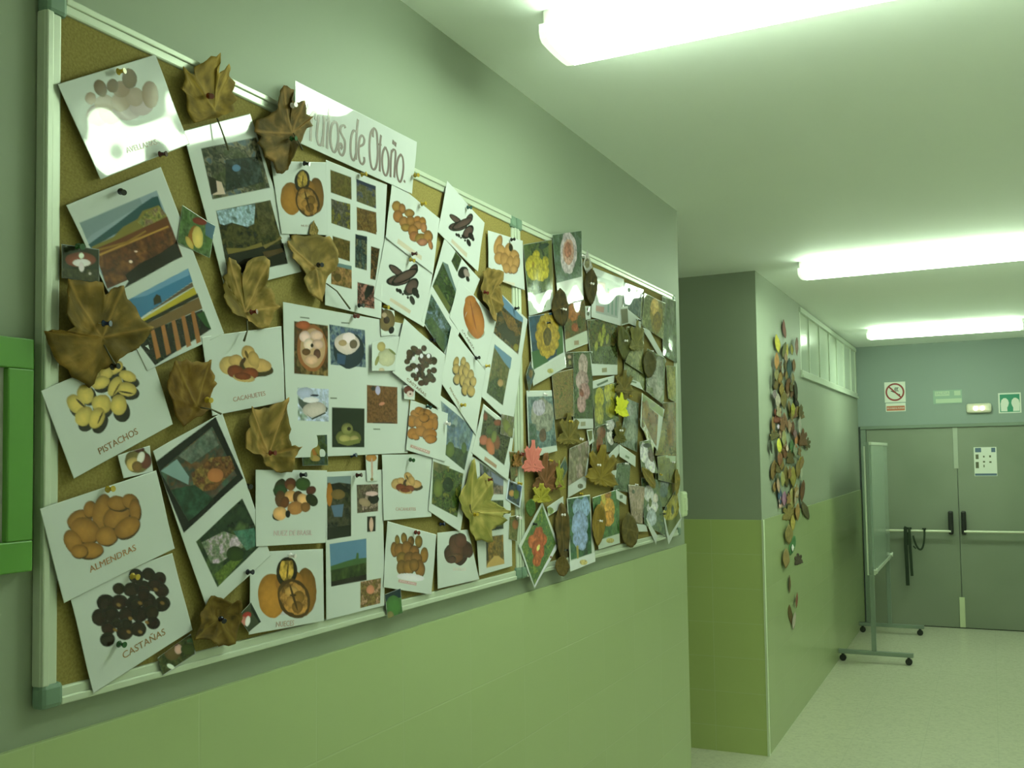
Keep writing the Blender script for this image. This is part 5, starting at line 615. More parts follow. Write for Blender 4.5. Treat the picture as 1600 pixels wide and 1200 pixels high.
['L','dried_leaf','crumpled brown leaf with a blue pin at the bottom frame of the autumn board','leaf','dried leaves pinned on the autumn fruit board',5,[1.2153,1.4673],[1.1711,1.4806,1.1877,1.4906,1.1982,1.508,1.2175,1.5022,1.2394,1.4894,1.2573,1.4933,1.2641,1.4759,1.2686,1.4588,1.2572,1.4378,1.2527,1.419,1.2131,1.4215,1.1919,1.4365,1.155,1.4431,1.165,1.4568,1.1712,1.4682],[[92,68,27],[43,33,16],[130,103,46]],None,1.4],
['L','dried_leaf','tall olive-brown leaf beside the pumpkin card','leaf','dried leaves pinned on the autumn fruit board',2,[2.1904,2.1528],[2.1467,2.214,2.1803,2.2287,2.2111,2.2281,2.2523,2.2292,2.2516,2.2076,2.2289,2.1918,2.2473,2.1704,2.2593,2.1416,2.2523,2.1239,2.2234,2.114,2.2194,2.0864,2.1887,2.0945,2.1769,2.1093,2.1387,2.1364,2.1434,2.1576,2.1366,2.1683,2.1491,2.1938],[[111,87,43],[69,58,25],[166,128,77]],None,1.3],
['L','dried_leaf','big yellow-green maple leaf at the lower right of the autumn board','leaf','dried leaves pinned on the autumn fruit board',3,[2.067,1.5951],[2.0674,1.7181,2.0845,1.7286,2.098,1.7007,2.1002,1.6752,2.1472,1.6912,2.1768,1.6789,2.1855,1.664,2.1845,1.6319,2.169,1.6181,2.2362,1.597,2.2906,1.5849,2.2292,1.5737,2.2606,1.5612,2.2222,1.5505,2.1669,1.5429,2.172,1.5107,2.0847,1.5211,2.063,1.548,2.0582,1.5762,2.0153,1.6036,2.0001,1.6344,2.0164,1.6501,2.044,1.6684,2.0557,1.6959],[[126,116,56],[96,95,42],[197,166,98]],[2.067,1.5923,2.0534,1.6042,2.0454,1.613],1.1],
['L','dried_leaf','small dried leaf tip over the caption of the upper walnut card','leaf','dried leaves pinned on the autumn fruit board',2,[1.4734,2.179],[1.4638,2.187,1.4735,2.198,1.4792,2.1891,1.4869,2.1819,1.4849,2.1725,1.4713,2.1672,1.458,2.1682],[[104,83,36],[77,61,25],[181,136,79]],None,.7],
['S','flower_card','dark green blank card at the top right corner of the far board','flower card','flower photo cards on the far board',0,[3.6658,2.3757,3.8504,2.383,3.8458,2.1161,3.6558,2.1321],0,[['N',[3.6658,2.3757,3.8504,2.383,3.8458,2.1161,3.6558,2.1321],[82,94,76,72,85,56,95,101,88],.05],['E',3.7265,2.1419,.024,-.0007,.0022,-.0091,[147,166,157],.1,.8]]],
['S','flower_card','blue-grey photo card at the top of the far board, right of the chart','flower card','flower photo cards on the far board',0,[3.2129,2.3616,3.4395,2.3681,3.4062,2.2488,3.2017,2.2658],0,[['N',[3.2129,2.3616,3.4395,2.3681,3.4062,2.2488,3.2017,2.2658],[81,93,100,65,77,87,98,105,109],.03]]],
['S','flower_card','grey stalk photo card right of the blue-grey card','flower card','flower photo cards on the far board',1,[3.406,2.3456,3.4975,2.3506,3.481,2.2605,3.3855,2.2227],0,[['N',[3.406,2.3456,3.4975,2.3506,3.481,2.2605,3.3855,2.2227],[130,129,117,100,101,70],.01]]],
['S','flower_card','card of a dry yellow-brown flower head at the top right','flower card','flower photo cards on the far board',2,[3.4387,2.3549,3.7005,2.3507,3.6531,2.1956,3.3981,2.2221],0,[['N',[3.4387,2.3549,3.7005,2.3507,3.6531,2.1956,3.3981,2.2221],[115,115,71,86,88,53,139,137,94],.02],['E',3.5819,2.289,.0815,-.0056,.0107,-.0816,[130,107,43],.3,.8],['E',3.5629,2.3156,.0501,-.0025,.0069,-.0361,[215,165,92],.2,.8],['E',3.5869,2.2604,.0479,-.0028,.0059,-.0408,[119,90,30],.3,.8],['E',3.5845,2.3276,.031,-.0009,.0043,-.0136,[245,193,116],.1,.8]]],
['S','caption_slip','blank caption slip slanting below the dry flower head card','paper slip','flower photo cards on the far board',3,[3.3975,2.2116,3.4757,2.2208,3.6906,2.1104,3.6603,2.0941],0,[]],
['S','caption_slip','caption slip right below the blue-grey photo card','paper slip','flower photo cards on the far board',2,[3.2539,2.2647,3.3931,2.2429,3.3909,2.2084,3.2508,2.2127],0,[['P',[3.3368,2.24,3.3615,2.2389,3.3612,2.2346,3.3364,2.2345],[77,80,69]]]],
['S','flower_card','card of yellow catkins on dark foliage, under the chart sheet','flower card','flower photo cards on the far board',0,[2.8629,2.1767,3.1482,2.2205,3.1311,2.0149,2.8972,1.9943],0,[['N',[2.8629,2.1767,3.1482,2.2205,3.1331,2.0509,2.8944,2.0351],[73,73,34,58,60,27,88,73,41,55,67,37],.02],['N',[2.902,2.0917,3.1314,2.1185,3.1276,2.0505,2.8944,2.0351],[54,63,35,66,73,42],.02],['E',2.9735,2.1332,.0141,-.0077,.0008,-.019,[132,127,52],.2,.8],['E',3.011,2.1644,.0144,-.0079,.0009,-.0193,[130,126,51],.2,.8],['E',3.046,2.1353,.0147,-.0081,.0008,-.0194,[132,128,52],.2,.8],['E',2.9417,2.0995,.0138,-.0076,.0007,-.0187,[134,129,52],.2,.8],['E',2.9932,2.12,.0143,-.0078,.0007,-.0191,[133,128,52],.2,.8],['E',3.0155,2.1533,.0144,-.0079,.0009,-.0193,[131,127,51],.2,.8],['P',[2.9884,2.0274,3.0342,2.0327,3.0334,2.0173,2.9876,2.0122],[131,117,97]]]],
['S','flower_card','olive leaf photo card in the middle row of the far board','flower card','flower photo cards on the far board',0,[3.208,2.0774,3.4684,2.1088,3.4269,1.9719,3.1987,2.0158],0,[['N',[3.208,2.0774,3.4684,2.1088,3.4269,1.9719,3.1987,2.0158],[93,95,55,71,77,38,119,119,71],.012]]],
['S','flower_card','pale stalk photo card beneath the right catkin leaf','flower card','flower photo cards on the far board',4,[3.2266,2.1977,3.4169,2.216,3.3928,2.0381,3.2073,2.0651],0,[['N',[3.2266,2.1977,3.4169,2.216,3.3928,2.0381,3.2073,2.0651],[110,107,65,80,83,44,138,132,86],.015],['E',3.3473,2.1106,.0297,.0162,.0042,-.0445,[140,134,92],.2,.8]]],
['S','flower_card','card of a pale lilac iris at the right side of the far board','flower card','flower photo cards on the far board',4,[3.4507,2.1397,3.6767,2.1206,3.6343,1.9294,3.423,1.9717],0,[['N',[3.4507,2.1397,3.6767,2.1206,3.6343,1.9294,3.423,1.9717],[74,81,47,92,93,53,58,65,41],.02],['E',3.5813,2.0787,.0613,-.0138,.0032,-.0412,[126,121,117],.2,.8],['E',3.5155,2.0163,.0638,-.0159,.0005,-.027,[148,140,139],.2,.8],['E',3.5688,1.9976,.0612,-.0034,.0037,-.0491,[135,126,125],.2,.8],['E',3.5996,2.0398,.0424,-.0028,.003,-.0405,[117,114,109],.2,.8],['P',[3.6481,2.084,3.6946,2.0648,3.6532,1.9936,3.6335,2.0196],[48,56,30]]]],
['S','flower_card','yellow-green pale leaf photo at the right edge of the far board','flower card','flower photo cards on the far board',0,[3.6968,2.0948,3.8258,2.1006,3.8141,1.9465,3.7091,1.9601],0,[['N',[3.6968,2.0948,3.8258,2.1006,3.8141,1.9465,3.7091,1.9601],[136,129,69,115,115,63],.02],['E',3.7589,2.0277,.0579,-.0052,.0037,-.0701,[142,129,67],.2,.8]]],
['S','flower_card','tall card of orange-brown bark or foliage at the right frame','flower card','flower photo cards on the far board',5,[3.6279,1.9403,3.7988,1.9482,3.7849,1.7238,3.5095,1.7276],0,[['N',[3.6279,1.9403,3.7988,1.9482,3.7849,1.7238,3.5095,1.7276],[95,87,40,107,73,35,115,100,46,80,70,34],.02],['E',3.722,1.832,.0538,-.0057,.001,-.0782,[114,78,37],.2,.8],['E',3.5958,1.785,.0416,-.0272,-.0015,-.0531,[117,103,46],.2,.8]]],
['S','flower_card','slanted card of an orange flower with its caption slip above','flower card','flower photo cards on the far board',6,[3.3692,1.9644,3.6401,1.9116,3.5377,1.745,3.3426,1.8372],0,[['P',[3.3817,1.963,3.626,1.9133,3.6165,1.8792,3.3732,1.9287],[124,130,88]],['N',[3.3698,1.934,3.5611,1.8864,3.5253,1.7625,3.355,1.8375],[122,86,36,107,66,36,93,74,32],.015],['E',3.416,1.9029,.0386,-.0022,.0015,-.0343,[130,91,37],.2,.8],['E',3.4923,1.871,.0507,.0301,.0075,-.0277,[107,63,36],.2,.8],['P',[3.4671,1.9298,3.5262,1.9344,3.525,1.9169,3.466,1.9126],[117,112,95]]]],
['S','caption_slip','white caption slip with a small picture in the middle of the far board','paper slip','flower photo cards on the far board',1,[3.1987,2.0158,3.3655,2.0044,3.4016,1.9769,3.1975,1.9954],0,[['P',[3.2622,2.0059,3.3344,2.0023,3.3279,1.9965,3.2617,1.9988],[78,89,70]]]],
['S','flower_card','card of bright yellow tulips in the centre of the far board','flower card','flower photo cards on the far board',0,[2.9049,1.9538,3.1185,1.9863,3.1386,1.8524,2.9131,1.8238],0,[['N',[2.9049,1.9538,3.1185,1.9863,3.1386,1.8524,2.9131,1.8238],[80,87,35,64,71,31],.02],['E',2.9628,1.9231,.0384,-.0019,.0019,-.038,[171,155,43],.2,.8],['E',3.057,1.9473,.0512,-.0019,.0028,-.0351,[173,159,49],.2,.8],['E',2.9552,1.8737,.0442,-.0019,.0016,-.0378,[143,131,40],.2,.8],['E',3.0647,1.8931,.0492,-.0017,.002,-.0312,[138,130,48],.2,.8]]],
['S','caption_slip','narrow blue-lettered caption slip above the yellow tulips','paper slip','flower photo cards on the far board',1,[2.9012,1.9778,3.1035,2.011,3.0966,1.9849,2.8999,1.9505],0,[['P',[2.9351,1.9688,3.0384,1.9927,3.0433,1.9861,2.9448,1.963],[80,91,81]]]],
['S','flower_card','card of a pale grey-green orchid beside the yellow paper leaf','flower card','flower photo cards on the far board',0,[3.2287,1.9363,3.3542,1.9236,3.3243,1.7411,3.145,1.7692],0,[['N',[3.2287,1.9363,3.3542,1.9236,3.3243,1.7411,3.145,1.7692],[112,117,117,85,93,84,71,84,67],.018],['E',3.2616,1.8969,.0428,-.0015,.0017,-.0247,[128,127,129],.2,.8],['E',3.2626,1.8149,.0583,-.0185,-.0026,-.0326,[119,121,113],.2,.8]]],
['S','flower_card','narrow card of a black and yellow butterfly near the orange flower card','flower card','flower photo cards on the far board',7,[3.3321,1.8662,3.3814,1.8592,3.499,1.7711,3.4825,1.7235],0,[['N',[3.3321,1.8662,3.3814,1.8592,3.499,1.7711,3.4825,1.7235],[245,233,245,146,138,63],.03],['E',3.3716,1.8041,.0357,.0203,.0048,-.0195,[133,116,50],.2,.8]]],
['S','flower_card','card of a white and dark spotted flower, lower right part of the far board','flower card','flower photo cards on the far board',8,[3.3267,1.7791,3.4474,1.7886,3.5318,1.6582,3.3381,1.6667],0,[['N',[3.3267,1.7791,3.4474,1.7886,3.5318,1.6582,3.3381,1.6667],[83,90,55,64,72,44],.02],['E',3.3737,1.7374,.0453,-.0024,-.0001,-.0379,[231,213,245],.2,.8],['E',3.4409,1.6901,.0566,.0159,.0024,-.0339,[223,206,237],.2,.8],['E',3.4539,1.7286,.0337,.012,.0018,-.0254,[86,62,67],.2,.8],['E',3.4136,1.7662,.0488,-.0006,.0002,-.0085,[25,20,31],.1,.8]]],
['S','flower_card','card of red bellflowers beside the white daisies photo','flower card','flower photo cards on the far board',1,[2.9131,1.8238,3.0094,1.8392,3.0078,1.7112,2.8644,1.7164],0,[['N',[2.9131,1.8238,3.0094,1.8392,3.0078,1.7112,2.8644,1.7164],[72,68,33,56,52,27],.02],['E',2.9668,1.806,.0397,-.0117,-.002,-.0225,[100,49,32],.3,.8],['E',2.9548,1.7682,.0301,-.0017,.0002,-.0339,[119,60,37],.3,.8],['E',2.9615,1.7418,.0262,-.0012,-.0001,-.0226,[114,58,36],.3,.8]]],
['S','flower_card','card of white and black petals next to the red bellflowers','flower card','flower photo cards on the far board',1,[3.0098,1.8469,3.1005,1.8592,3.1325,1.7454,3.0094,1.7417],0,[['N',[3.0098,1.8469,3.1005,1.8592,3.1325,1.7454,3.0094,1.7417],[45,60,28,34,38,25],.02],['E',3.0562,1.8346,.0376,-.0103,-.0015,-.0193,[190,178,195],.2,.8],['E',3.0539,1.7919,.0336,.0115,.0025,-.0265,[214,199,214],.2,.8],['E',3.0341,1.8148,.0147,-.0002,.0003,-.0046,[28,30,27],0],['E',3.0808,1.7962,.0128,.005,.001,-.0115,[28,27,27],0,.8]]],
['S','flower_card','card of violet blue flowers at the lower right of the far board','flower card','flower photo cards on the far board',0,[3.5321,1.6626,3.7312,1.6537,3.7509,1.5154,3.5229,1.5278],0,[['N',[3.5321,1.6626,3.7312,1.6537,3.7509,1.5154,3.5229,1.5278],[98,104,63,85,91,57],.02],['E',3.648,1.6197,.0489,-.0023,-.0015,-.0314,[103,106,119],.2,.8],['E',3.6311,1.5844,.0485,-.0019,-.0019,-.0267,[74,86,93],.2,.8]]],
['S','flower_card','olive background card with a white corner slip at the right frame','flower card','flower photo cards on the far board',6,[3.5363,1.7238,3.7824,1.7315,3.7806,1.6063,3.5436,1.6316],0,[['N',[3.5363,1.7238,3.7824,1.7315,3.7806,1.6063,3.5436,1.6316],[111,106,55,89,86,48],.02],['P',[3.6416,1.7312,3.7748,1.7325,3.7723,1.6991,3.7049,1.6999,3.6913,1.716,3.6407,1.7186],[174,181,162]]]],
['S','flower_card','card of white daffodils at the bottom right of the far board','flower card','flower photo cards on the far board',1,[3.3616,1.6453,3.5505,1.6315,3.6398,1.4054,3.3817,1.4685],0,[['N',[3.3616,1.6453,3.5505,1.6315,3.6398,1.4054,3.3817,1.4685],[76,92,76,63,80,63,95,106,70],.02],['E',3.4469,1.5832,.0592,.0159,.0009,-.0343,[214,202,226],.2,.8],['E',3.4828,1.53,.0618,-.0288,-.0107,-.0227,[225,210,235],.2,.8],['E',3.4668,1.488,.0578,-.0023,-.0038,-.0341,[174,175,202],.2,.8],['E',3.4577,1.5485,.0183,-.0011,-.0009,-.0171,[85,92,57],.2,.8],['E',3.5253,1.5625,.0271,-.0012,-.0012,-.0174,[227,201,213],.2,.8]]],
['S','caption_slip','white slanting caption slip under the white daffodils card','paper slip','flower photo cards on the far board',2,[3.3713,1.5026,3.4148,1.4893,3.5355,1.414,3.513,1.3834],0,[]],
['S','caption_slip','white caption slip with yellow print at the bottom frame of the far board','paper slip','flower photo cards on the far board',2,[3.2603,1.4832,3.4006,1.4671,3.4181,1.4405,3.2881,1.4498],0,[['P',[3.2658,1.4767,3.3064,1.4533,3.2881,1.4506,3.2596,1.4711],[228,188,111]]]],
['S','flower_card','card of a yellow sunflower with pointed corners at the bottom right corner','flower card','flower photo cards on the far board',2,[3.7869,1.5876,3.8519,1.4606,3.6661,1.3696,3.597,1.5017],0,[['P',[3.7709,1.5789,3.8364,1.464,3.6757,1.4025,3.611,1.5008],[86,89,40]],['E',3.7359,1.5162,.0863,-.0505,-.0118,-.0503,[145,126,41],.2,.8],['E',3.675,1.4925,.0727,-.002,-.0044,-.0269,[162,143,61],.2,.8],['E',3.7319,1.5027,.0179,-.0014,-.001,-.0182,[58,58,28],.1,.8],['E',3.6335,1.5173,.0228,-.0008,-.0013,-.0116,[40,46,27],.1,.8]]],
['S','flower_card','dim grey-green photo card in the lower middle of the far board','flower card','flower photo cards on the far board',0,[3.1135,1.7009,3.2561,1.7071,3.2202,1.5966,3.0706,1.6104],0,[['N',[3.1135,1.7009,3.2561,1.7071,3.2202,1.5966,3.0706,1.6104],[62,78,53,78,90,73,51,65,43],.02]]],
['S','caption_slip','white caption slip forming the left arm of a gable, right of the bellflowers','paper slip','flower photo cards on the far board',2,[3.1284,1.7697,3.1667,1.758,3.0431,1.6903,3.0033,1.7233],0,[['P',[3.0285,1.7097,3.055,1.7132,3.0598,1.7055,3.0333,1.7019],[116,116,110]]]],
['S','caption_slip','white caption slip forming the right arm of a gable, above the grey-green photo','paper slip','flower photo cards on the far board',3,[3.1284,1.7697,3.2991,1.7273,3.293,1.6862,3.1315,1.7263],0,[['P',[3.1936,1.7319,3.2336,1.7236,3.2273,1.7156,3.1874,1.7239],[119,129,119]]]],
['S','caption_slip','tiny blank white slip between the big olive leaf and the grey-green photo','paper slip','flower photo cards on the far board',1,[3.032,1.6778,3.1068,1.6786,3.0966,1.6515,3.0466,1.6567],0,[]],
['S','flower_card','card of a pinkish-brown flower low in the middle right of the far board','flower card','flower photo cards on the far board',2,[3.2161,1.625,3.3946,1.6106,3.357,1.4744,3.243,1.4905],0,[['N',[3.2161,1.625,3.3946,1.6106,3.357,1.4744,3.243,1.4905],[152,122,115,131,107,93,167,133,132],.02],['E',3.2672,1.5968,.0166,-.0004,-.0007,-.0073,[54,51,41],.1],['E',3.3442,1.5666,.0742,-.0024,-.0035,-.0373,[156,125,119],.1,.8]]],
['S','flower_card','card of pink-grey cherry blossom hanging beside the olive maple leaf','flower card','flower photo cards on the far board',0,[2.7031,1.7534,2.8724,1.783,2.8272,1.627,2.6835,1.6011],0,[['N',[2.7031,1.7534,2.8724,1.783,2.8195,1.6615,2.6808,1.6357],[120,105,93,110,97,81,154,124,127],.03],['P',[2.6808,1.6357,2.8151,1.6652,2.83,1.6276,2.6835,1.5994],[193,188,199]],['E',2.7843,1.6339,.0236,-.0004,-.0008,-.0078,[104,96,90],.1,.8]]],
['S','flower_card','card of an orange gerbera on green at the bottom centre of the far board','flower card','flower photo cards on the far board',1,[2.8774,1.5922,3.125,1.6123,3.1198,1.4228,2.9221,1.4201],0,[['N',[2.8774,1.5922,3.125,1.6123,3.1217,1.4558,2.8991,1.4479],[59,94,57,72,104,57],.03],['E',3.0179,1.6086,.0346,-.022,-.0036,-.0404,[184,137,50],.2,.8],['E',3.015,1.5555,.0675,.016,.0007,-.0383,[199,136,45],.2,.8],['E',3.0182,1.5172,.0539,-.0014,-.0035,-.0265,[200,127,45],.2,.8],['E',3.0223,1.5951,.0291,-.0005,-.0013,-.0099,[133,80,37],.2,.8],['E',2.9755,1.5839,.02,.0094,.0004,-.0227,[183,151,61],.2,.8],['P',[2.9207,1.4497,3.1185,1.458,3.121,1.4238,2.9271,1.4203],[188,190,189]],['E',3.0297,1.4403,.0354,-.0004,-.0031,-.0083,[175,152,89],.1,.8]]],
['S','caption_slip','tiny caption slip right of the orange gerbera','paper slip','flower photo cards on the far board',2,[3.0922,1.6115,3.1975,1.5835,3.1912,1.5531,3.0958,1.5791],0,[['P',[3.1282,1.5903,3.1594,1.5904,3.1586,1.5776,3.1275,1.5776],[100,106,100]]]],
['S','flower_card','card of small toadstools above the pink orchid card','flower card','flower photo cards on the far board',0,[2.6817,2.0517,2.7446,2.0601,2.7424,2.011,2.683,2.0028],0,[['N',[2.6817,2.0517,2.7446,2.0601,2.7424,2.011,2.683,2.0028],[63,56,33,48,43,25],.01],['E',2.7157,2.0414,.014,-.0002,.0013,-.0057,[162,127,120],.2],['E',2.7193,2.024,.0105,-.0003,.0009,-.0071,[132,126,81],.2]]],
['S','flower_card','card of golden autumn foliage beside the pink orchid card','flower card','flower photo cards on the far board',0,[2.5796,1.9785,2.7539,2.0091,2.7425,1.8555,2.5982,1.8407],0,[['N',[2.5796,1.9785,2.7539,2.0091,2.7425,1.8555,2.5982,1.8407],[110,87,47,92,83,44,126,89,53,76,75,36],.012]]],
['S','flower_card','card of a tall pink orchid with a white caption slip','flower card','flower photo cards on the far board',1,[2.7446,2.0601,2.9013,2.0767,2.8983,1.8197,2.7337,1.8146],0,[['N',[2.7446,2.0601,2.9013,2.0767,2.8979,1.8512,2.7351,1.8464],[63,74,43,53,64,40],.02],['E',2.8228,2.0255,.0373,-.0017,.0031,-.0366,[167,136,142],.2,.8],['E',2.8111,1.9737,.0518,-.0015,.0035,-.0328,[158,121,130],.2,.8],['E',2.828,1.9383,.0467,-.0014,.0026,-.0292,[163,113,123],.2,.8],['E',2.803,1.8972,.0368,-.0014,.0016,-.029,[161,117,127],.2,.8],['E',2.8047,1.9334,.0174,.012,.0034,-.0129,[121,62,60],.2,.8],['P',[2.7351,1.8475,2.8979,1.8523,2.8963,1.8189,2.7337,1.8146],[195,190,202]],['P',[2.792,1.839,2.8327,1.8417,2.8321,1.8272,2.7914,1.8247],[137,126,110]]]],
['S','flower_card','wide card of white hyacinth blossom left of the golden foliage card','flower card','flower photo cards on the far board',0,[2.4074,1.9173,2.5776,1.9283,2.6089,1.746,2.4149,1.7239],0,[['N',[2.414,1.9007,2.5809,1.911,2.6031,1.7629,2.4194,1.7494],[82,101,113,99,113,121,66,84,93],.02],['E',2.5083,1.8512,.0727,-.0019,.0024,-.0494,[133,126,123],.2,.8],['E',2.4902,1.8735,.0454,-.0009,.0019,-.023,[169,152,183],.1,.8],['E',2.5344,1.8289,.0467,-.001,.0012,-.0266,[118,114,111],.2,.8],['E',2.5098,1.7921,.0245,-.0008,.0003,-.0197,[84,58,51],.2,.8],['N',[2.4221,1.826,2.4659,1.8238,2.4783,1.7559,2.4195,1.7525],[47,72,60,75,84,86],.01]]],
['S','flower_card','card of orange autumn berries with a white caption, right of the sunflower card','flower card','flower photo cards on the far board',0,[2.671,2.1997,2.8442,2.2405,2.8658,2.099,2.686,2.0525],0,[['N',[2.671,2.1997,2.8442,2.2405,2.8612,2.141,2.6834,2.0908],[98,72,39,79,62,33,75,74,43],.015],['E',2.7576,2.1902,.054,-.0013,.0072,-.0289,[138,77,42],.3,.8],['E',2.7643,2.1407,.0307,-.0007,.0036,-.0145,[137,65,41],.3,.8],['E',2.8016,2.1633,.0185,-.001,.0023,-.022,[65,65,33],.2,.8],['P',[2.6817,2.0906,2.8612,2.1418,2.8622,2.1023,2.686,2.0525],[190,190,184]],['P',[2.7534,2.0963,2.7933,2.1021,2.7926,2.0876,2.7527,2.082],[150,123,105]]]],
['S','flower_card','card of a big yellow sunflower on blue, left part of the far board','flower card','flower photo cards on the far board',1,[2.4258,2.1316,2.6533,2.1783,2.684,2.0053,2.4477,1.9325],0,[['N',[2.4258,2.1316,2.6533,2.1783,2.6647,2.0508,2.4532,1.9805],[35,58,84,29,50,71],.04],['P',[2.6114,2.1658,2.6616,2.1759,2.6647,2.0508,2.6184,2.0361],[56,85,47]],['P',[2.4403,2.0313,2.5042,2.0456,2.5572,2.0138,2.4532,1.9805],[46,79,48]],['P',[2.4553,1.9784,2.6815,2.046,2.6848,2.0054,2.4492,1.9333],[195,193,199]],['E',2.568,1.986,.0223,-.0003,.0017,-.0074,[173,157,98],.1,.8],['E',2.6127,2.0973,.0279,-.0007,.0031,-.0179,[154,120,38],.2,.8],['E',2.6036,2.0708,.0278,-.0007,.0028,-.0178,[157,122,39],.2,.8],['E',2.5809,2.0499,.0273,-.0007,.0026,-.0177,[158,122,39],.2,.8],['E',2.551,2.0401,.0268,-.0007,.0025,-.0175,[158,122,39],.2,.8],['E',2.5221,2.0437,.0263,-.0007,.0025,-.0174,[155,120,38],.2,.8],['E',2.5015,2.0595,.026,-.0007,.0026,-.0173,[153,118,37],.2,.8],['E',2.4943,2.0832,.0259,-.0006,.0028,-.0172,[151,117,37],.2,.8],['E',2.5022,2.1089,.026,-.0007,.0031,-.0173,[151,118,37],.2,.8],['E',2.5233,2.13,.0264,-.0007,.0033,-.0174,[151,118,37],.2,.8],['E',2.5525,2.1411,.0269,-.0007,.0034,-.0176,[151,118,37],.2,.8],['E',2.5822,2.139,.0274,-.0007,.0034,-.0178,[151,118,37],.2,.8],['E',2.6044,2.1238,.0278,-.0007,.0033,-.0179,[152,119,37],.2,.8],['E',2.5524,2.0906,.0648,-.002,.0071,-.0507,[156,119,39],.15,.8],['E',2.5523,2.0873,.0284,-.0011,.0031,-.0277,[82,64,24],.3,.8]]],
['S','cutout_photo','small blue diamond photo on the white frame left of the hyacinth card','small photo','flower photo cards on the far board',2,[2.432,2.0025,2.4609,1.9698,2.418,1.9137,2.4019,1.9638],0,[['N',[2.432,2.0025,2.4609,1.9698,2.418,1.9137,2.4019,1.9638],[37,50,75,49,61,37],.012],['E',2.433,1.9677,.0117,-.0005,.0009,-.0129,[92,65,32],.2,.8]]],
['S','chart_sheet','white chart sheet with pink squares and blue stripes near the top frame','chart','flower photo cards on the far board',1,[2.9251,2.3621,3.2192,2.37,3.1714,2.1937,2.8971,2.1901],0,[['P',[2.9251,2.3621,3.2192,2.37,3.1714,2.1937,2.8971,2.1901],[208,205,220]],['P',[2.9538,2.3385,3.1779,2.3478,3.1481,2.2182,2.9374,2.2104],[162,163,178]],['P',[2.9649,2.3212,3.0351,2.3268,3.0318,2.3048,2.9639,2.3],[175,131,131]],['P',[2.963,2.2826,3.0226,2.2878,3.0197,2.2718,2.9622,2.2672],[171,142,138]],['P',[2.9436,2.2359,3.018,2.2405,3.0108,2.2201,2.9396,2.2164],[173,125,128]],['P',[3.0554,2.3124,3.0703,2.3131,3.0614,2.2268,3.0466,2.2264],[117,137,140]],['P',[3.0928,2.3103,3.108,2.311,3.0989,2.2239,3.0837,2.2235],[117,137,140]],['P',[3.1311,2.3122,3.1467,2.313,3.1373,2.2249,3.1219,2.2245],[117,138,140]],['E',3.0646,2.2863,.0151,-.0009,.0022,-.0159,[182,173,99],.1,.8]]],
['S','cutout_photo','small grey card under the right corner of the chart sheet','small photo','flower photo cards on the far board',3,[3.1707,2.2607,3.2487,2.2764,3.2531,2.2117,3.1748,2.1949],0,[['P',[3.1748,2.254,3.2446,2.2668,3.2486,2.2145,3.1785,2.1998],[100,94,80]]]],
['S','cutout_photo','tiny strip photo of seedlings left of the chart sheet bottom','small photo','flower photo cards on the far board',0,[2.8527,2.2207,2.901,2.2289,2.8968,2.1844,2.8524,2.1751],0,[['E',2.879,2.2139,.0135,-.0003,.0018,-.0068,[86,81,56],.2],['E',2.8763,2.1986,.0116,-.0003,.0015,-.0067,[77,76,70],.2]]],
['S','flower_card','card of a pale round pink flower standing over the top board frame','flower card','flower photo cards on the far board',1,[2.6008,2.4048,2.8277,2.4658,2.8329,2.2389,2.6328,2.1857],0,[['N',[2.6008,2.4048,2.8277,2.4658,2.8224,2.3127,2.6111,2.2567],[61,77,64,48,66,45,70,85,77],.03],['E',2.7171,2.3718,.0669,-.003,.0128,-.0677,[183,160,178],.1,.8],['E',2.7172,2.3736,.044,-.0018,.0084,-.0414,[175,125,119],.1,.8],['E',2.7175,2.3808,.0299,-.0011,.0058,-.0252,[153,88,77],.1,.8],['P',[2.6111,2.2567,2.8233,2.3136,2.8329,2.2389,2.6328,2.1857],[195,188,197]]]],
['S','flower_card','card of yellow daffodils at the top left corner of the far board','flower card','flower photo cards on the far board',0,[2.4027,2.3354,2.5977,2.3893,2.5997,2.1777,2.4316,2.1331],0,[['N',[2.4027,2.3354,2.5977,2.3893,2.598,2.2357,2.4241,2.1871],[56,68,36,69,77,44,44,55,35],.02],['P',[2.5717,2.3799,2.5977,2.3886,2.5965,2.2372,2.5784,2.248],[88,85,38]],['E',2.488,2.3198,.0259,-.0006,.0049,-.0167,[153,132,37],.2,.8],['E',2.4532,2.287,.035,-.0113,.0035,-.0279,[153,132,38],.2,.8],['E',2.506,2.2931,.0385,-.0008,.0069,-.0202,[159,138,39],.2,.8],['E',2.5492,2.311,.0222,-.0007,.004,-.017,[161,140,40],.2,.8],['E',2.4634,2.2625,.034,.0071,.0084,-.0182,[160,139,40],.2,.8],['E',2.5165,2.2682,.031,-.0008,.0052,-.0202,[166,144,41],.2,.8],['E',2.5481,2.2837,.0237,-.0009,.0041,-.0238,[165,144,41],.2,.8],['E',2.491,2.3004,.0305,-.0007,.0055,-.0201,[156,135,38],.2,.8],['E',2.4644,2.289,.009,-.0003,.0016,-.0086,[119,92,29],.1,.8],['E',2.4943,2.2877,.0092,-.0003,.0016,-.0074,[133,112,31],.1],['E',2.5393,2.3582,.0372,.0057,.0131,-.0059,[26,42,34],.2,.8],['P',[2.4248,2.1862,2.5996,2.2349,2.5997,2.1777,2.4316,2.1331],[183,185,185]],['P',[2.4979,2.1804,2.5445,2.1904,2.5439,2.1751,2.5011,2.1653],[88,111,73]]]],
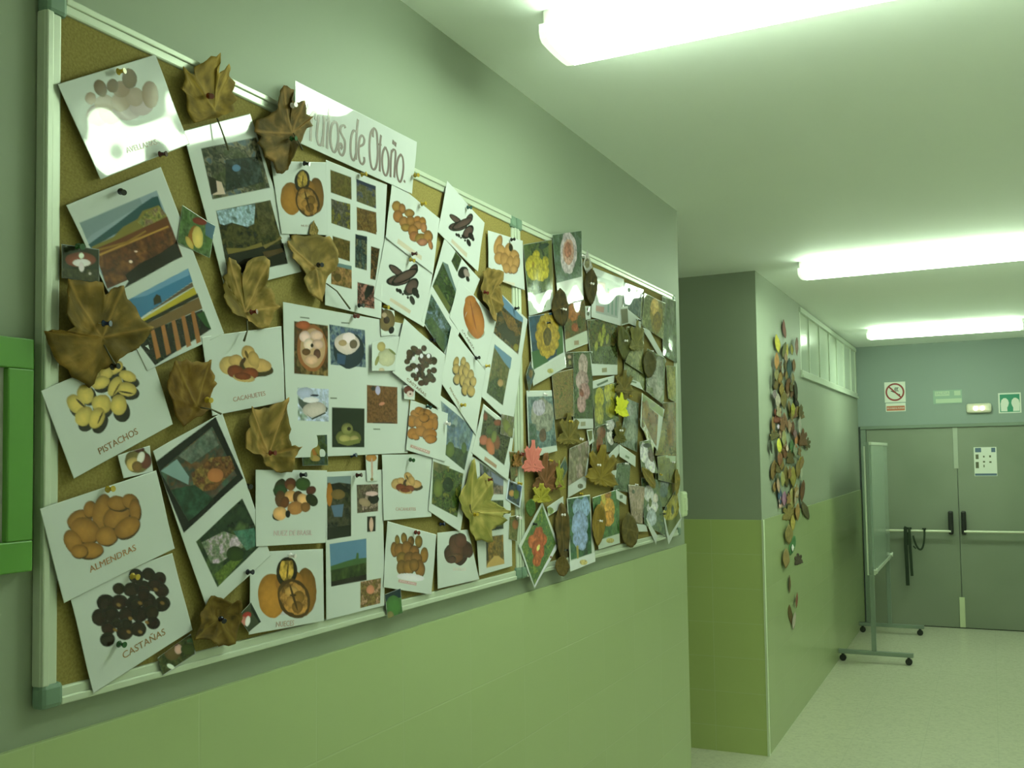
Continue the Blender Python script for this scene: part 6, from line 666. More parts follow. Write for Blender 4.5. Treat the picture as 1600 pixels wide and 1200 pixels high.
['S','cutout_photo','small pointed white card with a squirrel sticking up over the top frame','small photo','flower photo cards on the far board',0,[2.879,2.4128,2.9233,2.3637,2.8768,2.3274,2.8384,2.3561],0,[['N',[2.879,2.4128,2.9233,2.3637,2.8768,2.3274,2.8384,2.3561],[157,149,150,189,178,185],.02],['E',2.8749,2.3664,.0213,-.0008,.0038,-.0166,[101,90,60],.3,.8],['E',2.8725,2.3764,.0077,-.0001,.0014,-.003,[59,34,32],0]]],
['S','cutout_photo','small diamond photo of blue flowers over the cherry blossom card','small photo','flower photo cards on the far board',0,[2.6696,1.7292,2.6883,1.6909,2.6377,1.6492,2.6121,1.6855],0,[['N',[2.6696,1.7292,2.6883,1.6909,2.6377,1.6492,2.6121,1.6855],[61,76,72,46,61,60,99,104,65],.012]]],
['S','cutout_photo','tiny olive photo at the lower end of the pink orchid slip','small photo','flower photo cards on the far board',2,[2.8389,1.8141,2.8933,1.8178,2.901,1.7772,2.8572,1.764],0,[['P',[2.8453,1.8113,2.8864,1.8139,2.8869,1.7863,2.8625,1.775],[95,92,56]]]],
['S','flower_card','card of blue hydrangea hanging over the bottom frame of the far board','flower card','flower photo cards on the far board',0,[2.6792,1.5996,2.8608,1.6039,2.8958,1.3823,2.6906,1.3733],0,[['N',[2.6834,1.5977,2.8587,1.6003,2.8666,1.4126,2.6982,1.4086],[47,80,67,58,94,64,38,64,54],.03],['E',2.7739,1.565,.0558,-.0013,-.0031,-.0283,[129,148,195],.15,.8],['E',2.8196,1.5661,.0407,-.0015,-.0022,-.0323,[126,147,198],.15,.8],['E',2.7761,1.5153,.0666,-.0018,-.0047,-.0388,[136,151,210],.15,.8],['E',2.7785,1.4691,.0595,-.0015,-.005,-.0317,[135,150,211],.15,.8],['E',2.7881,1.4434,.0308,-.0007,-.0028,-.0141,[142,155,214],.15,.8],['P',[2.7418,1.4494,2.7595,1.4478,2.7577,1.4076,2.7443,1.4072],[158,138,74]],['P',[2.6895,1.405,2.8926,1.4137,2.8959,1.383,2.6933,1.3747],[226,222,237]],['E',2.7975,1.391,.0328,-.0004,-.0035,-.0085,[208,179,118],.1,.8]]],
['S','flower_card','tilted diamond card of an orange hibiscus hanging below the bottom frame','flower card','flower photo cards on the far board',0,[2.4998,1.5993,2.6129,1.4624,2.4361,1.3555,2.3419,1.4862],0,[['N',[2.4994,1.5882,2.5942,1.4641,2.4364,1.3644,2.3587,1.4802],[83,109,57,65,91,56,108,123,55],.012],['E',2.4699,1.5043,.0312,-.0108,-.0049,-.0235,[174,76,50],.2,.8],['E',2.4347,1.4881,.031,-.0007,-.0027,-.019,[183,87,55],.2,.8],['E',2.4982,1.4881,.0285,-.0007,-.0024,-.0194,[174,77,45],.2,.8],['E',2.4683,1.4632,.0419,-.0011,-.004,-.0301,[165,69,42],.2,.8],['E',2.4578,1.4341,.029,-.0007,-.003,-.0191,[174,81,47],.2,.8],['E',2.4686,1.4686,.0095,-.0077,-.0024,-.0081,[239,199,114],.1,.8],['P',[2.5875,1.4676,2.6046,1.4632,2.4436,1.3567,2.4363,1.3631],[225,214,244]],['E',2.5521,1.4326,.008,-.0001,-.0008,-.0034,[128,66,71],.1]]],
['S','caption_slip','small caption slip above the very long brown pod leaf','paper slip','flower photo cards on the far board',0,[2.5325,1.5817,2.6501,1.6078,2.6529,1.5752,2.5391,1.5534],0,[['E',2.5553,1.5689,.0236,-.0004,-.0014,-.0099,[125,134,82],.1,.8]]],
['L','dried_leaf','dark brown oval leaf over the captions left of the chart sheet','leaf','dried leaves pinned on the far flower board',2,[2.8875,2.2899],[2.8905,2.3514,2.9043,2.3485,2.9206,2.3414,2.9371,2.3285,2.942,2.3088,2.9452,2.2884,2.9346,2.2677,2.9158,2.2475,2.898,2.2338,2.8846,2.231,2.8718,2.2313,2.8538,2.2394,2.8413,2.2532,2.835,2.2715,2.8338,2.2917,2.8441,2.3122,2.8603,2.3311,2.8768,2.343],[[61,50,23],[33,26,14],[94,72,38]],None,.8],
['L','dried_leaf','brown oval leaf with a white pin, between the sunflower and berry cards','leaf','dried leaves pinned on the far flower board',2,[2.6386,2.1865],[2.6336,2.2459,2.6486,2.2425,2.6701,2.2377,2.6897,2.2243,2.7011,2.2069,2.7028,2.1864,2.6935,2.1654,2.6776,2.1458,2.6593,2.1339,2.6435,2.1289,2.6287,2.131,2.6089,2.1374,2.5907,2.1492,2.579,2.1669,2.579,2.1868,2.5861,2.2066,2.6012,2.2263,2.6187,2.2375],[[59,47,22],[31,25,13],[91,69,35]],None,.8],
['L','dried_leaf','brown-green oval leaf below the chart sheet of the far board','leaf','dried leaves pinned on the far flower board',5,[3.1768,2.1312],[3.1684,2.1908,3.1847,2.1896,3.207,2.1809,3.2252,2.1686,3.2398,2.1497,3.2477,2.1295,3.2385,2.1082,3.2199,2.0905,3.2013,2.0759,3.1854,2.0708,3.1683,2.0745,3.1469,2.0811,3.1281,2.0957,3.1122,2.1126,3.1103,2.1332,3.1176,2.1541,3.1354,2.1725,3.1529,2.186],[[75,73,33],[55,55,25],[95,90,45]],None,.8],
['L','dried_leaf','dark olive oval leaf left of the pale lilac iris','leaf','dried leaves pinned on the far flower board',5,[3.4533,2.0793],[3.4568,2.1328,3.4757,2.1315,3.4974,2.1247,3.5244,2.1132,3.5351,2.0955,3.5319,2.0763,3.5156,2.0575,3.4924,2.0398,3.4697,2.0288,3.4498,2.0258,3.4314,2.0266,3.4075,2.0338,3.3851,2.0476,3.376,2.0636,3.3779,2.0822,3.391,2.1003,3.412,2.1177,3.4375,2.1282],[[73,64,22],[58,51,19],[92,79,33]],None,.8],
['L','dried_leaf','grey-green lobed leaf right below the chart sheet','leaf','dried leaves pinned on the far flower board',8,[3.3059,2.135],[3.3117,2.2304,3.3236,2.2315,3.3278,2.2104,3.3346,2.2058,3.3411,2.2018,3.3634,2.2156,3.3672,2.2054,3.3833,2.2049,3.37,2.1856,3.3683,2.1758,3.3565,2.1646,3.3728,2.1598,3.3755,2.1508,3.3936,2.1379,3.373,2.131,3.3662,2.1223,3.3427,2.1263,3.3399,2.1185,3.33,2.1187,3.3229,2.1175,3.3155,2.1201,3.3105,2.1153,3.3048,2.1176,3.2988,2.1142,3.2945,2.1185,3.2879,2.1163,3.2805,2.1149,3.2683,2.1098,3.2676,2.1185,3.2468,2.1119,3.2373,2.1167,3.2174,2.1194,3.2408,2.1372,3.2392,2.1458,3.2609,2.1543,3.2494,2.1628,3.2525,2.1709,3.2363,2.1894,3.2509,2.1946,3.2587,2.2033,3.2785,2.1951,3.2868,2.1978,3.2935,2.2043,3.3002,2.2254],[[106,98,50],[81,77,36],[135,123,69]],None,.8],
['L','dried_leaf','olive maple leaf over the yellow tulips card','leaf','dried leaves pinned on the far flower board',2,[3.1843,1.9653],[3.1884,2.0363,3.2029,2.0366,3.2081,2.0197,3.2155,2.0154,3.2227,2.0122,3.2508,2.0238,3.26,2.0187,3.279,2.0176,3.2575,2.0013,3.2601,1.9954,3.2422,1.9866,3.2699,1.9837,3.271,1.9768,3.2932,1.967,3.2667,1.9622,3.2593,1.9556,3.2304,1.9585,3.2275,1.9524,3.2157,1.9521,3.2047,1.9536,3.1966,1.9543,3.1908,1.9497,3.1836,1.9524,3.1763,1.9496,3.1716,1.9544,3.1618,1.9502,3.1518,1.9486,3.1408,1.9479,3.1388,1.9536,3.1134,1.9486,3.1039,1.9529,3.0819,1.9552,3.1007,1.9665,3.1052,1.9736,3.1306,1.9796,3.1149,1.9859,3.1175,1.992,3.0982,2.0053,3.1144,2.0097,3.1268,2.0143,3.1499,2.0089,3.1583,2.0125,3.1664,2.0178,3.1738,2.035],[[97,84,35],[85,72,30],[142,113,55]],None,.8],
['L','dried_leaf','brown-green maple leaf under the white blossoms, beside the grey orchid card','leaf','dried leaves pinned on the far flower board',2,[3.1284,1.7855],[3.1318,1.8445,3.1405,1.8436,3.1444,1.8317,3.1485,1.8267,3.1545,1.8254,3.1703,1.8319,3.1752,1.8268,3.1877,1.8255,3.1738,1.8126,3.1755,1.8077,3.1647,1.8011,3.1799,1.7975,3.182,1.7917,3.1993,1.7818,3.1786,1.7798,3.1741,1.7747,3.1587,1.7769,3.1565,1.7718,3.1478,1.7732,3.1414,1.7743,3.1362,1.7751,3.1322,1.7729,3.1278,1.7744,3.1231,1.7724,3.1202,1.7765,3.1146,1.7746,3.1083,1.7735,3.0995,1.7717,3.0989,1.7772,3.0814,1.7734,3.0766,1.7782,3.062,1.7811,3.0765,1.7904,3.0797,1.7962,3.0946,1.8001,3.0856,1.8061,3.0847,1.812,3.0755,1.8231,3.0863,1.8256,3.0919,1.8307,3.1072,1.8242,3.1128,1.8265,3.1176,1.8315,3.1227,1.8451],[[85,77,32],[68,61,25],[108,98,43]],None,.8],
['L','dried_leaf','large olive maple leaf right of the hyacinth card','leaf','dried leaves pinned on the far flower board',2,[2.6872,1.7824],[2.6907,1.8636,2.705,1.8672,2.7091,1.8444,2.718,1.8418,2.7242,1.8364,2.749,1.8468,2.7632,1.8438,2.7745,1.8376,2.7592,1.8216,2.7583,1.8135,2.7436,1.8045,2.7676,1.7992,2.7668,1.7912,2.7955,1.7773,2.7634,1.7746,2.7569,1.7673,2.7308,1.7719,2.7279,1.7651,2.7164,1.7658,2.7077,1.7657,2.6986,1.7695,2.6932,1.7647,2.6866,1.7685,2.679,1.7624,2.675,1.7701,2.6659,1.7661,2.6571,1.7656,2.6447,1.7637,2.6425,1.7705,2.6166,1.7655,2.611,1.7726,2.5865,1.7758,2.6073,1.7887,2.6113,1.7969,2.6358,1.8025,2.6234,1.8104,2.6197,1.8191,2.607,1.8339,2.6239,1.837,2.63,1.8457,2.6541,1.8362,2.6619,1.8403,2.6696,1.8463,2.6773,1.8628],[[98,85,39],[78,67,29],[139,112,59]],None,.8],
['L','dried_leaf','broad golden-olive maple leaf in the lower centre of the far board','leaf','dried leaves pinned on the far flower board',3,[2.9439,1.6531],[2.97,1.7681,2.99,1.7647,2.9913,1.736,3.0044,1.7313,3.0108,1.7215,3.0542,1.733,3.0716,1.7246,3.0864,1.7138,3.0586,1.6944,3.0569,1.6833,3.0274,1.6735,3.064,1.6616,3.0667,1.6492,3.0958,1.6267,3.057,1.6251,3.0382,1.6193,3.0021,1.6295,2.9939,1.6222,2.9778,1.6244,2.9646,1.6262,2.9524,1.6326,2.9428,1.6255,2.934,1.6339,2.9216,1.6283,2.9175,1.6387,2.9039,1.636,2.8884,1.635,2.8707,1.6356,2.8693,1.6454,2.8355,1.645,2.8268,1.6549,2.7946,1.6639,2.8298,1.6772,2.8301,1.688,2.8691,1.6911,2.848,1.7061,2.8513,1.7168,2.8401,1.7379,2.861,1.7421,2.8761,1.7496,2.9084,1.7317,2.92,1.7374,2.9327,1.7459,2.9493,1.7663],[[116,92,28],[91,73,22],[140,116,44]],None,.8],
['L','dried_leaf','golden-brown long leaf below the broad olive maple leaf','leaf','dried leaves pinned on the far flower board',2,[2.9165,1.5017],[2.9297,1.5709,2.9433,1.5649,2.96,1.5532,2.9731,1.5317,2.9774,1.5085,2.971,1.4841,2.9614,1.4628,2.9392,1.4452,2.9182,1.4362,2.9033,1.4331,2.8897,1.4381,2.8762,1.4515,2.8599,1.4715,2.8572,1.4954,2.8649,1.5182,2.873,1.5401,2.8957,1.5583,2.915,1.5681],[[123,95,35],[100,76,28],[148,118,53]],None,.8],
['L','dried_leaf','red-brown maple leaf behind the pink paper leaf','leaf','dried leaves pinned on the far flower board',1,[2.5158,1.6485],[2.5194,1.7413,2.5329,1.741,2.539,1.7211,2.5456,1.7133,2.5537,1.7094,2.5784,1.7197,2.5857,1.7111,2.6039,1.7079,2.5867,1.6896,2.5877,1.6808,2.5697,1.6708,2.594,1.664,2.5935,1.6551,2.6224,1.638,2.595,1.6348,2.5835,1.629,2.5625,1.632,2.558,1.6251,2.5451,1.6277,2.5356,1.6296,2.5269,1.6341,2.5217,1.6287,2.5152,1.6322,2.5084,1.6291,2.5037,1.6349,2.4955,1.6321,2.4871,1.6319,2.4747,1.6299,2.4715,1.6368,2.4457,1.6322,2.4408,1.6408,2.4169,1.6456,2.4398,1.6594,2.4408,1.6682,2.4639,1.6736,2.4521,1.6832,2.4492,1.6929,2.4341,1.7117,2.4501,1.7153,2.4605,1.7213,2.484,1.7096,2.4919,1.7131,2.4994,1.7186,2.5064,1.7384],[[99,62,36],[79,48,27],[140,86,63]],None,.8],
['L','paper_leaf','pink paper maple leaf at the left of the far board','leaf',None,4,[2.4213,1.7021],[2.424,1.7776,2.4342,1.7778,2.4383,1.7604,2.4431,1.7541,2.4485,1.7504,2.4674,1.7599,2.474,1.754,2.4886,1.7522,2.4746,1.7364,2.4743,1.7291,2.4633,1.7211,2.4813,1.7157,2.4797,1.7085,2.4986,1.6958,2.4778,1.6933,2.4753,1.6853,2.4536,1.6915,2.4526,1.6841,2.4422,1.6872,2.4362,1.6868,2.4297,1.6902,2.4258,1.6851,2.4208,1.688,2.4157,1.6863,2.4123,1.6911,2.4052,1.687,2.3987,1.687,2.3911,1.6871,2.3862,1.6908,2.3679,1.6875,2.3665,1.6954,2.3475,1.6985,2.3656,1.71,2.366,1.717,2.3815,1.7219,2.3736,1.7293,2.3722,1.7369,2.3636,1.7501,2.3744,1.7535,2.3792,1.761,2.3971,1.7516,2.403,1.7548,2.4086,1.76,2.4139,1.7768],[[210,105,102],[197,98,96],[222,116,111]],None,.8],
['L','paper_leaf','yellow-green paper leaf under the red-brown maple leaf','leaf',None,4,[2.4742,1.6067],[2.4759,1.6527,2.4855,1.6533,2.4896,1.6423,2.4952,1.6394,2.4996,1.636,2.5163,1.6406,2.5225,1.6368,2.5341,1.6345,2.524,1.6261,2.5219,1.6213,2.5134,1.617,2.5285,1.6131,2.5297,1.6085,2.5468,1.6001,2.5306,1.5983,2.524,1.5949,2.5045,1.599,2.5026,1.5953,2.4941,1.5966,2.4886,1.5964,2.4825,1.5983,2.4788,1.5954,2.4738,1.598,2.4688,1.596,2.4651,1.599,2.4593,1.598,2.4536,1.5984,2.4443,1.5974,2.4427,1.6015,2.4247,1.5997,2.4206,1.604,2.4047,1.607,2.4206,1.6135,2.4215,1.6179,2.4375,1.6202,2.4291,1.6252,2.4271,1.6301,2.4163,1.6398,2.4263,1.642,2.4344,1.6445,2.4507,1.6385,2.456,1.6407,2.4622,1.642,2.4664,1.6539],[[150,136,46],[134,122,40],[166,146,57]],None,.8],
['L','dried_leaf','small dark green leaf above the hibiscus card','leaf',None,7,[2.4007,1.5857],[2.4016,1.6111,2.4094,1.6095,2.4183,1.6039,2.4284,1.597,2.4319,1.5885,2.4319,1.5795,2.4259,1.5718,2.4181,1.5655,2.4074,1.5613,2.3998,1.5611,2.3921,1.5624,2.3835,1.5674,2.3751,1.5748,2.3709,1.5831,2.3684,1.5918,2.3737,1.5997,2.3841,1.6062,2.3937,1.6093],[[66,91,44],[54,75,37],[83,104,57]],None,.8],
['L','paper_leaf','bright lime paper leaf at the centre of the far board','leaf',None,5,[3.1381,1.8832],[3.1551,1.9536,3.1635,1.9479,3.1651,1.9346,3.1684,1.9283,3.1759,1.927,3.1923,1.9304,3.2023,1.927,3.2124,1.9223,3.1966,1.9098,3.1955,1.9032,3.18,1.8967,3.1964,1.8905,3.1975,1.8834,3.2097,1.8714,3.1899,1.8703,3.1829,1.8653,3.1669,1.8692,3.1625,1.8643,3.1537,1.8663,3.1465,1.8692,3.1411,1.8706,3.136,1.8674,3.132,1.872,3.1258,1.8686,3.1234,1.8735,3.1172,1.8726,3.1093,1.8714,3.101,1.8718,3.0991,1.8767,3.0787,1.8747,3.0761,1.8812,3.0606,1.8863,3.0775,1.8951,3.0802,1.9017,3.1002,1.9044,3.0907,1.9129,3.0962,1.9176,3.0875,1.9319,3.0994,1.9338,3.1057,1.9406,3.1215,1.9309,3.1282,1.9333,3.1353,1.9356,3.1442,1.9515],[[222,213,46],[210,204,44],[230,219,55]],None,.8],
['L','dried_leaf','very long brown pod leaf beside the blue hydrangea card','leaf','dried leaves pinned on the far flower board',1,[2.6289,1.4986],[2.625,1.5901,2.6383,1.5839,2.6552,1.5681,2.6713,1.5425,2.6797,1.5113,2.6828,1.4793,2.6775,1.4496,2.6624,1.4242,2.6455,1.4097,2.6328,1.4063,2.6201,1.4139,2.6024,1.4317,2.5878,1.4566,2.5784,1.486,2.5766,1.5175,2.5821,1.5476,2.5975,1.5684,2.6115,1.5866],[[78,62,32],[42,33,19],[121,90,52]],None,.8],
['L','dried_leaf','dark brown leaf at the bottom frame right of the orange gerbera','leaf','dried leaves pinned on the far flower board',3,[3.2042,1.4632],[3.1951,1.5285,3.2179,1.5222,3.2461,1.5111,3.2743,1.4915,3.2858,1.4702,3.2955,1.4472,3.2823,1.4268,3.2608,1.4094,3.234,1.3995,3.2134,1.3976,3.1907,1.405,3.1636,1.4167,3.1347,1.4358,3.1219,1.4564,3.118,1.4784,3.132,1.499,3.1509,1.5155,3.1754,1.5253],[[85,71,34],[63,53,24],[110,91,48]],None,.8],
['L','dried_leaf','narrow brown leaf end hanging below the long brown pod leaf','leaf','dried leaves pinned on the far flower board',4,[2.6159,1.4002],[2.6173,1.432,2.6297,1.4281,2.6455,1.4214,2.6604,1.4113,2.6671,1.4001,2.6689,1.3888,2.6599,1.3791,2.6445,1.3721,2.6271,1.3695,2.6146,1.3686,2.6024,1.3718,2.5858,1.3791,2.5738,1.3894,2.5676,1.4,2.567,1.4111,2.5737,1.4206,2.5888,1.4276,2.6044,1.4308],[[86,68,33],[65,50,24],[104,84,43]],None,.8],
['L','dried_leaf','small orange-brown leaf on the white frame left of the pink paper leaf','leaf','dried leaves pinned on the far flower board',5,[2.3288,1.7105],[2.3301,1.7476,2.3347,1.7474,2.3364,1.7384,2.3389,1.7361,2.3414,1.7344,2.3503,1.7393,2.3522,1.7355,2.3572,1.7337,2.3516,1.7267,2.3518,1.7234,2.3472,1.7196,2.3547,1.7171,2.3547,1.7137,2.3627,1.7077,2.3543,1.7062,2.3523,1.7029,2.3434,1.7053,2.342,1.7027,2.3383,1.7032,2.3354,1.7033,2.3326,1.7047,2.3309,1.7019,2.3286,1.7037,2.3263,1.7023,2.3248,1.7051,2.3217,1.7033,2.3185,1.7028,2.3149,1.7028,2.3135,1.7052,2.3058,1.7039,2.3023,1.7064,2.2943,1.7083,2.3022,1.7141,2.3026,1.7177,2.3115,1.72,2.3066,1.7239,2.3066,1.7274,2.3012,1.7348,2.3073,1.7359,2.3108,1.7381,2.3178,1.7349,2.3208,1.7357,2.3231,1.7388,2.3257,1.7457],[[117,79,40],[91,72,34],[174,108,69]],None,.8],
['L','dried_leaf','small yellow-green serrated leaf between the red-brown leaf and the blossom card','leaf','dried leaves pinned on the far flower board',4,[2.6023,1.6452],[2.6086,1.7182,2.6136,1.7155,2.6145,1.699,2.6172,1.6944,2.6191,1.6892,2.6294,1.6966,2.6334,1.6915,2.6391,1.687,2.6306,1.6732,2.6293,1.6663,2.6238,1.66,2.6334,1.6535,2.6313,1.6471,2.6395,1.6342,2.6312,1.6312,2.6267,1.627,2.6173,1.6327,2.6156,1.6275,2.6117,1.6277,2.6079,1.6307,2.605,1.6333,2.6027,1.6286,2.6003,1.6323,2.5974,1.6299,2.5962,1.6356,2.5926,1.633,2.5896,1.6338,2.5851,1.6334,2.5842,1.6386,2.5737,1.6359,2.5726,1.6428,2.5626,1.6471,2.5736,1.657,2.5748,1.6635,2.5837,1.6665,2.5781,1.6753,2.5786,1.6822,2.5751,1.6956,2.5812,1.6977,2.5854,1.7015,2.5926,1.6945,2.5961,1.696,2.5995,1.6991,2.6032,1.7169],[[131,125,47],[102,99,37],[154,145,62]],None,.8],
['L','dried_leaf','olive leaf with a dark edge at the lower right of the far board','leaf','dried leaves pinned on the far flower board',9,[3.4121,1.6439],[3.3448,1.6858,3.3602,1.6848,3.3832,1.6803,3.4165,1.6713,3.4449,1.6584,3.4664,1.6434,3.4839,1.6291,3.4897,1.6156,3.4862,1.6062,3.4818,1.6005,3.4655,1.6017,3.4405,1.6079,3.4082,1.6172,3.378,1.6293,3.3583,1.6444,3.343,1.6594,3.3373,1.6719,3.3391,1.6811],[[112,96,42],[99,83,36],[164,129,67]],None,.8],
['L','dried_leaf','slim olive leaf along the right frame beside the violet flowers','leaf','dried leaves pinned on the far flower board',7,[3.7661,1.616],[3.7702,1.6704,3.7785,1.6692,3.7884,1.6572,3.799,1.6427,3.8043,1.6244,3.8031,1.6053,3.7946,1.5867,3.783,1.572,3.7713,1.565,3.7619,1.5606,3.7536,1.5653,3.7426,1.5744,3.7328,1.5892,3.7282,1.6076,3.7306,1.6267,3.7389,1.645,3.75,1.6594,3.7608,1.6686],[[116,100,44],[103,85,38],[171,134,70]],None,.8]]
PINS = [
[1.0128,2.3235,1,0,'yellow','on the top edge of the washed out hazelnut card'],
[1.0921,2.2195,1,0,'dark red','at the lower corner of the top left hazelnut card'],
[1.1952,2.3492,0,1,'red','through the dried leaf on the top frame'],
[1.021,2.1423,0,0,'black','at the top of the ploughed field sheet'],
[.9463,2.0423,1,0,'green','at the top of the left mushroom photo'],
[.9831,1.9351,2,1,'blue','through the largest dried leaf'],
[.9996,1.8717,2,1,'black','at the stem of the largest dried leaf'],
[1.1875,1.8325,2,1,'yellow','through the leaf right of the left pistachio card'],
[.9979,1.6907,1,0,'yellow','at the top of the left almond card'],
[1.0437,1.5589,0,0,'yellow','at the top of the left chestnut card'],
[1.0199,1.4612,0,0,'green','low on the left chestnut card'],
[1.2153,1.4686,5,1,'dark blue','through the crumpled leaf at the bottom frame'],
[1.2859,1.5365,2,0,'dark blue','at the right corner of the garden photo sheet'],
[1.3957,2.3352,4,1,'green','through the leaf over the title banner'],
[1.3996,2.3996,4,1,'white','near the top of the leaf over the title banner'],
[1.4421,2.303,1,0,'dark blue','at the top of the upper walnut card'],
[1.6276,2.3296,0,0,'yellow','at the top of the tiny photo sheet'],
[1.8292,2.3816,3,0,'yellow','at the lower right corner of the title banner'],
[1.857,2.3209,2,0,'yellow','at the top right of the mixed nut card'],
[1.4786,2.1104,1,1,'dark blue','through the leaf over the tiny photo sheet'],
[1.6038,2.0269,0,0,'red','at the top of the centre collage'],
[1.6159,2.0505,0,0,'black','at the foot of the tiny photo sheet'],
[1.7219,2.0633,-1,0,'yellow','above the husk photo'],
[1.2908,1.9922,1,1,'red','through the dried leaf with long fingers'],
[1.3353,1.7436,4,1,'red','through the leaf above the brazil nut card'],
[1.5991,1.7375,-1,0,'blue','at the foot of the centre collage'],
[1.4255,1.7016,3,0,'dark blue','at the top of the brazil nut card'],
[1.6035,1.6966,0,0,'dark red','at the top of the lake photo sheet'],
[1.8024,1.7277,1,0,'green','at the top of the lower peanut card'],
[1.8209,1.5635,1,0,'red','at the top of the bottom hazelnut card'],
[1.3948,1.555,3,0,'white','at the top of the lower walnut card'],
[1.3002,1.6849,-1,0,'black','at the left corner of the brazil nut card'],
[2.0782,2.3665,0,0,'teal','on the upper carob card'],
[2.3179,2.3317,0,0,'black','on the peeled nut card'],
[1.8146,2.1958,2,0,'dark red','between the mixed nut card and the lower carob card'],
[1.8099,2.1833,1,0,'yellow','just above the lower carob pods'],
[1.9111,2.0101,-1,0,'dark blue','at the top right of the middle chestnut card'],
[2.1578,1.9674,1,0,'yellow','at the lower tip of the pumpkin card'],
[2.0269,1.8595,3,0,'yellow','at the foot of the narrow pistachio card'],
[2.3355,2.1419,0,0,'black','on the vineyard photo sheet'],
[2.1037,1.9822,3,0,'black','on the right edge of the narrow pistachio card'],
[2.147,2.1597,2,1,'red','through the tall olive-brown leaf'],
[1.9548,1.8148,3,0,'white','on the misty cypress photo'],
[1.869,1.8516,3,0,'teal','at the top of the middle almond card'],
[2.078,1.5874,3,1,'yellow','at the heart of the big yellow-green maple leaf'],
[2.1496,1.6718,3,1,'red','through the upper lobe of the big yellow-green maple leaf'],
[2.3331,1.6588,1,0,'yellow','at the top of the blue bordered photo'],
[2.3337,1.7381,5,1,'red','at the top of the berry photo'],
[1.9418,1.5727,-1,0,'blue','below the autumn woodland photo'],
[2.3266,1.5647,1,0,'white','at the top of the low flower photo'],
[2.821,2.3832,1,0,'white','at the squirrel card over the far board'],
[2.8784,2.2996,2,1,'white','in the dark brown leaf left of the chart'],
[2.6451,2.1828,2,1,'white','in the brown leaf by the sunflower card'],
[2.5421,2.1272,1,0,'black','on the sunflower card'],
[2.9194,2.346,-1,0,'black','at the top left of the chart sheet'],
[3.3489,2.2361,2,0,'black','on the caption slip below the blue-grey card'],
[3.1796,2.1403,5,1,'white','in the brown-green leaf below the chart'],
[3.5236,2.1367,-1,0,'white','at the slanting slip over the dark olive leaf'],
[2.7643,1.7849,2,1,'white','beside the large olive maple leaf'],
[2.681,1.8379,2,1,'yellow','at the top of the large olive maple leaf'],
[3.0092,1.8354,1,0,'white','between the red bellflowers and the white petals'],
[3.1233,1.8172,2,1,'white','in the brown-green maple leaf by the orchid card'],
[2.5145,1.9148,0,0,'white','on the caption of the hyacinth card'],
[3.2705,1.9466,-1,0,'yellow','on the olive maple leaf above the lime leaf'],
[2.9039,1.6988,3,1,'white','in the broad golden-olive maple leaf'],
[2.5316,1.7195,1,1,'yellow','on the red-brown maple leaf'],
[3.186,1.6999,0,0,'white','on the dim grey-green photo card'],
[2.6148,1.5529,1,1,'white','at the top of the very long brown pod leaf'],
[2.9123,1.516,2,1,'white','in the golden-brown long leaf'],
[3.3132,1.6217,-1,0,'white','at the top of the pinkish-brown flower card'],
[2.4299,1.5397,0,0,'black','on the edge of the hibiscus card'],
[2.7896,1.6105,-1,0,'yellow','at the top of the hydrangea card'],
[2.6324,1.4459,1,1,'black','low on the very long brown pod leaf'],
[3.5965,1.4951,1,0,'black','on the corner sunflower card'],
[3.7197,1.7006,6,0,'white','on the corner slip at the right frame'],
[3.5521,1.6555,6,0,'yellow','above the violet blue flowers'],
[2.3352,1.739,5,1,'red','on the small orange-brown leaf'],
[2.3294,1.5645,1,0,'white','low on the frame between the boards']]
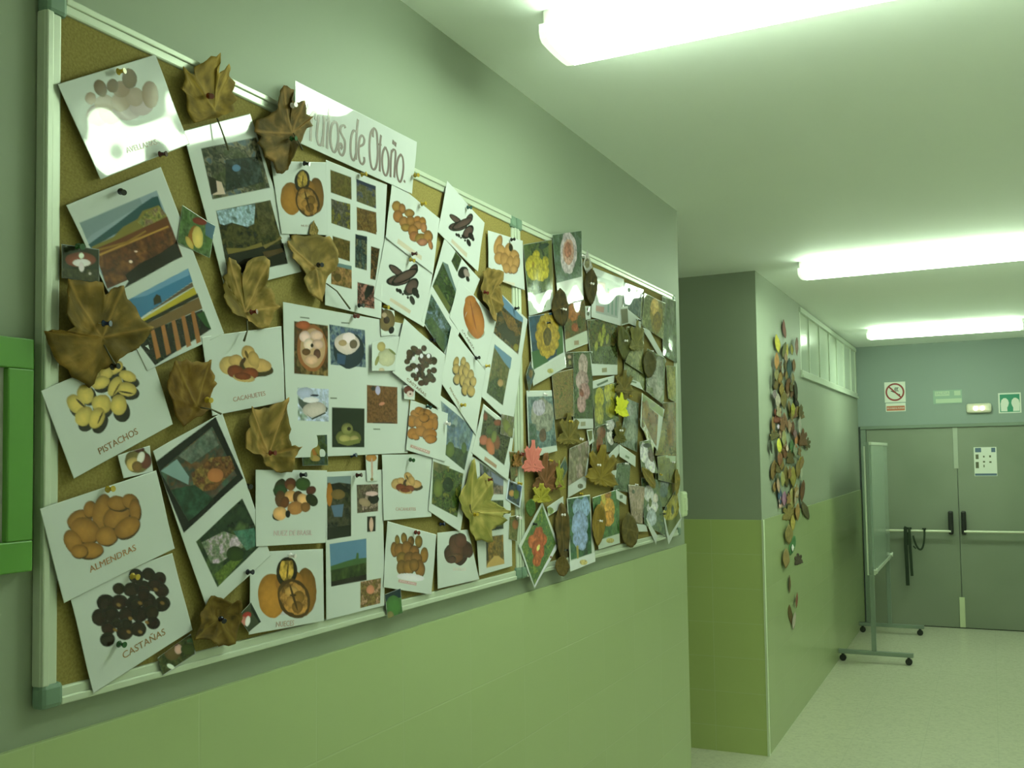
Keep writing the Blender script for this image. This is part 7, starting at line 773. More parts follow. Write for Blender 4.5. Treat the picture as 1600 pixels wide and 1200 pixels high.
GARLAND = [
[[6.2831,2.5469],[6.2578,2.6084,6.2712,2.6043,6.3053,2.5884,6.3251,2.5677,6.3398,2.5405,6.3395,2.514,6.3184,2.4931,6.3075,2.4878,6.2951,2.4874,6.2633,2.5026,6.2328,2.5264,6.2208,2.5528,6.2343,2.5781,6.2481,2.6],[140,93,89],'reddish brown',1,1,7],
[[6.0133,2.4231],[5.981,2.478,5.9996,2.4751,6.0379,2.4649,6.0901,2.4477,6.1028,2.4212,6.086,2.3943,6.0577,2.375,6.0493,2.3618,6.0277,2.3665,5.9794,2.3813,5.9489,2.4007,5.9261,2.4259,5.9384,2.4498,5.9657,2.4738],[194,178,65],'bright yellow-green',1,2,6],
[[6.6403,2.4636],[6.6508,2.5316,6.6636,2.5278,6.6895,2.5113,6.696,2.4837,6.7047,2.4552,6.6782,2.4286,6.644,2.4073,6.6301,2.3973,6.6203,2.4054,6.5962,2.4171,6.5752,2.4435,6.579,2.4712,6.6055,2.4987,6.6387,2.5246],[134,101,92],'tan',1,3,5],
[[6.2882,2.423],[6.3264,2.4631,6.3282,2.4573,6.3332,2.4489,6.3333,2.4342,6.3154,2.4165,6.2877,2.3997,6.2639,2.3895,6.251,2.3841,6.248,2.388,6.2401,2.3983,6.2408,2.4119,6.2566,2.4288,6.2897,2.4464,6.3126,2.4569],[52,53,30],'dark brown',1,4,11],
[[6.496,2.4318],[6.4843,2.4682,6.4952,2.4654,6.5182,2.4586,6.5328,2.4448,6.5381,2.4279,6.5297,2.4122,6.5166,2.3972,6.5078,2.395,6.4979,2.3946,6.4736,2.4051,6.4497,2.4184,6.4458,2.4346,6.462,2.4513,6.4757,2.4663],[152,139,62],'pale olive',1,5,21],
[[6.1856,2.3962],[6.2422,2.4563,6.2467,2.4495,6.2541,2.4329,6.2643,2.4126,6.2355,2.3874,6.1916,2.3634,6.1477,2.3444,6.1345,2.3421,6.1284,2.3466,6.113,2.3574,6.1174,2.3809,6.1425,2.406,6.1838,2.4297,6.2224,2.4476],[99,96,58],'pale green',1,6,8],
[[6.3425,2.3999],[6.3759,2.4585,6.3835,2.4566,6.3911,2.4392,6.4007,2.4165,6.3819,2.3901,6.3492,2.3656,6.3227,2.3478,6.3104,2.3434,6.3046,2.3486,6.29,2.359,6.2881,2.3828,6.3056,2.4099,6.3352,2.4337,6.3636,2.4541],[191,167,75],'pale olive',2,7,21],
[[6.2766,2.3612],[6.2404,2.4097,6.2567,2.4053,6.2924,2.3979,6.3262,2.3787,6.3405,2.3572,6.3357,2.3328,6.3212,2.3207,6.3139,2.3112,6.2975,2.3165,6.2611,2.3261,6.2278,2.3432,6.2185,2.3663,6.2121,2.3883,6.2336,2.4014],[144,114,91],'pale olive',3,8,21],
[[5.9395,2.3029],[5.9472,2.3598,5.9639,2.3552,5.9948,2.343,6.0112,2.3216,6.0158,2.2965,5.9802,2.2723,5.9467,2.2515,5.9323,2.2498,5.9146,2.2481,5.8834,2.2633,5.87,2.2855,5.8666,2.3083,5.8981,2.3328,5.9322,2.3522],[163,113,66],'tan',2,9,5],
[[6.5881,2.3288],[6.5959,2.3794,6.6067,2.3727,6.625,2.362,6.6417,2.3445,6.6436,2.3222,6.6202,2.3001,6.5919,2.2853,6.5802,2.2769,6.5707,2.2817,6.5509,2.2947,6.5347,2.3138,6.5314,2.3344,6.5608,2.3585,6.5831,2.3703],[123,88,57],'brown',1,10,27],
[[6.1632,2.2937],[6.1639,2.331,6.1734,2.3288,6.1903,2.3181,6.2031,2.305,6.2089,2.2898,6.1919,2.2741,6.1713,2.2618,6.1625,2.2568,6.1545,2.2611,6.1365,2.2678,6.117,2.2814,6.1171,2.298,6.1319,2.3144,6.1552,2.3272],[133,118,81],'pale olive',4,11,21],
[[6.231,2.2973],[6.2148,2.3326,6.2264,2.3311,6.2513,2.3214,6.2777,2.3104,6.28,2.294,6.2722,2.278,6.2539,2.268,6.2465,2.2632,6.2362,2.2639,6.2079,2.2733,6.187,2.2845,6.1842,2.3006,6.1928,2.3154,6.2083,2.3263],[78,68,34],'olive',1,12,18],
[[6.0602,2.2805],[6.0654,2.3183,6.0746,2.316,6.0954,2.3068,6.1084,2.2935,6.1055,2.2747,6.0836,2.258,6.0648,2.246,6.0548,2.2417,6.0451,2.242,6.0265,2.254,6.0122,2.2679,6.0217,2.2861,6.0356,2.3019,6.0559,2.3153],[83,81,53],'pale green',2,13,8],
[[6.1705,2.2894],[6.1779,2.3418,6.1889,2.3374,6.2121,2.3259,6.2255,2.3056,6.2187,2.2819,6.2022,2.2608,6.1765,2.2441,6.1626,2.2341,6.1523,2.2391,6.1258,2.253,6.1194,2.2739,6.1146,2.296,6.1401,2.3184,6.1661,2.3374],[138,140,137],'grey-green',1,14,1],
[[6.3501,2.2924],[6.3606,2.3639,6.3781,2.3546,6.4142,2.3413,6.4368,2.3139,6.4198,2.2828,6.4012,2.255,6.3583,2.233,6.3395,2.22,6.3239,2.2256,6.296,2.2445,6.2615,2.2711,6.269,2.3011,6.2971,2.3289,6.3424,2.3559],[45,69,70],'blue-green',1,15,2],
[[6.1748,2.2744],[6.1272,2.3245,6.1478,2.3188,6.1903,2.3106,6.2318,2.2934,6.2491,2.2711,6.2512,2.2494,6.2339,2.2296,6.2246,2.2218,6.2025,2.2294,6.157,2.2377,6.1234,2.2559,6.0917,2.2772,6.1051,2.2993,6.1179,2.3197],[144,114,91],'pale olive',5,16,21],
[[5.954,2.2183],[5.9595,2.2591,5.9733,2.2551,6.0018,2.2478,6.02,2.2315,6.0172,2.2144,5.9942,2.1974,5.9623,2.1845,5.9486,2.1787,5.9361,2.1838,5.909,2.1908,5.8876,2.2047,5.8834,2.2218,5.9168,2.2405,5.9435,2.2523],[122,113,76],'pale olive',6,17,21],
[[6.2474,2.2395],[6.2526,2.2756,6.2616,2.2736,6.2766,2.2639,6.294,2.251,6.2883,2.2349,6.271,2.218,6.2508,2.2089,6.2424,2.2044,6.2349,2.2079,6.2144,2.2159,6.2062,2.2287,6.2048,2.2441,6.2261,2.2599,6.2441,2.2692],[121,96,49],'tan',3,18,5],
[[6.104,2.2072],[6.1106,2.2544,6.1245,2.2498,6.15,2.24,6.178,2.2226,6.1701,2.2019,6.1395,2.1815,6.113,2.1688,6.0977,2.1627,6.0853,2.1672,6.0504,2.1745,6.0305,2.192,6.0465,2.2131,6.0635,2.2314,6.094,2.2469],[126,96,47],'tan',4,19,5],
[[6.4966,2.2342],[6.5028,2.2751,6.5128,2.2758,6.5333,2.262,6.5533,2.2474,6.5535,2.229,6.532,2.2108,6.502,2.1945,6.4898,2.1894,6.4793,2.1971,6.4543,2.2049,6.4451,2.2217,6.4411,2.2398,6.4619,2.2589,6.49,2.2721],[127,113,77],'pale olive',7,20,21],
[[5.8269,2.1829],[5.8354,2.2469,5.8405,2.2354,5.8516,2.2219,5.8578,2.1979,5.852,2.1713,5.8399,2.1465,5.8255,2.1314,5.819,2.1229,5.8133,2.1265,5.8036,2.146,5.7944,2.1673,5.7988,2.1945,5.8104,2.2186,5.8275,2.2363],[37,37,20],'dark brown',2,21,11],
[[5.9511,2.1592],[5.9567,2.2002,5.9725,2.1979,6.006,2.1877,6.0277,2.1731,6.0264,2.155,6.0062,2.1374,5.9634,2.1233,5.946,2.1218,5.9285,2.1209,5.8902,2.1315,5.8722,2.1452,5.8789,2.1635,5.8952,2.1788,5.9391,2.1927],[90,73,38],'brown',2,22,27],
[[6.3245,2.1771],[6.3673,2.2417,6.3764,2.2313,6.4024,2.2184,6.3977,2.1942,6.3827,2.1665,6.3453,2.1405,6.3009,2.1216,6.2842,2.1163,6.2718,2.121,6.2502,2.1388,6.2481,2.1609,6.2704,2.1887,6.2999,2.2112,6.3454,2.2311],[98,63,36],'brown',3,23,27],
[[6.4159,2.165],[6.4281,2.2185,6.4394,2.2107,6.4383,2.1921,6.4618,2.2027,6.4724,2.1968,6.477,2.187,6.4566,2.1725,6.468,2.1655,6.4734,2.1546,6.4706,2.1425,6.4456,2.1432,6.4377,2.137,6.4242,2.143,6.4174,2.1388,6.4103,2.1408,6.402,2.138,6.3975,2.1429,6.3836,2.1386,6.3754,2.1422,6.353,2.1423,6.3572,2.1542,6.3623,2.1645,6.3786,2.1717,6.3648,2.1859,6.3732,2.1962,6.3869,2.2022,6.406,2.1912,6.4131,2.2129],[79,69,35],'olive',2,24,18],
[[6.1627,2.1479],[6.1154,2.1959,6.1374,2.1902,6.1706,2.1823,6.2139,2.1645,6.2419,2.1446,6.2391,2.1229,6.2192,2.1041,6.2071,2.1028,6.1915,2.1023,6.1474,2.1134,6.1019,2.131,6.0823,2.1514,6.0941,2.1734,6.1075,2.1895],[79,69,35],'olive',3,25,18],
[[6.1076,2.1362],[6.1138,2.1802,6.1295,2.1771,6.1575,2.1676,6.1831,2.1505,6.1797,2.1297,6.1495,2.1111,6.1161,2.0969,6.1008,2.0876,6.0864,2.0916,6.0583,2.1038,6.0322,2.1216,6.0322,2.1416,6.0653,2.1626,6.0986,2.1743],[124,101,45],'brown',4,26,27],
[[6.5617,2.1567],[6.5327,2.2261,6.5501,2.2201,6.5856,2.2035,6.6166,2.1783,6.6256,2.1453,6.6194,2.116,6.603,2.095,6.5912,2.0862,6.5743,2.0921,6.5416,2.11,6.5077,2.1359,6.4924,2.167,6.5006,2.1962,6.5228,2.2172],[50,47,29],'dark brown',3,27,11],
[[6.3302,2.1394],[6.3077,2.188,6.3217,2.1862,6.3583,2.1731,6.3914,2.1561,6.4118,2.1342,6.3965,2.1101,6.3636,2.0976,6.3543,2.0873,6.3374,2.091,6.2949,2.1039,6.2675,2.1236,6.2656,2.1462,6.2689,2.1676,6.2945,2.184],[147,116,94],'pale olive',8,28,21],
[[6.4799,2.146],[6.5462,2.1992,6.556,2.1977,6.5566,2.1797,6.55,2.1595,6.5168,2.134,6.4786,2.1135,6.4309,2.0969,6.4078,2.0879,6.4112,2.0993,6.3962,2.1117,6.4124,2.1333,6.4408,2.1581,6.4858,2.1788,6.5302,2.1963],[106,72,47],'brown',5,29,27],
[[5.8525,2.0924],[5.8564,2.1217,5.8689,2.1218,5.8967,2.1142,5.9098,2.1023,5.9192,2.0892,5.8958,2.075,5.8618,2.0674,5.8487,2.0635,5.8372,2.0638,5.8056,2.0705,5.7839,2.0823,5.7982,2.0959,5.8092,2.1079,5.8439,2.1175],[106,91,98],'greyish',1,30,1],
[[6.6164,2.1247],[6.582,2.1676,6.6012,2.1631,6.6387,2.1562,6.6802,2.1398,6.6914,2.1206,6.6823,2.1001,6.6609,2.0876,6.6512,2.0813,6.6335,2.0861,6.5938,2.0961,6.5588,2.1096,6.5462,2.1292,6.5484,2.1471,6.5732,2.1598],[115,86,50],'brown',6,31,27],
[[6.1675,2.0734],[6.1767,2.1378,6.1992,2.1349,6.2469,2.1164,6.2823,2.0931,6.2623,2.0644,6.2296,2.0383,6.1794,2.0162,6.1582,2.008,6.1408,2.0184,6.0997,2.0309,6.059,2.0538,6.0608,2.0822,6.1046,2.1084,6.1551,2.1276],[101,87,44],'olive',4,32,18],
[[5.9372,2.0569],[5.9435,2.103,5.9624,2.1,5.9961,2.0892,6.0271,2.0715,6.0282,2.0507,5.9881,2.0319,5.9509,2.0171,5.9313,2.0131,5.912,2.0183,5.8738,2.027,5.8607,2.0434,5.8628,2.0629,5.8864,2.0809,5.9257,2.0943],[154,141,131],'pale green',3,33,8],
[[6.644,2.0786],[6.5889,2.1064,6.612,2.1055,6.6627,2.1019,6.6978,2.092,6.7265,2.0804,6.7265,2.0673,6.7082,2.0561,6.6999,2.0504,6.678,2.0521,6.6223,2.0563,6.5887,2.0653,6.5546,2.0757,6.5656,2.0903,6.58,2.1017],[34,30,21],'dark brown',4,34,11],
[[6.3485,2.0384],[6.3323,2.077,6.3428,2.0771,6.3719,2.066,6.3938,2.0504,6.4,2.0327,6.3925,2.0147,6.3733,2.0028,6.3656,1.998,6.3537,1.999,6.3247,2.0123,6.3101,2.027,6.2994,2.0448,6.3041,2.0617,6.3227,2.0746],[113,92,58],'olive',5,35,18],
[[6.4336,2.0174],[6.4413,2.068,6.4567,2.0617,6.4902,2.0509,6.5116,2.0313,6.5034,2.009,6.476,1.9863,6.4419,1.9694,6.4262,1.9681,6.4108,1.9708,6.3844,1.984,6.3677,2.0038,6.362,2.026,6.3844,2.0473,6.4267,2.0626],[157,149,51],'bright yellow-green',2,36,6],
[[6.6839,2.027],[6.6907,2.0699,6.7029,2.0663,6.7326,2.0565,6.7471,2.0389,6.7428,2.0191,6.7208,2,6.6905,1.9905,6.6772,1.9839,6.6629,1.9856,6.6366,1.999,6.6148,2.0148,6.6247,2.034,6.6503,2.0532,6.6776,2.0642],[125,102,48],'brown',7,37,27],
[[6.7496,2.0157],[6.7913,2.0757,6.7998,2.0664,6.8352,2.0535,6.8322,2.0297,6.8291,2.0046,6.7712,1.9793,6.7288,1.9639,6.7104,1.9593,6.6967,1.9664,6.672,1.9812,6.6533,2.0021,6.679,2.0273,6.7148,2.0483,6.7682,2.069],[84,73,38],'olive',6,38,18],
[[5.957,1.9811],[5.9751,2.0333,5.9894,2.0263,5.9867,2.0071,6.0184,2.0173,6.0333,2.011,6.0346,1.9993,6.0076,1.9858,6.0241,1.9778,6.0289,1.9663,6.0246,1.9541,5.9933,1.9564,5.982,1.9516,5.9659,1.9583,5.9572,1.9542,5.949,1.9582,5.9388,1.9558,5.9331,1.9603,5.9146,1.9562,5.9062,1.9612,5.8747,1.9618,5.8835,1.9743,5.8892,1.9844,5.9139,1.9899,5.8949,2.0059,5.9034,2.0174,5.9245,2.0194,5.9455,2.0103,5.9565,2.0295],[144,128,103],'pale olive',9,39,21],
[[6.4306,1.9972],[6.4366,2.0368,6.4509,2.0344,6.4869,2.026,6.5133,2.009,6.5021,1.9909,6.4726,1.9725,6.439,1.9612,6.4243,1.955,6.4104,1.9586,6.3747,1.9709,6.3513,1.985,6.362,2.0036,6.3804,2.0207,6.422,2.0326],[158,150,53],'bright yellow-green',3,40,6],
[[6.5374,1.9937],[6.5324,2.049,6.5512,2.0483,6.5569,2.0263,6.5844,2.0414,6.6054,2.04,6.6123,2.0281,6.5889,2.0085,6.6114,2.0039,6.6162,1.993,6.6217,1.9796,6.5862,1.9762,6.5787,1.968,6.5571,1.9726,6.5506,1.9655,6.5397,1.968,6.5298,1.964,6.5215,1.9673,6.502,1.9579,6.4934,1.9639,6.4613,1.9589,6.4589,1.9712,6.4648,1.9838,6.4838,1.9942,6.4609,2.0065,6.4653,2.0196,6.4833,2.0273,6.5122,2.0206,6.5154,2.0407],[113,77,52],'brown',8,41,27],
[[6.3978,1.9795],[6.4034,2.0192,6.4146,2.0142,6.4336,2.0039,6.4464,1.9894,6.4445,1.9723,6.4332,1.9556,6.4036,1.9448,6.3925,1.941,6.3828,1.9423,6.3592,1.9551,6.3505,1.9697,6.3419,1.9859,6.366,2.0042,6.393,2.0142],[115,94,59],'olive',7,42,18],
[[6.8257,1.9914],[6.8145,2.0324,6.8401,2.0308,6.8495,2.0153,6.8853,2.0266,6.91,2.0245,6.9192,2.0162,6.8935,2.0028,6.9227,1.9998,6.9358,1.9922,6.9443,1.9822,6.8914,1.9798,6.8829,1.9736,6.8532,1.9769,6.8459,1.971,6.831,1.9721,6.8178,1.9695,6.8063,1.9718,6.7811,1.9649,6.7701,1.9695,6.7234,1.9642,6.7199,1.9735,6.7255,1.9827,6.757,1.9909,6.7242,1.9992,6.7242,2.0093,6.748,2.0156,6.7905,2.01,6.7923,2.0253],[115,94,59],'olive',8,43,18],
[[5.9543,1.9536],[5.9651,2.032,5.9908,2.0216,5.9945,1.9951,6.0406,2.0115,6.0642,2.0033,6.0725,1.988,6.0351,1.9663,6.0697,1.9572,6.0697,1.9422,6.07,1.9248,6.0198,1.9244,6.0065,1.9146,5.9771,1.9227,5.9643,1.9168,5.9495,1.9183,5.9336,1.9149,5.9228,1.921,5.8916,1.9114,5.8832,1.9214,5.8259,1.9161,5.8345,1.9347,5.8492,1.9503,5.879,1.961,5.8518,1.9791,5.856,1.9973,5.8866,2.0042,5.9268,1.9909,5.9367,2.0185],[113,60,48],'reddish brown',2,44,7],
[[6.1847,1.9371],[6.1154,1.9922,6.1331,1.9872,6.1745,1.9743,6.2135,1.9531,6.2442,1.9287,6.2633,1.9023,6.2599,1.8866,6.2594,1.8778,6.2358,1.887,6.1946,1.9,6.1446,1.921,6.121,1.9459,6.1073,1.9692,6.1126,1.9847],[114,77,53],'brown',9,45,27],
[[6.1893,1.9333],[6.198,1.9941,6.2181,1.99,6.2639,1.9737,6.2911,1.9498,6.2916,1.9212,6.2398,1.8942,6.1994,1.8764,6.1806,1.8725,6.1633,1.8787,6.1289,1.8926,6.1034,1.9177,6.0956,1.9443,6.1359,1.9702,6.176,1.9883],[150,119,103],'pale olive',10,46,21],
[[5.8237,1.9056],[5.8157,1.9577,5.8261,1.9549,5.8536,1.9381,5.8681,1.9195,5.8733,1.8953,5.8645,1.8739,5.8431,1.8579,5.8318,1.8536,5.8204,1.8599,5.7951,1.8722,5.771,1.8923,5.772,1.916,5.7834,1.9376,5.8047,1.9548],[122,91,54],'brown',10,47,27],
[[6.6827,1.9171],[6.6932,1.9834,6.7034,1.977,6.7239,1.963,6.7313,1.9331,6.7339,1.9038,6.707,1.8736,6.6853,1.8574,6.6714,1.8453,6.6626,1.8549,6.6413,1.8734,6.6246,1.8999,6.6322,1.9315,6.6532,1.9593,6.6815,1.9762],[164,160,153],'pale green',4,48,8],
[[6.3622,1.9075],[6.3704,1.9555,6.3837,1.9528,6.4118,1.9388,6.4428,1.9199,6.4398,1.8982,6.405,1.8781,6.3703,1.8654,6.3542,1.8603,6.338,1.8624,6.3159,1.8778,6.2909,1.8951,6.2995,1.9168,6.3221,1.9373,6.3533,1.9517],[158,125,105],'pale olive',11,49,21],
[[5.9672,1.8952],[5.9694,1.911,5.9769,1.9104,5.9938,1.9061,6.0052,1.8996,6.0048,1.8923,5.9868,1.8854,5.9727,1.8811,5.9651,1.8794,5.9588,1.8806,5.9448,1.8846,5.9308,1.8907,5.9312,1.8982,5.9441,1.9056,5.962,1.9104],[214,187,227],'pale green',5,50,8],
[[6.0743,1.896],[6.1025,1.9635,6.1211,1.9553,6.1146,1.9287,6.1528,1.9386,6.1749,1.9315,6.1709,1.9149,6.1383,1.8993,6.1592,1.8879,6.1627,1.8728,6.152,1.8591,6.1145,1.864,6.103,1.8557,6.0829,1.8665,6.0719,1.862,6.0615,1.8655,6.0493,1.8645,6.0438,1.8713,6.0184,1.8657,6.012,1.8741,5.9747,1.8765,5.9795,1.8911,5.9919,1.9039,6.0207,1.91,6.0013,1.9307,6.0111,1.9461,6.0385,1.9463,6.0635,1.9327,6.0783,1.9553],[115,78,53],'brown',11,51,27],
[[6.4756,1.895],[6.4835,1.9468,6.4972,1.9441,6.5297,1.9295,6.5428,1.9086,6.538,1.8836,6.5183,1.8612,6.4802,1.8437,6.4673,1.8404,6.4542,1.8461,6.4228,1.8615,6.4143,1.8811,6.4161,1.9054,6.4381,1.9293,6.4691,1.9406],[100,61,42],'reddish brown',3,52,7],
[[6.0329,1.8545],[6.0536,1.897,6.0606,1.8919,6.0811,1.8805,6.0841,1.8634,6.0801,1.845,6.0546,1.8293,6.0256,1.8187,6.0136,1.8147,6.0047,1.8178,5.9881,1.8309,5.9832,1.8453,5.9881,1.8636,6.0156,1.8786,6.0407,1.8918],[159,126,106],'pale olive',12,53,21],
[[6.4852,1.8577],[6.4898,1.888,6.5023,1.8851,6.5321,1.8784,6.5469,1.8652,6.5442,1.8523,6.5247,1.8384,6.4931,1.83,6.4804,1.8262,6.468,1.8309,6.4463,1.8393,6.4176,1.8503,6.4237,1.8634,6.4479,1.8762,6.4775,1.8851],[118,86,94],'brown',12,54,27],
[[6.8216,1.8599],[6.8647,1.8983,6.8682,1.894,6.8794,1.8825,6.8789,1.8677,6.8592,1.8511,6.8249,1.8358,6.7932,1.8264,6.7786,1.8217,6.7733,1.8255,6.7659,1.8361,6.7688,1.8522,6.7924,1.869,6.8223,1.8841,6.8523,1.8953],[75,61,40],'dark brown',5,55,11],
[[5.8433,1.8348],[5.7634,1.8655,5.8033,1.8655,5.8388,1.8565,5.8715,1.8693,5.9072,1.8687,5.936,1.8645,5.919,1.8507,5.9653,1.8515,6.0017,1.8474,6.0247,1.8401,5.9596,1.8325,5.9483,1.827,5.9076,1.8258,5.8998,1.8218,5.8796,1.8208,5.8667,1.8168,5.8467,1.8188,5.8232,1.8101,5.7997,1.8116,5.7457,1.8035,5.7324,1.8114,5.7225,1.8182,5.7508,1.8273,5.6962,1.8304,5.6774,1.838,5.7079,1.8447,5.7634,1.8458,5.7416,1.8581],[84,75,43],'olive',9,56,18],
[[6.105,1.8273],[6.1126,1.8812,6.1269,1.8711,6.1583,1.8609,6.1768,1.839,6.1761,1.8169,6.1485,1.7957,6.1134,1.7802,6.0976,1.7753,6.0825,1.7791,6.0523,1.7967,6.0352,1.8148,6.0436,1.8373,6.0627,1.8587,6.0956,1.8718],[148,141,95],'pale green',6,57,8],
[[6.7179,1.8212],[6.7104,1.8753,6.7245,1.8716,6.7585,1.855,6.7912,1.8352,6.7941,1.8104,6.7646,1.7889,6.7384,1.7714,6.7256,1.7657,6.7112,1.7739,6.6762,1.7864,6.6521,1.808,6.6476,1.8318,6.6726,1.8528,6.6984,1.8695],[131,102,62],'brown',13,58,27],
[[6.5558,1.8152],[6.5643,1.8702,6.5755,1.8635,6.5957,1.8505,6.6115,1.8277,6.6067,1.8037,6.5835,1.7808,6.5605,1.765,6.5475,1.7618,6.5374,1.7682,6.5132,1.7818,6.5033,1.802,6.5065,1.8274,6.5246,1.8498,6.5514,1.8623],[176,109,71],'tan',5,59,5],
[[6.7813,1.8172],[6.7955,1.9055,6.8302,1.8917,6.8382,1.8646,6.8947,1.8778,6.9362,1.872,6.9494,1.8545,6.8908,1.8295,6.9359,1.8187,6.943,1.8016,6.9531,1.7796,6.8774,1.7809,6.8502,1.7744,6.8111,1.7841,6.7958,1.7746,6.7751,1.779,6.7526,1.7735,6.7403,1.7832,6.6974,1.7725,6.6831,1.7826,6.6147,1.7803,6.6224,1.7995,6.6325,1.8159,6.6767,1.8274,6.6344,1.8494,6.6436,1.8693,6.6893,1.8745,6.7422,1.8607,6.756,1.8919],[97,64,38],'brown',14,60,27],
[[6.1967,1.7897],[6.2024,1.829,6.2161,1.8261,6.237,1.816,6.2527,1.7988,6.25,1.7809,6.2369,1.7644,6.2032,1.752,6.191,1.7504,6.1792,1.7528,6.1483,1.7633,6.1301,1.7803,6.142,1.7984,6.1609,1.8149,6.1889,1.8246],[100,61,38],'reddish brown',4,61,7],
[[6.9647,1.7943],[7.1244,1.8129,7.1182,1.8012,7.0598,1.7919,7.109,1.7799,7.0953,1.7696,7.0725,1.7607,7.0144,1.7688,7.005,1.7546,6.9759,1.7471,6.9404,1.7447,6.9237,1.7613,6.9027,1.765,6.9125,1.7783,6.8899,1.7794,6.8952,1.7862,6.8796,1.7905,6.895,1.7961,6.863,1.8045,6.8792,1.8105,6.8578,1.8277,6.893,1.8313,6.927,1.8315,6.9575,1.8243,6.9871,1.8401,7.0232,1.8414,7.051,1.8352,7.0374,1.8167,7.0954,1.8204],[78,69,37],'dark brown',6,62,11],
[[5.9507,1.775],[5.9325,1.823,5.9502,1.8197,5.9868,1.8074,6.0153,1.788,6.0334,1.7664,6.0106,1.746,5.9836,1.7299,5.9686,1.7277,5.9532,1.7281,5.9124,1.7419,5.8907,1.7626,5.8753,1.7839,5.8947,1.806,5.9186,1.8184],[206,196,73],'bright yellow-green',4,63,6],
[[6.427,1.774],[6.4341,1.8212,6.4481,1.8167,6.4781,1.8053,6.5038,1.7853,6.507,1.7636,6.4715,1.7457,6.4375,1.7334,6.4201,1.7284,6.4042,1.7315,6.374,1.7443,6.347,1.7627,6.3584,1.7847,6.3806,1.804,6.4159,1.8152],[71,102,63],'green',1,64,2],
[[5.735,1.7664],[5.7116,1.8099,5.7238,1.8044,5.7492,1.7935,5.7692,1.7776,5.7755,1.7586,5.7721,1.7421,5.7626,1.7301,5.7572,1.7249,5.7485,1.7262,5.7269,1.7389,5.6984,1.7554,5.6953,1.7743,5.6972,1.7903,5.705,1.8053],[39,40,26],'dark green',1,65,1],
[[6.2064,1.7594],[6.2099,1.7836,6.2186,1.7812,6.233,1.774,6.2471,1.7645,6.2498,1.7544,6.2345,1.7453,6.212,1.738,6.2032,1.7377,6.1945,1.7397,6.1786,1.7458,6.1645,1.7544,6.1699,1.7644,6.1821,1.7737,6.2008,1.7806],[211,179,172],'pale olive',13,66,21],
[[6.1958,1.7503],[6.2177,1.7899,6.2268,1.7821,6.2224,1.7679,6.247,1.7726,6.2574,1.7668,6.2591,1.7582,6.2362,1.7498,6.2489,1.7422,6.2476,1.7337,6.2449,1.7237,6.2199,1.7289,6.2111,1.7253,6.1993,1.7329,6.1922,1.7295,6.1862,1.7329,6.1779,1.7319,6.1751,1.7365,6.1589,1.7342,6.1556,1.7395,6.1319,1.7423,6.1368,1.7509,6.1442,1.7582,6.162,1.7611,6.1517,1.7741,6.16,1.7822,6.1753,1.7838,6.1914,1.7724,6.2021,1.7865],[159,126,106],'pale olive',14,67,21],
[[6.545,1.7454],[6.5523,1.7925,6.575,1.7872,6.6337,1.7746,6.6647,1.7564,6.6623,1.7345,6.6132,1.7153,6.5597,1.7027,6.5373,1.6955,6.5154,1.7042,6.4752,1.7162,6.4213,1.7355,6.4383,1.7564,6.4828,1.7764,6.5262,1.7905],[124,128,110],'pale green',7,68,8],
[[6.6352,1.7292],[6.6559,1.7704,6.6684,1.765,6.6629,1.7482,6.6917,1.7548,6.7049,1.749,6.7049,1.7391,6.6779,1.7297,6.6915,1.7222,6.6917,1.7135,6.6887,1.7035,6.662,1.7081,6.6537,1.7034,6.6403,1.7108,6.6326,1.7066,6.6255,1.71,6.6168,1.7094,6.6137,1.7144,6.5958,1.7113,6.592,1.7169,6.5624,1.7187,6.5706,1.7284,6.5799,1.736,6.5963,1.7399,6.5859,1.7527,6.5925,1.7626,6.6098,1.7645,6.6283,1.7536,6.6395,1.7673],[117,96,61],'olive',10,69,18],
[[6.1533,1.7287],[6.1426,1.7816,6.1611,1.7805,6.1703,1.7622,6.1942,1.774,6.2148,1.7726,6.2214,1.7607,6.2037,1.7433,6.2263,1.7387,6.2352,1.7282,6.2415,1.7149,6.2048,1.7116,6.1952,1.7051,6.1747,1.7089,6.1692,1.702,6.1585,1.7035,6.149,1.7001,6.1406,1.7034,6.1232,1.6952,6.1118,1.699,6.0822,1.6951,6.0797,1.7073,6.0855,1.7193,6.1022,1.729,6.0787,1.7404,6.0807,1.7528,6.0981,1.7598,6.1246,1.7553,6.1255,1.7755],[123,92,55],'brown',15,70,27],
[[6.1592,1.7236],[6.1641,1.7579,6.1782,1.7544,6.2087,1.7449,6.2289,1.7308,6.22,1.716,6.2048,1.7032,6.1687,1.693,6.1543,1.6897,6.139,1.6914,6.1107,1.7034,6.0851,1.7161,6.0938,1.7317,6.1134,1.7462,6.15,1.7534],[103,63,39],'reddish brown',5,71,7],
[[5.9532,1.6979],[5.9601,1.7477,5.9736,1.7406,6.0057,1.7301,6.0384,1.7082,6.0262,1.6861,6.0043,1.6664,5.9622,1.6529,5.9463,1.6481,5.9324,1.6516,5.9,1.6658,5.8792,1.6878,5.8721,1.7099,5.914,1.7308,5.9424,1.745],[120,78,54],'brown',16,72,27],
[[6.3547,1.689],[6.3646,1.7552,6.3929,1.7478,6.3952,1.7225,6.4459,1.7366,6.4767,1.7303,6.4827,1.7153,6.4406,1.6971,6.4763,1.688,6.4887,1.6736,6.4858,1.6579,6.4258,1.6609,6.4118,1.6526,6.3786,1.6622,6.366,1.6564,6.3503,1.6598,6.3331,1.6558,6.3216,1.6617,6.2907,1.6557,6.2749,1.662,6.224,1.6622,6.231,1.6773,6.2346,1.6901,6.2727,1.6985,6.2407,1.7161,6.2488,1.731,6.2832,1.7347,6.3223,1.7253,6.3345,1.7472],[86,73,38],'olive',11,73,18],
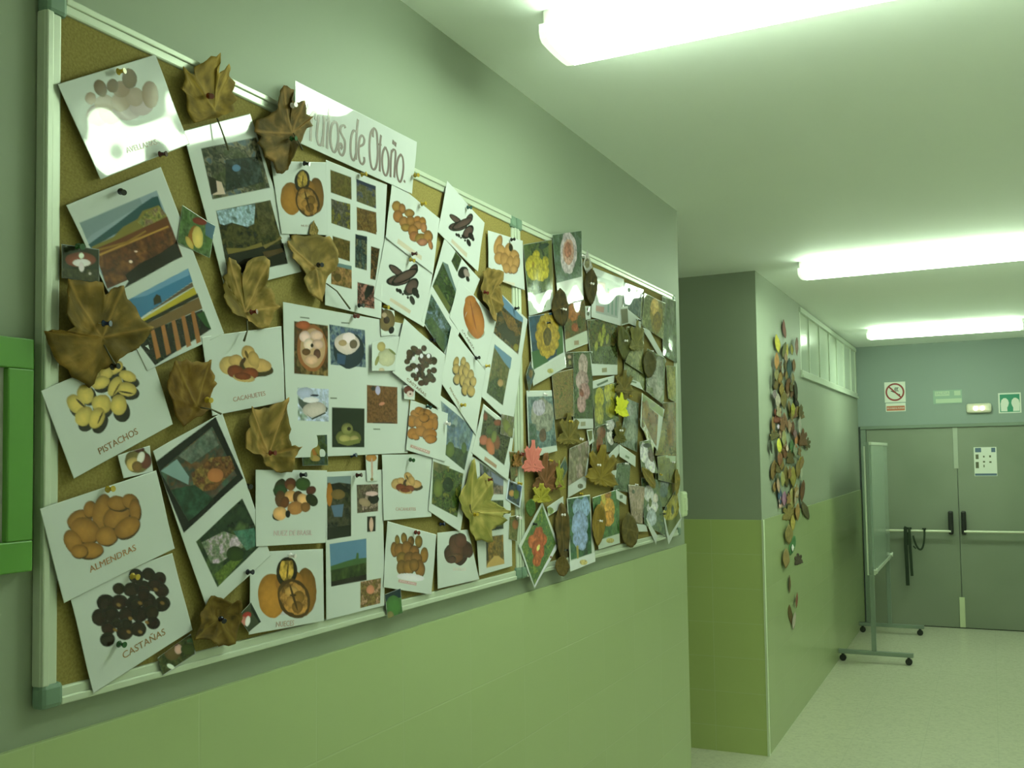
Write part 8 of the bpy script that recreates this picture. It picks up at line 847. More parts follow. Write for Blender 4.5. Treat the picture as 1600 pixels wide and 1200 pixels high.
[[6.708,1.6681],[6.7143,1.7071,6.727,1.7006,6.7576,1.6901,6.7766,1.676,6.7771,1.6595,6.7553,1.6451,6.7189,1.6364,6.7021,1.6308,6.6872,1.6332,6.6555,1.6463,6.6383,1.6612,6.638,1.677,6.6698,1.6919,6.6973,1.6999],[165,142,53],'bright yellow-green',5,74,6],
[[6.7047,1.6614],[6.752,1.7081,6.765,1.7055,6.7805,1.6893,6.7921,1.6691,6.7625,1.6478,6.7233,1.6285,6.6732,1.616,6.6552,1.6125,6.6443,1.618,6.6302,1.6346,6.6273,1.6533,6.6404,1.6745,6.6871,1.6912,6.7337,1.7052],[131,102,62],'brown',17,75,27],
[[6.0676,1.6591],[6.0736,1.7019,6.0899,1.7006,6.1157,1.6864,6.1315,1.6679,6.1391,1.6477,6.1068,1.6297,6.0762,1.6182,6.0615,1.6157,6.0483,1.6193,6.0123,1.6323,5.9917,1.6506,5.9959,1.6704,6.0267,1.6865,6.0597,1.698],[111,87,45],'brown',18,76,27],
[[5.9234,1.6318],[5.9383,1.6826,5.9536,1.6766,5.9517,1.657,5.9799,1.6645,5.9988,1.6597,5.997,1.6469,5.9729,1.6348,5.9898,1.6264,5.9977,1.6143,5.9922,1.6026,5.9596,1.6068,5.9496,1.6018,5.9336,1.6086,5.9251,1.6049,5.9163,1.6076,5.9063,1.6064,5.9016,1.6123,5.8801,1.6067,5.8763,1.6143,5.8404,1.6147,5.8485,1.6272,5.8556,1.6372,5.8782,1.6424,5.8635,1.6571,5.8715,1.6675,5.8891,1.6709,5.911,1.66,5.9204,1.6784],[89,76,44],'olive',12,77,18],
[[6.5564,1.6176],[6.5667,1.6842,6.5842,1.6805,6.6152,1.6584,6.6375,1.6311,6.6419,1.6002,6.6091,1.5727,6.5626,1.5595,6.546,1.551,6.5314,1.5576,6.4915,1.5791,6.4775,1.605,6.4701,1.6333,6.5122,1.6575,6.5497,1.674],[120,99,53],'olive',13,78,18],
[[5.8154,1.6261],[5.8512,1.6901,5.8652,1.6827,5.8969,1.6626,5.9057,1.6379,5.8918,1.6079,5.8454,1.5848,5.8011,1.5706,5.7797,1.5625,5.7666,1.5691,5.7321,1.5867,5.7216,1.6156,5.7449,1.6438,5.7876,1.6693,5.8312,1.6842],[111,85,49],'brown',19,79,27],
[[6.712,1.591],[6.7209,1.6463,6.7304,1.6435,6.7514,1.6261,6.7629,1.6018,6.7616,1.5776,6.7385,1.5574,6.7131,1.5389,6.7036,1.5385,6.6947,1.5424,6.6756,1.5574,6.6674,1.5804,6.6692,1.6039,6.6863,1.6263,6.7095,1.6407],[167,168,152],'pale green',8,80,8],
[[6.2664,1.5922],[6.2614,1.647,6.2752,1.6443,6.2796,1.6225,6.2988,1.6362,6.3115,1.6324,6.3187,1.6229,6.3021,1.6049,6.3184,1.6002,6.3269,1.5898,6.3253,1.5776,6.3011,1.575,6.2954,1.568,6.2814,1.5713,6.2763,1.5657,6.2687,1.5673,6.2614,1.5626,6.2562,1.5686,6.2425,1.5597,6.236,1.5651,6.2096,1.5589,6.2128,1.5731,6.2134,1.584,6.2293,1.5937,6.2112,1.6059,6.2154,1.6175,6.2258,1.6261,6.2478,1.6181,6.249,1.6386],[124,93,56],'brown',20,81,27],
[[6.1961,1.5912],[6.2057,1.6572,6.2206,1.6442,6.2685,1.6284,6.2812,1.6034,6.2847,1.5745,6.2514,1.5501,6.2081,1.5357,6.1865,1.5256,6.1681,1.5347,6.1369,1.5517,6.1161,1.5787,6.118,1.6069,6.1405,1.6317,6.1874,1.6461],[113,95,49],'brown',21,82,27],
[[6.411,1.5691],[6.4219,1.6409,6.4419,1.6356,6.4846,1.6117,6.5295,1.5829,6.5194,1.55,6.4767,1.521,6.4224,1.5035,6.4004,1.499,6.3797,1.5102,6.3328,1.5278,6.3003,1.5566,6.2974,1.588,6.3442,1.6132,6.3989,1.6367],[141,126,60],'olive',14,83,18],
[[6.0279,1.5683],[6.0345,1.6156,6.049,1.6122,6.0706,1.5971,6.0952,1.578,6.0969,1.5547,6.0627,1.5345,6.0337,1.5212,6.0208,1.5179,6.0072,1.5254,5.9848,1.537,5.967,1.5592,5.9714,1.5808,5.9912,1.6004,6.0189,1.6138],[144,138,83],'pale olive',15,84,21],
[[6.2215,1.5466],[6.2216,1.5844,6.235,1.5819,6.2585,1.5698,6.2808,1.5538,6.2831,1.5367,6.2592,1.5217,6.2345,1.5094,6.2214,1.5055,6.2104,1.5109,6.1851,1.5241,6.163,1.5398,6.1703,1.5563,6.1821,1.5724,6.2083,1.5815],[89,77,41],'olive',15,85,18],
[[5.9198,1.5502],[5.903,1.6085,5.9133,1.6055,5.936,1.5887,5.9602,1.5635,5.9613,1.5353,5.9551,1.5135,5.9435,1.4958,5.9366,1.492,5.9276,1.4958,5.9008,1.5149,5.8793,1.5378,5.8721,1.5637,5.8787,1.5904,5.8942,1.6058],[69,70,39],'dark brown',7,86,11],
[[5.8882,1.5291],[5.8713,1.5782,5.8848,1.5708,5.9118,1.5578,5.9299,1.5399,5.9363,1.5174,5.927,1.497,5.9122,1.4878,5.9049,1.4808,5.8929,1.4853,5.8639,1.501,5.8468,1.5196,5.8349,1.5408,5.8442,1.5579,5.8632,1.571],[167,132,114],'pale olive',16,87,21],
[[5.84,1.525],[5.8523,1.5562,5.8641,1.5544,5.8863,1.5435,5.8981,1.5302,5.8972,1.5151,5.8673,1.504,5.8413,1.4966,5.8263,1.4906,5.8158,1.4967,5.7929,1.5075,5.7789,1.5208,5.7855,1.5345,5.8116,1.5481,5.8402,1.5536],[138,107,68],'brown',22,88,27],
[[6.741,1.4655],[6.7984,1.5406,6.8104,1.5322,6.8393,1.5131,6.8392,1.478,6.8143,1.4436,6.7589,1.4146,6.7017,1.3912,6.6806,1.3862,6.6731,1.4007,6.6466,1.4214,6.6494,1.4534,6.6753,1.4881,6.7281,1.5181,6.779,1.5399],[99,65,42],'brown',23,89,27],
[[6.4766,1.4591],[6.4897,1.5209,6.506,1.5135,6.5055,1.4905,6.5349,1.5,6.5538,1.4939,6.5566,1.4797,6.529,1.4638,6.5488,1.4539,6.5516,1.4406,6.549,1.4261,6.5171,1.429,6.5065,1.4227,6.488,1.4325,6.4798,1.4267,6.4708,1.4323,6.4596,1.4277,6.4543,1.4349,6.4339,1.4292,6.4282,1.4373,6.3936,1.4377,6.3975,1.452,6.4092,1.464,6.4294,1.4707,6.4102,1.4894,6.4175,1.5029,6.4374,1.5068,6.4616,1.4938,6.4708,1.5174],[143,111,72],'brown',24,90,27],
[[5.9872,1.4682],[5.9746,1.5294,5.9898,1.5221,6.0184,1.5048,6.0441,1.4796,6.0493,1.4535,6.0384,1.4302,6.0124,1.4133,6,1.4057,5.9842,1.4125,5.9503,1.4295,5.9188,1.4573,5.9241,1.4831,5.9396,1.5085,5.9615,1.5208],[60,77,107],'blue-green',2,91,2],
[[6.2325,1.4521],[6.2373,1.4849,6.2468,1.4824,6.2645,1.4723,6.2881,1.4574,6.2843,1.4417,6.2584,1.4307,6.2379,1.4191,6.2273,1.4167,6.2175,1.4235,6.1972,1.4319,6.187,1.4468,6.1833,1.4617,6.2017,1.4743,6.2277,1.4829],[44,37,36],'dark brown',8,92,11],
[[6.483,1.4374],[6.558,1.4904,6.5661,1.484,6.5752,1.4649,6.5633,1.4431,6.5238,1.4214,6.4788,1.4025,6.4303,1.3892,6.4086,1.3846,6.4023,1.3905,6.3985,1.41,6.4076,1.4302,6.4345,1.4547,6.4858,1.4738,6.5396,1.4874],[164,146,128],'pale olive',17,93,21],
[[6.4054,1.4332],[6.4176,1.5132,6.4422,1.4985,6.5063,1.4786,6.5448,1.4433,6.5303,1.4106,6.4795,1.3825,6.4207,1.3634,6.3937,1.3566,6.3649,1.3666,6.3174,1.389,6.2816,1.4213,6.2709,1.4566,6.3273,1.4813,6.3914,1.5022],[151,139,87],'pale olive',18,94,21],
[[6.0905,1.4367],[6.0979,1.4889,6.1125,1.4833,6.1484,1.4661,6.1679,1.4438,6.1706,1.4211,6.1343,1.4045,6.0994,1.3897,6.0835,1.3881,6.0693,1.3936,6.0383,1.4091,6.0095,1.4298,6.018,1.4507,6.0428,1.4688,6.0829,1.4828],[145,99,133],'reddish brown',6,95,7],
[[6.2029,1.4262],[6.1909,1.4726,6.2079,1.4707,6.216,1.4526,6.2368,1.4627,6.2556,1.4615,6.2639,1.4522,6.247,1.4372,6.2645,1.4324,6.2753,1.4236,6.2775,1.4129,6.2468,1.4112,6.243,1.404,6.2233,1.4083,6.2178,1.4035,6.2085,1.4045,6.2,1.401,6.1931,1.4065,6.1773,1.3987,6.1683,1.403,6.1408,1.3996,6.1355,1.4093,6.1386,1.4196,6.1569,1.4278,6.1328,1.4386,6.1359,1.449,6.1516,1.4544,6.1768,1.449,6.1759,1.4672],[142,105,70],'brown',25,96,27],
[[6.0046,1.4098],[6.004,1.4594,6.0171,1.4538,6.0205,1.4361,6.0405,1.446,6.0565,1.4436,6.0582,1.4317,6.0423,1.4178,6.0593,1.4119,6.0641,1.4017,6.0669,1.3893,6.0393,1.3901,6.0322,1.3847,6.0178,1.3897,6.0124,1.3853,6.0049,1.3864,5.9975,1.3845,5.9923,1.3892,5.9775,1.3823,5.9719,1.3884,5.9453,1.3855,5.945,1.397,5.9522,1.4077,5.9654,1.4151,5.9503,1.4276,5.9527,1.4392,5.9676,1.4433,5.9878,1.4352,5.991,1.4529],[189,149,143],'pale olive',19,97,21],
[[6.8306,1.323],[6.7097,1.3946,6.7446,1.39,6.8386,1.3689,6.9329,1.3405,6.9682,1.3073,6.9861,1.2746,6.9705,1.2574,6.9603,1.2463,6.9149,1.2588,6.8323,1.2778,6.7374,1.3053,6.6928,1.3392,6.6723,1.3693,6.6988,1.385],[77,69,46],'dark brown',9,98,11],
[[6.4983,1.3315],[6.5074,1.3903,6.5268,1.3883,6.5592,1.3673,6.5778,1.3402,6.5749,1.3128,6.5434,1.2881,6.5057,1.2777,6.4885,1.2687,6.473,1.278,6.4403,1.2963,6.4169,1.3233,6.4204,1.3493,6.455,1.3736,6.4888,1.3885],[150,112,67],'brown',26,99,27],
[[6.2729,1.3241],[6.2834,1.3947,6.3372,1.3865,6.3442,1.3576,6.4351,1.3677,6.493,1.3576,6.5022,1.3399,6.4324,1.3241,6.4965,1.3101,6.5052,1.2947,6.5166,1.2756,6.4103,1.284,6.3788,1.2785,6.3219,1.2901,6.2984,1.2846,6.2681,1.2917,6.2379,1.2901,6.2191,1.2988,6.1567,1.2928,6.1312,1.3025,6.0352,1.3077,6.0438,1.3239,6.064,1.3371,6.1281,1.3423,6.0638,1.3656,6.0862,1.3785,6.1337,1.3839,6.2114,1.3666,6.2286,1.3925],[126,108,61],'olive',16,100,18],
[[6.3466,1.2669],[6.3548,1.3208,6.3719,1.316,6.4008,1.2957,6.4299,1.2728,6.4219,1.2488,6.3993,1.2305,6.3546,1.2188,6.3389,1.216,6.3241,1.2218,6.2942,1.2367,6.273,1.2602,6.2664,1.2849,6.3008,1.3051,6.3373,1.3187],[175,153,78],'bright yellow-green',6,101,6],
[[6.1753,1.2072],[6.1853,1.2755,6.2123,1.2621,6.2639,1.2429,6.3166,1.21,6.2919,1.1822,6.247,1.1591,6.1925,1.1452,6.1657,1.1415,6.1408,1.1522,6.0833,1.1735,6.0513,1.2029,6.0515,1.2312,6.1038,1.254,6.1597,1.2685],[133,115,69],'olive',17,102,18],
[[6.3521,1.1195],[6.4352,1.1777,6.4557,1.1729,6.4713,1.1493,6.4673,1.1194,6.4296,1.0932,6.3597,1.0743,6.3006,1.0666,6.2707,1.0625,6.2539,1.0679,6.2309,1.0943,6.2246,1.121,6.2622,1.1473,6.3359,1.1637,6.4091,1.179],[74,118,75],'green',2,103,2],
[[6.3224,1.1066],[6.3261,1.1313,6.3331,1.1283,6.3527,1.1179,6.3654,1.1081,6.3578,1.0976,6.3454,1.0896,6.3277,1.084,6.3189,1.0837,6.3111,1.0871,6.2957,1.0942,6.2868,1.1047,6.2815,1.1155,6.299,1.1228,6.3167,1.1276],[245,233,245],'pale olive',20,104,21],
[[6.0613,1.0657],[6.0705,1.1302,6.0954,1.1219,6.1397,1.0975,6.1638,1.0706,6.176,1.0397,6.1299,1.0169,6.0785,1.0071,6.0525,1.0045,6.0293,1.0081,5.9806,1.036,5.9562,1.0632,5.9653,1.0898,6.0012,1.1108,6.0479,1.1248],[139,114,73],'olive',18,105,18],
[[6.5456,.9995],[6.5253,1.0522,6.5612,1.0476,6.5782,1.0271,6.625,1.0333,6.6619,1.0266,6.6756,1.0143,6.6375,1.0018,6.6818,.9926,6.6988,.9809,6.7148,.9664,6.6404,.9727,6.6253,.9679,6.5886,.9747,6.5766,.9699,6.5548,.9757,6.5371,.9733,6.5206,.9782,6.488,.9749,6.4671,.9812,6.404,.9834,6.4016,.9959,6.4161,1.006,6.4455,1.0117,6.3979,1.0284,6.4064,1.0388,6.4397,1.0416,6.4915,1.0308,6.4914,1.0512],[71,60,50],'dark brown',10,106,11],
[[6.1869,.8893],[6.1953,.9464,6.2014,.9377,6.215,.9243,6.2231,.8978,6.2212,.872,6.2026,.8494,6.1855,.8345,6.1784,.8318,6.1725,.8415,6.1608,.8553,6.1497,.881,6.1582,.9063,6.1673,.9297,6.187,.9416],[92,72,48],'dark brown',11,107,11],
[[6.3811,.7597],[6.408,.8075,6.414,.8007,6.424,.7851,6.427,.7637,6.414,.7431,6.387,.7247,6.367,.7166,6.354,.7114,6.3484,.7172,6.3377,.7348,6.3373,.7549,6.3436,.7778,6.37,.794,6.3979,.8073],[125,75,61],'reddish brown',7,108,7],
[[6.2163,.6912],[6.1801,.7596,6.1982,.7531,6.2364,.7306,6.2707,.6985,6.2914,.6671,6.2871,.6408,6.2636,.6266,6.2551,.6179,6.234,.6302,6.1911,.6543,6.1534,.6852,6.1403,.7155,6.1438,.7427,6.1713,.7535],[97,78,45],'brown',27,109,27],
[[6.2954,.6375],[6.3374,.691,6.3452,.6838,6.3615,.6641,6.3539,.6398,6.3396,.6163,6.3089,.5968,6.2706,.5896,6.2542,.5851,6.2478,.5951,6.2356,.6123,6.2322,.6363,6.257,.658,6.2873,.6768,6.3203,.6874],[176,160,151],'pale olive',21,110,21]]
PIN_COLORS = {'red':[100,28,23],'dark red':[65,20,26],'yellow':[188,152,46],'blue':[24,37,77],'dark blue':[17,16,38],'green':[30,71,36],'black':[17,15,20],'white':[245,229,245],'teal':[38,73,79]}
# ---------------------------------------------------------------- cork boards
M_CORK = noise_color(mat('cork', (.3, .2, .08), .85, spec=.2), (.235, .172, .055), (.33, .25, .085), 240, 3, .3, .7, bump=.3, bscale=300, dist=.0008)
M_BFRAME = mat('board_frame_aluminium', (.60, .62, .55), .35, metal=.25)
M_BCORNER = mat('board_corner_plastic', (.16, .24, .19), .4)
BZ0, BZ1 = 1.392, 2.406
def cork_board(y0, y1, label):
    t = thing('cork_board', (0, (y0 + y1) / 2, (BZ0 + BZ1) / 2), label, 'notice board')
    bbox_obj('backing', (.001, .014, y0 + .01, y1 - .01, BZ0 + .01, BZ1 - .01), M_BFRAME, t)
    bbox_obj('cork_sheet', (.010, .0165, y0 + .02, y1 - .02, BZ0 + .02, BZ1 - .02), M_CORK, t)
    W = .026
    for b in ((y0, y0 + W, BZ0 + .03, BZ1 - .03), (y1 - W, y1, BZ0 + .03, BZ1 - .03), (y0 + .03, y1 - .03, BZ0, BZ0 + W), (y0 + .03, y1 - .03, BZ1 - W, BZ1)):
        bm = bmesh.new()
        box(bm, .001, .0205, *b, bevel=.003)
        if b[1] - b[0] < .1:
            ym = b[0] + .0008 if b[0] == y0 else b[1] - .0118
            box(bm, .016, .0235, ym, ym + .011, b[2] + .001, b[3] - .001, bevel=.002)
        else:
            zm = b[2] + .0008 if b[2] == BZ0 else b[3] - .0118
            box(bm, .016, .0235, b[0] + .001, b[1] - .001, zm, zm + .011, bevel=.002)
        obj('frame_rail', bm, M_BFRAME, t)
    for yy in (y0, y1):
        for zz in (BZ0, BZ1):
            s = 1 if yy == y0 else -1
            q = 1 if zz == BZ0 else -1
            bm = bmesh.new()
            ya, yb = sorted((yy - s * .001, yy + s * .034)); za, zb = sorted((zz - q * .001, zz + q * .034))
            box(bm, .0005, .0245, ya, yb, za, zb, bevel=.007)
            obj('corner_cap', bm, M_BCORNER, t)
    return t
YB = 2.366
cork_board(.900, YB, 'near cork notice board with white frame, covered in autumn fruit cards')
cork_board(YB + .003, 3.852, 'far cork notice board at the wall edge, crowded with flower cards and leaves')

# ---------------------------------------------------------------- printed sheets: vertex colours painted on a fine grid
def decode(h):
    return (np.array(h[:3]) / 255.0) ** 2
def attr_mat(name, rough, coat, coat_rough, spec=.5, bump=0, bscale=30, bdist=.002):
    # the coat alone carries the gloss of a laminated sheet
    m = mat(name, (.8, .8, .8), rough, coat=coat, coat_rough=coat_rough, spec=spec)
    N, L, b = nodes(m)
    a = N.new('ShaderNodeAttribute')
    a.attribute_name = 'print'
    L.new(a.outputs['Color'], b.inputs['Base Color'])
    if bump:
        tc = N.new('ShaderNodeTexCoord')
        nz = N.new('ShaderNodeTexNoise')
        nz.inputs['Scale'].default_value = bscale
        nz.inputs['Detail'].default_value = 3
        bp = N.new('ShaderNodeBump')
        bp.inputs['Strength'].default_value = bump
        bp.inputs['Distance'].default_value = bdist
        L.new(tc.outputs['Object'], nz.inputs['Vector'])
        L.new(nz.outputs['Fac'], bp.inputs['Height'])
        L.new(bp.outputs['Normal'], b.inputs['Normal'])
    return m
M_SHEET = attr_mat('laminated_print', .6, .9, .045, spec=.02, bump=.12, bscale=14, bdist=.006)
M_LEAF = attr_mat('dry_leaf', .75, 0, .1, spec=.25, bump=.22, bscale=90, bdist=.003)
M_EDGE = mat('paper_edge', (.75, .75, .72), .5)

_lat = np.random.RandomState(3).rand(64, 64)
def vnoise(y, z, s, seed=0):
    out = 0; amp = .6; tot = 0
    for o in range(3):
        a = y / s * 2 ** o + 17.3 * seed + 5 * o; b = z / s * 2 ** o + 9.1 * seed
        i = np.floor(a).astype(int); j = np.floor(b).astype(int)
        fa = a - i; fb = b - j
        fa = fa * fa * (3 - 2 * fa); fb = fb * fb * (3 - 2 * fb)
        g = lambda p, q: _lat[(i + p) % 64, (j + q) % 64]
        v = (g(0, 0) * (1 - fa) + g(1, 0) * fa) * (1 - fb) + (g(0, 1) * (1 - fa) + g(1, 1) * fa) * fb
        out = out + v * amp; tot += amp; amp *= .62
    return out / tot
def poly_mask(P, Y, Z, soft):
    P = np.array(P).reshape(-1, 2)
    ins = np.zeros(Y.shape, bool)
    dmin = np.full(Y.shape, 9.0)
    n = len(P)
    for i in range(n):
        a = P[i]; b = P[(i + 1) % n]
        c = ((a[1] > Z) != (b[1] > Z)) & (Y < (b[0] - a[0]) * (Z - a[1]) / (b[1] - a[1] + 1e-12) + a[0])
        ins ^= c
        d = b - a
        t = np.clip(((Y - a[0]) * d[0] + (Z - a[1]) * d[1]) / (d @ d + 1e-12), 0, 1)
        dmin = np.minimum(dmin, np.hypot(Y - a[0] - t * d[0], Z - a[1] - t * d[1]))
    sd = np.where(ins, dmin, -dmin)
    return np.clip(sd / soft + .5, 0, 1)
def paint(Y, Z, prims, cell):
    col = np.empty(Y.shape + (3,)); col[:] = (.63, .62, .68)
    for k, q in enumerate(prims):
        if q[0] == 'E':
            M = np.array(q[3:7]).reshape(2, 2)
            Mi = np.linalg.inv(M)
            u = Mi[0, 0] * (Y - q[1]) + Mi[0, 1] * (Z - q[2]); v = Mi[1, 0] * (Y - q[1]) + Mi[1, 1] * (Z - q[2])
            r = np.hypot(u, v)
            sz = math.sqrt(abs(np.linalg.det(M))) + 1e-9
            wob = q[9] if len(q) > 9 else .35
            r = r * (1 + .45 * wob * (vnoise(Y, Z, max(.006, sz * .9), k + 3) - .5))
            m = np.clip((1 - r) * sz / cell + .5, 0, 1)
            c = decode(q[7]); sh = q[8]
            f = 1 + 1.5 * sh * (.42 - .9 * np.clip(r, 0, 1) ** 2 + .35 * v)
            f = f * (1 + .8 * sh * (vnoise(Y, Z, .009, k) - .5))
            if len(q) > 9:
                f = f * np.clip(1 + 2.0 * q[9] * (vnoise(Y, Z, .010, k + 5) - .5), .35, 1.4)
            cc = np.clip(c * f[..., None], 0, .95)
        elif q[0] == 'P':
            m = poly_mask(q[1], Y, Z, cell)
            cc = decode(q[2]) * (1 + .10 * (vnoise(Y, Z, .02, k) - .5))[..., None]
        elif q[0] == 'N':
            m = poly_mask(q[1], Y, Z, cell)
            h = q[2]; cs = np.array([decode(h[i:i + 3]) for i in range(0, len(h), 3)])
            t = np.clip((vnoise(Y, Z, q[3], k) - .5) * 2.6 + .5, 0, .9999) * (len(cs) - 1)
            i = t.astype(int); f = (t - i)[..., None]
            cc = cs[i] * (1 - f) + cs[np.minimum(i + 1, len(cs) - 1)] * f
            cc = cc * (1 + 1.3 * (vnoise(Y, Z, q[3] * .35, k + 31) - .5))[..., None]
        else:
            continue
        col = col * (1 - m[..., None]) + cc * m[..., None]
    return col
LAYER = .0012
X_BASE = .0245
def sheet(rec, idx):
    _, name, label, cat, grp, lay, q, _n, prims = rec
    q = np.array(q).reshape(4, 2)
    w = np.linalg.norm(q[1] - q[0] + q[2] - q[3]) / 2; h = np.linalg.norm(q[3] - q[0] + q[2] - q[1]) / 2
    far = q[:, 0].mean() > 2.2
    cell = .0020 if far else .0013
    nu = max(6, int(w / cell)); nv = max(6, int(h / cell))
    s, t = np.meshgrid(np.linspace(0, 1, nu + 1), np.linspace(0, 1, nv + 1))
    Y = (q[0, 0] * (1 - s) + q[1, 0] * s) * (1 - t) + (q[3, 0] * (1 - s) + q[2, 0] * s) * t
    Z = (q[0, 1] * (1 - s) + q[1, 1] * s) * (1 - t) + (q[3, 1] * (1 - s) + q[2, 1] * s) * t
    col = paint(Y, Z, prims, cell)
    r = random.Random(idx * 13 + 5)
    e = min(1.0, min(w, h) / .12)
    X = X_BASE + lay * LAYER + e * (.0012 * (2 * s - 1) ** 2 * r.uniform(.2, 1) + .0016 * t ** 2 * r.uniform(.2, 1) + .0006 * np.sin(2.6 * s * math.pi + r.uniform(0, 6)) * np.sin(2.2 * t * math.pi + r.uniform(0, 6)))
    c = np.array([X.mean(), Y.mean(), Z.mean()])
    A = np.stack([X, Y, Z], -1).reshape(-1, 3) - c
    B = A.copy(); B[:, 0] -= .0004
    n1 = (nu + 1) * (nv + 1)
    idx2 = np.arange(n1).reshape(nv + 1, nu + 1)
    f = np.stack([idx2[:-1, :-1], idx2[1:, :-1], idx2[1:, 1:], idx2[:-1, 1:]], -1).reshape(-1, 4)
    loop = np.concatenate([idx2[0, :], idx2[1:, -1], idx2[-1, -2::-1], idx2[-2:0:-1, 0]])
    nl = len(loop)
    V = np.concatenate([A, B[loop]])
    bi = n1 + np.arange(nl)
    side = np.stack([loop, np.roll(loop, -1), np.roll(bi, -1), bi], -1)
    me = bpy.data.meshes.new(name)
    me.vertices.add(len(V)); me.vertices.foreach_set('co', V.ravel())
    F4 = np.concatenate([f, side])
    nloops = F4.size
    me.loops.add(nloops)
    me.loops.foreach_set('vertex_index', F4.ravel().astype(np.int32))
    me.polygons.add(len(F4))
    st = (np.arange(len(F4)) * 4).astype(np.int32)
    me.polygons.foreach_set('loop_start', st)
    mi = np.zeros(len(F4), np.int32); mi[len(f):] = 1
    me.polygons.foreach_set('material_index', mi)
    sm = np.ones(len(F4), bool); sm[len(f):] = False
    me.polygons.foreach_set('use_smooth', sm)
    me.materials.append(M_SHEET); me.materials.append(M_EDGE)
    ca = me.color_attributes.new('print', 'FLOAT_COLOR', 'POINT')
    full = np.ones((len(V), 4), np.float32); full[:n1, :3] = col.reshape(-1, 3); full[n1:, :3] = .7
    ca.data.foreach_set('color', full.ravel())
    me.update(calc_edges=True); me.validate()
    o = bpy.data.objects.new(name, me)
    o.location = c
    COL.objects.link(o)
    tag(o, label, cat, grp)
    xf = X.max() + .0003
    for p in prims:
        if p[0] == 'T':
            a = Vector((0, p[2], p[3])); b = Vector((0, p[4], p[5])); hh = p[6]
            m = bpy.data.materials.get('ink_%d_%d_%d' % tuple(p[7]))
            if m is None:
                m = mat('ink_%d_%d_%d' % tuple(p[7]), tuple(decode(p[7])), .5, coat=.6, coat_rough=.12)
            d = b - a; L_ = d.length; d.normalize()
            up = Vector((1, 0, 0)).cross(d)
            tx = flat_text('caption', p[1], m, o, (0, 0, 0), d, up, hh * 1.15, 1.0)
            xs = [v.co.dot(d) for v in tx.data.vertices]
            wd = max(xs) - min(xs); mid = (max(xs) + min(xs)) / 2
            k = L_ / wd
            ctr = (a + b) / 2
            # find sheet x near the caption
            i = np.argmin((Y - ctr[1]) ** 2 + (Z - ctr[2]) ** 2)
            for v in tx.data.vertices:
                along = v.co.dot(d) - mid; u2 = v.co.dot(up); out = v.co[0]
                pnt = ctr + d * along * k + up * u2
                j = np.argmin((Y - pnt[1]) ** 2 + (Z - pnt[2]) ** 2)
                v.co = Vector((X.flat[j] + .0003 + out * .5, pnt[1], pnt[2]))
        elif p[0] == 'ST':
            bm = bmesh.new()
            for stp in p[1]:
                P = np.array(stp).reshape(-1, 2)
                # Catmull-Rom smoothing
                pts = []
                for i in range(len(P) - 1):
                    p0 = P[max(i - 1, 0)]; p1 = P[i]; p2 = P[i + 1]; p3 = P[min(i + 2, len(P) - 1)]
                    for tt in np.linspace(0, 1, 7)[:-1]:
                        pts.append(.5 * ((2 * p1) + (-p0 + p2) * tt + (2 * p0 - 5 * p1 + 4 * p2 - p3) * tt ** 2 + (-p0 + 3 * p1 - 3 * p2 + p3) * tt ** 3))
                pts.append(P[-1]); pts = np.array(pts)
                T = np.gradient(pts, axis=0); T /= np.linalg.norm(T, axis=1)[:, None] + 1e-9
                Nn = np.stack([-T[:, 1], T[:, 0]], 1)
                wv = .0033
                rows = []
                for pt, nn in zip(pts, Nn):
                    j = np.argmin((Y - pt[0]) ** 2 + (Z - pt[1]) ** 2); x = X.flat[j]
                    # nib: vertical strokes thicker than horizontal ones
                    ww = wv * (.55 + .45 * abs(nn[0]))
                    aa = pt - nn * ww; bb = pt + nn * ww
                    rows.append([bm.verts.new((x + .0006, aa[0], aa[1])), bm.verts.new((x + .0006, bb[0], bb[1])), bm.verts.new((x + .0001, bb[0], bb[1])), bm.verts.new((x + .0001, aa[0], aa[1]))])
                for i in range(len(rows) - 1):
                    for k2 in range(4):
                        bm.faces.new((rows[i][k2], rows[i][(k2 + 1) % 4], rows[i + 1][(k2 + 1) % 4], rows[i + 1][k2]))
                bm.faces.new(rows[0][::-1]); bm.faces.new(rows[-1])
            obj('lettering', bm, mat('title_ink', (.15, .085, .09), .45, coat=.6, coat_rough=.12), o)
    return o

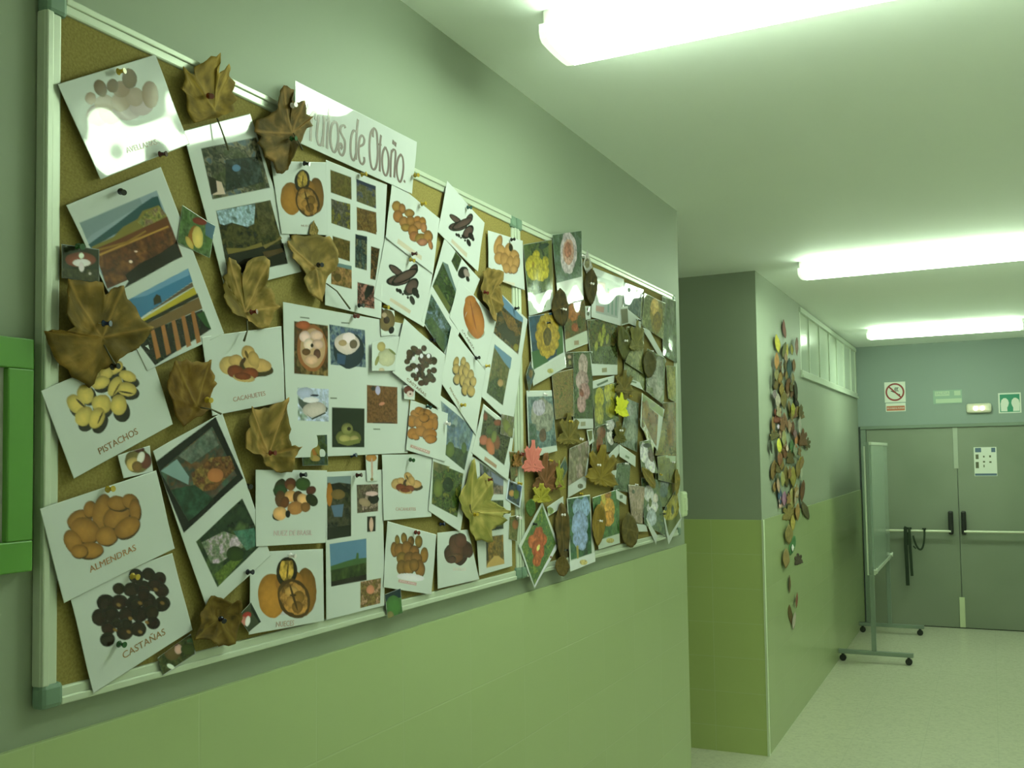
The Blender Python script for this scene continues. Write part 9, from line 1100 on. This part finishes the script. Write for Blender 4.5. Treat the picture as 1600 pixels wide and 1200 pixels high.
# ---------------------------------------------------------------- leaves: real curled blades with ribs and a stalk
def leaf(name, label, cat, grp, x0, c, outline, cols, pet, amp, rings=9, seed=0, sub=3):
    rr = random.Random(seed)
    c = np.array(c); P = np.array(outline).reshape(-1, 2)
    Q = []
    for i in range(len(P)):
        a = P[i]; b = P[(i + 1) % len(P)]
        for k in range(sub):
            u = k / sub
            pt = a * (1 - u) + b * u
            if k:
                n = np.array([-(b - a)[1], (b - a)[0]]) ; pt = pt + n * rr.uniform(-.07, .07)
            Q.append(pt)
    Q = np.array(Q); n = len(Q)
    R = np.linalg.norm(Q - c, axis=1); Rm = R.mean(); Rx = R.max()
    ang = np.arctan2(Q[:, 1] - c[1], Q[:, 0] - c[0])
    # ribs run to the longest points
    tips = [i for i in range(n) if R[i] >= max(R[(i + d) % n] for d in range(-sub * 2, sub * 2 + 1)) and R[i] > .75 * Rm]
    ph = [rr.uniform(0, 6.28) for _ in range(5)]
    base = decode(cols[0]); dark = decode(cols[1]); lite = decode(cols[2])
    V = []; Cc = []
    def ribd(pt):
        best = 9.0
        for i in tips:
            d = Q[i] - c; t = np.clip(((pt - c) @ d) / (d @ d), 0, 1)
            best = min(best, np.linalg.norm(pt - c - d * t))
        return best
    scale = min(1.0, Rx / .07)
    def put(pt, f, a):
        rd = ribd(pt)
        crumple = vnoise(np.array([pt[0]]), np.array([pt[1]]), .35 * Rm, seed % 17)[0] - .5
        x = amp * scale * (.0045 * crumple + .0038 * f ** 2 * (1 + .8 * math.sin(2 * a + ph[0])) + .0008 * f * math.sin(5 * a + ph[1]))
        x += .0011 * scale * math.exp(-(rd / (.05 * Rm + 1e-6)) ** 2)
        nse = vnoise(np.array([pt[0]]), np.array([pt[1]]), .22 * Rm, seed % 13 + 3)[0]
        t = np.clip((nse - .5) * 3.0, -1, 1)
        col = base + (lite - base) * max(t, 0) * .7 + (dark - base) * max(-t, 0) * .9
        m = math.exp(-(rd / (.030 * Rm + 1e-6)) ** 2)
        col = col * (1 - .55 * m) + lite * .55 * m
        V.append((x, pt[0], pt[1])); Cc.append(col)
    put(c, 0, 0)
    for k in range(1, rings + 1):
        f = k / rings
        for i in range(n):
            put(c + (Q[i] - c) * f, f, ang[i])
    V = np.array(V); V[:, 0] -= V[:, 0].min()
    V[:, 0] += x0
    F = []
    for i in range(n):
        F.append((0, 1 + i, 1 + (i + 1) % n))
    for k in range(rings - 1):
        a0 = 1 + k * n; a1 = 1 + (k + 1) * n
        for i in range(n):
            j = (i + 1) % n
            F.append((a0 + i, a1 + i, a1 + j, a0 + j))
    nv = len(V)
    Bk = V.copy(); Bk[:, 0] -= .0006
    F2 = [tuple(v + nv for v in f[::-1]) for f in F]
    a1 = 1 + (rings - 1) * n
    F3 = [(a1 + i, nv + a1 + i, nv + a1 + (i + 1) % n, a1 + (i + 1) % n) for i in range(n)]
    loc = Vector((x0, c[0], c[1]))
    allv = np.concatenate([V, Bk]) - np.array(loc)
    me = bpy.data.meshes.new(name)
    me.from_pydata([tuple(v) for v in allv], [], F + F2 + F3)
    me.polygons.foreach_set('use_smooth', [True] * len(me.polygons))
    me.materials.append(M_LEAF)
    ca = me.color_attributes.new('print', 'FLOAT_COLOR', 'POINT')
    full = np.ones((len(allv), 4), np.float32); full[:, :3] = np.concatenate([Cc, Cc])
    ca.data.foreach_set('color', full.ravel())
    o = bpy.data.objects.new(name, me)
    o.location = loc
    COL.objects.link(o)
    tag(o, label, cat, grp)
    if pet:
        pp = np.array(pet).reshape(-1, 2)
        bm = bmesh.new()
        m = len(pp)
        tube(bm, [(x0 + .006 + .004 * i, a, b) for i, (a, b) in enumerate(pp)], [.0013] * (m - 1) + [.002], seg=8)
        obj('stalk', bm, M_STALK, o)
    return o
M_STALK = mat('leaf_stalk', (.10, .085, .045), .6)

# ---------------------------------------------------------------- push pins
def pin_mat(c):
    return mat('pin_plastic_' + c.replace(' ', '_'), tuple(decode(PIN_COLORS[c])), .25, coat=.4, coat_rough=.08)
PIN_MATS = {c: pin_mat(c) for c in PIN_COLORS}
M_NEEDLE = mat('pin_needle_steel', (.6, .6, .58), .3, metal=.9)
def make_pin(m):
    """push pin with its head along +x; origin at the surface it is pushed into"""
    bm = bmesh.new()
    prof = [(.0030, .0), (.0030, .0048), (.0042, .0052), (.0058, .0036), (.0072, .0030), (.0110, .0028), (.0125, .0036), (.0142, .0046), (.0150, .0044), (.0153, .0)]
    seg = 16
    rings = [[bm.verts.new((x, r * math.cos(2 * math.pi * k / seg), r * math.sin(2 * math.pi * k / seg))) for k in range(seg)] for x, r in prof if r > 0]
    for a, b in zip(rings[:-1], rings[1:]):
        for k in range(seg):
            bm.faces.new((a[k], a[(k + 1) % seg], b[(k + 1) % seg], b[k])).smooth = True
    bm.faces.new(rings[0][::-1]); bm.faces.new(rings[-1])
    me = bpy.data.meshes.new('push_pin')
    bmesh.ops.recalc_face_normals(bm, faces=bm.faces[:])
    bm.to_mesh(me); bm.free(); me.materials.append(m)
    bm = bmesh.new(); cyl(bm, (-.012, 0, 0), (.0035, 0, 0), .0006, seg=8)
    mn = bpy.data.meshes.new('needle'); bm.to_mesh(mn); bm.free(); mn.materials.append(M_NEEDLE)
    return me, mn
PIN_MESH = {}
def push_pin(y, z, lay, onleaf, c, where, i):
    if c not in PIN_MESH:
        PIN_MESH[c] = make_pin(PIN_MATS[c])
    me, mn = PIN_MESH[c]
    rr = random.Random(i * 7 + 1)
    x = X_BASE + (lay + 1) * LAYER + (.006 if onleaf else .001)
    if lay < 0: x = .017
    o = bpy.data.objects.new('push_pin', me)
    o.location = (x, y, z)
    o.rotation_euler = (0, rr.uniform(-.1, .35), rr.uniform(-.35, .35))
    s = 1.0 if y < 2.4 else .9
    o.scale = (s, s, s)
    COL.objects.link(o)
    tag(o, '%s push pin %s' % (c, where), 'push pin', 'push pins on the two cork boards')
    n = bpy.data.objects.new('needle', mn)
    COL.objects.link(n); n.parent = o

for i, r in enumerate(SHEETS):
    if r[0] == 'S':
        sheet(r, i)
    else:
        _, name, label, cat, grp, lay, c, outl, cols, pet, amp = r
        leaf(name, label, cat, grp, X_BASE + lay * LAYER + .002, c, outl, cols, pet, amp, seed=i + 1, rings=10 if c[0] < 2.4 else 6)
for i, r in enumerate(PINS):
    push_pin(*r, i)
ORD = ['', 'first', 'second', 'third', 'fourth', 'fifth', 'sixth', 'seventh', 'eighth', 'ninth', 'tenth', 'eleventh', 'twelfth', 'thirteenth', 'fourteenth', 'fifteenth', 'sixteenth', 'seventeenth', 'eighteenth', 'nineteenth', 'twentieth']
ORD += ["twenty-first", "twenty-second", "twenty-third", "twenty-fourth", "twenty-fifth", "twenty-sixth", "twenty-seventh", "twenty-eighth", "twenty-ninth", "thirtieth", "thirty-first", "thirty-second", "thirty-third", "thirty-fourth"] + ["thirty-fifth"] * 20
for i, (c, outl, col, cn, k, kk, tot) in enumerate(GARLAND):
    d = decode(col)
    cols = [col, [255 * math.sqrt(v * .72) for v in d], [255 * math.sqrt(min(.9, v * 1.25)) for v in d]]
    art = 'only' if tot == 1 else ('topmost' if k == 1 else ('lowest' if k == tot else ORD[k] + ' from the top'))
    leaf('garland_leaf', '%s of the %s leaves in the tall wall leaf cascade' % (art, cn) if tot > 1 else 'only %s leaf in the tall leaf cascade beyond the passage' % cn, 'leaf', 'leaves of the tall leaf cascade',
         .0095 + .0062 * (i % 3), c, outl, cols, None, .35, rings=4, seed=i + 300, sub=1)
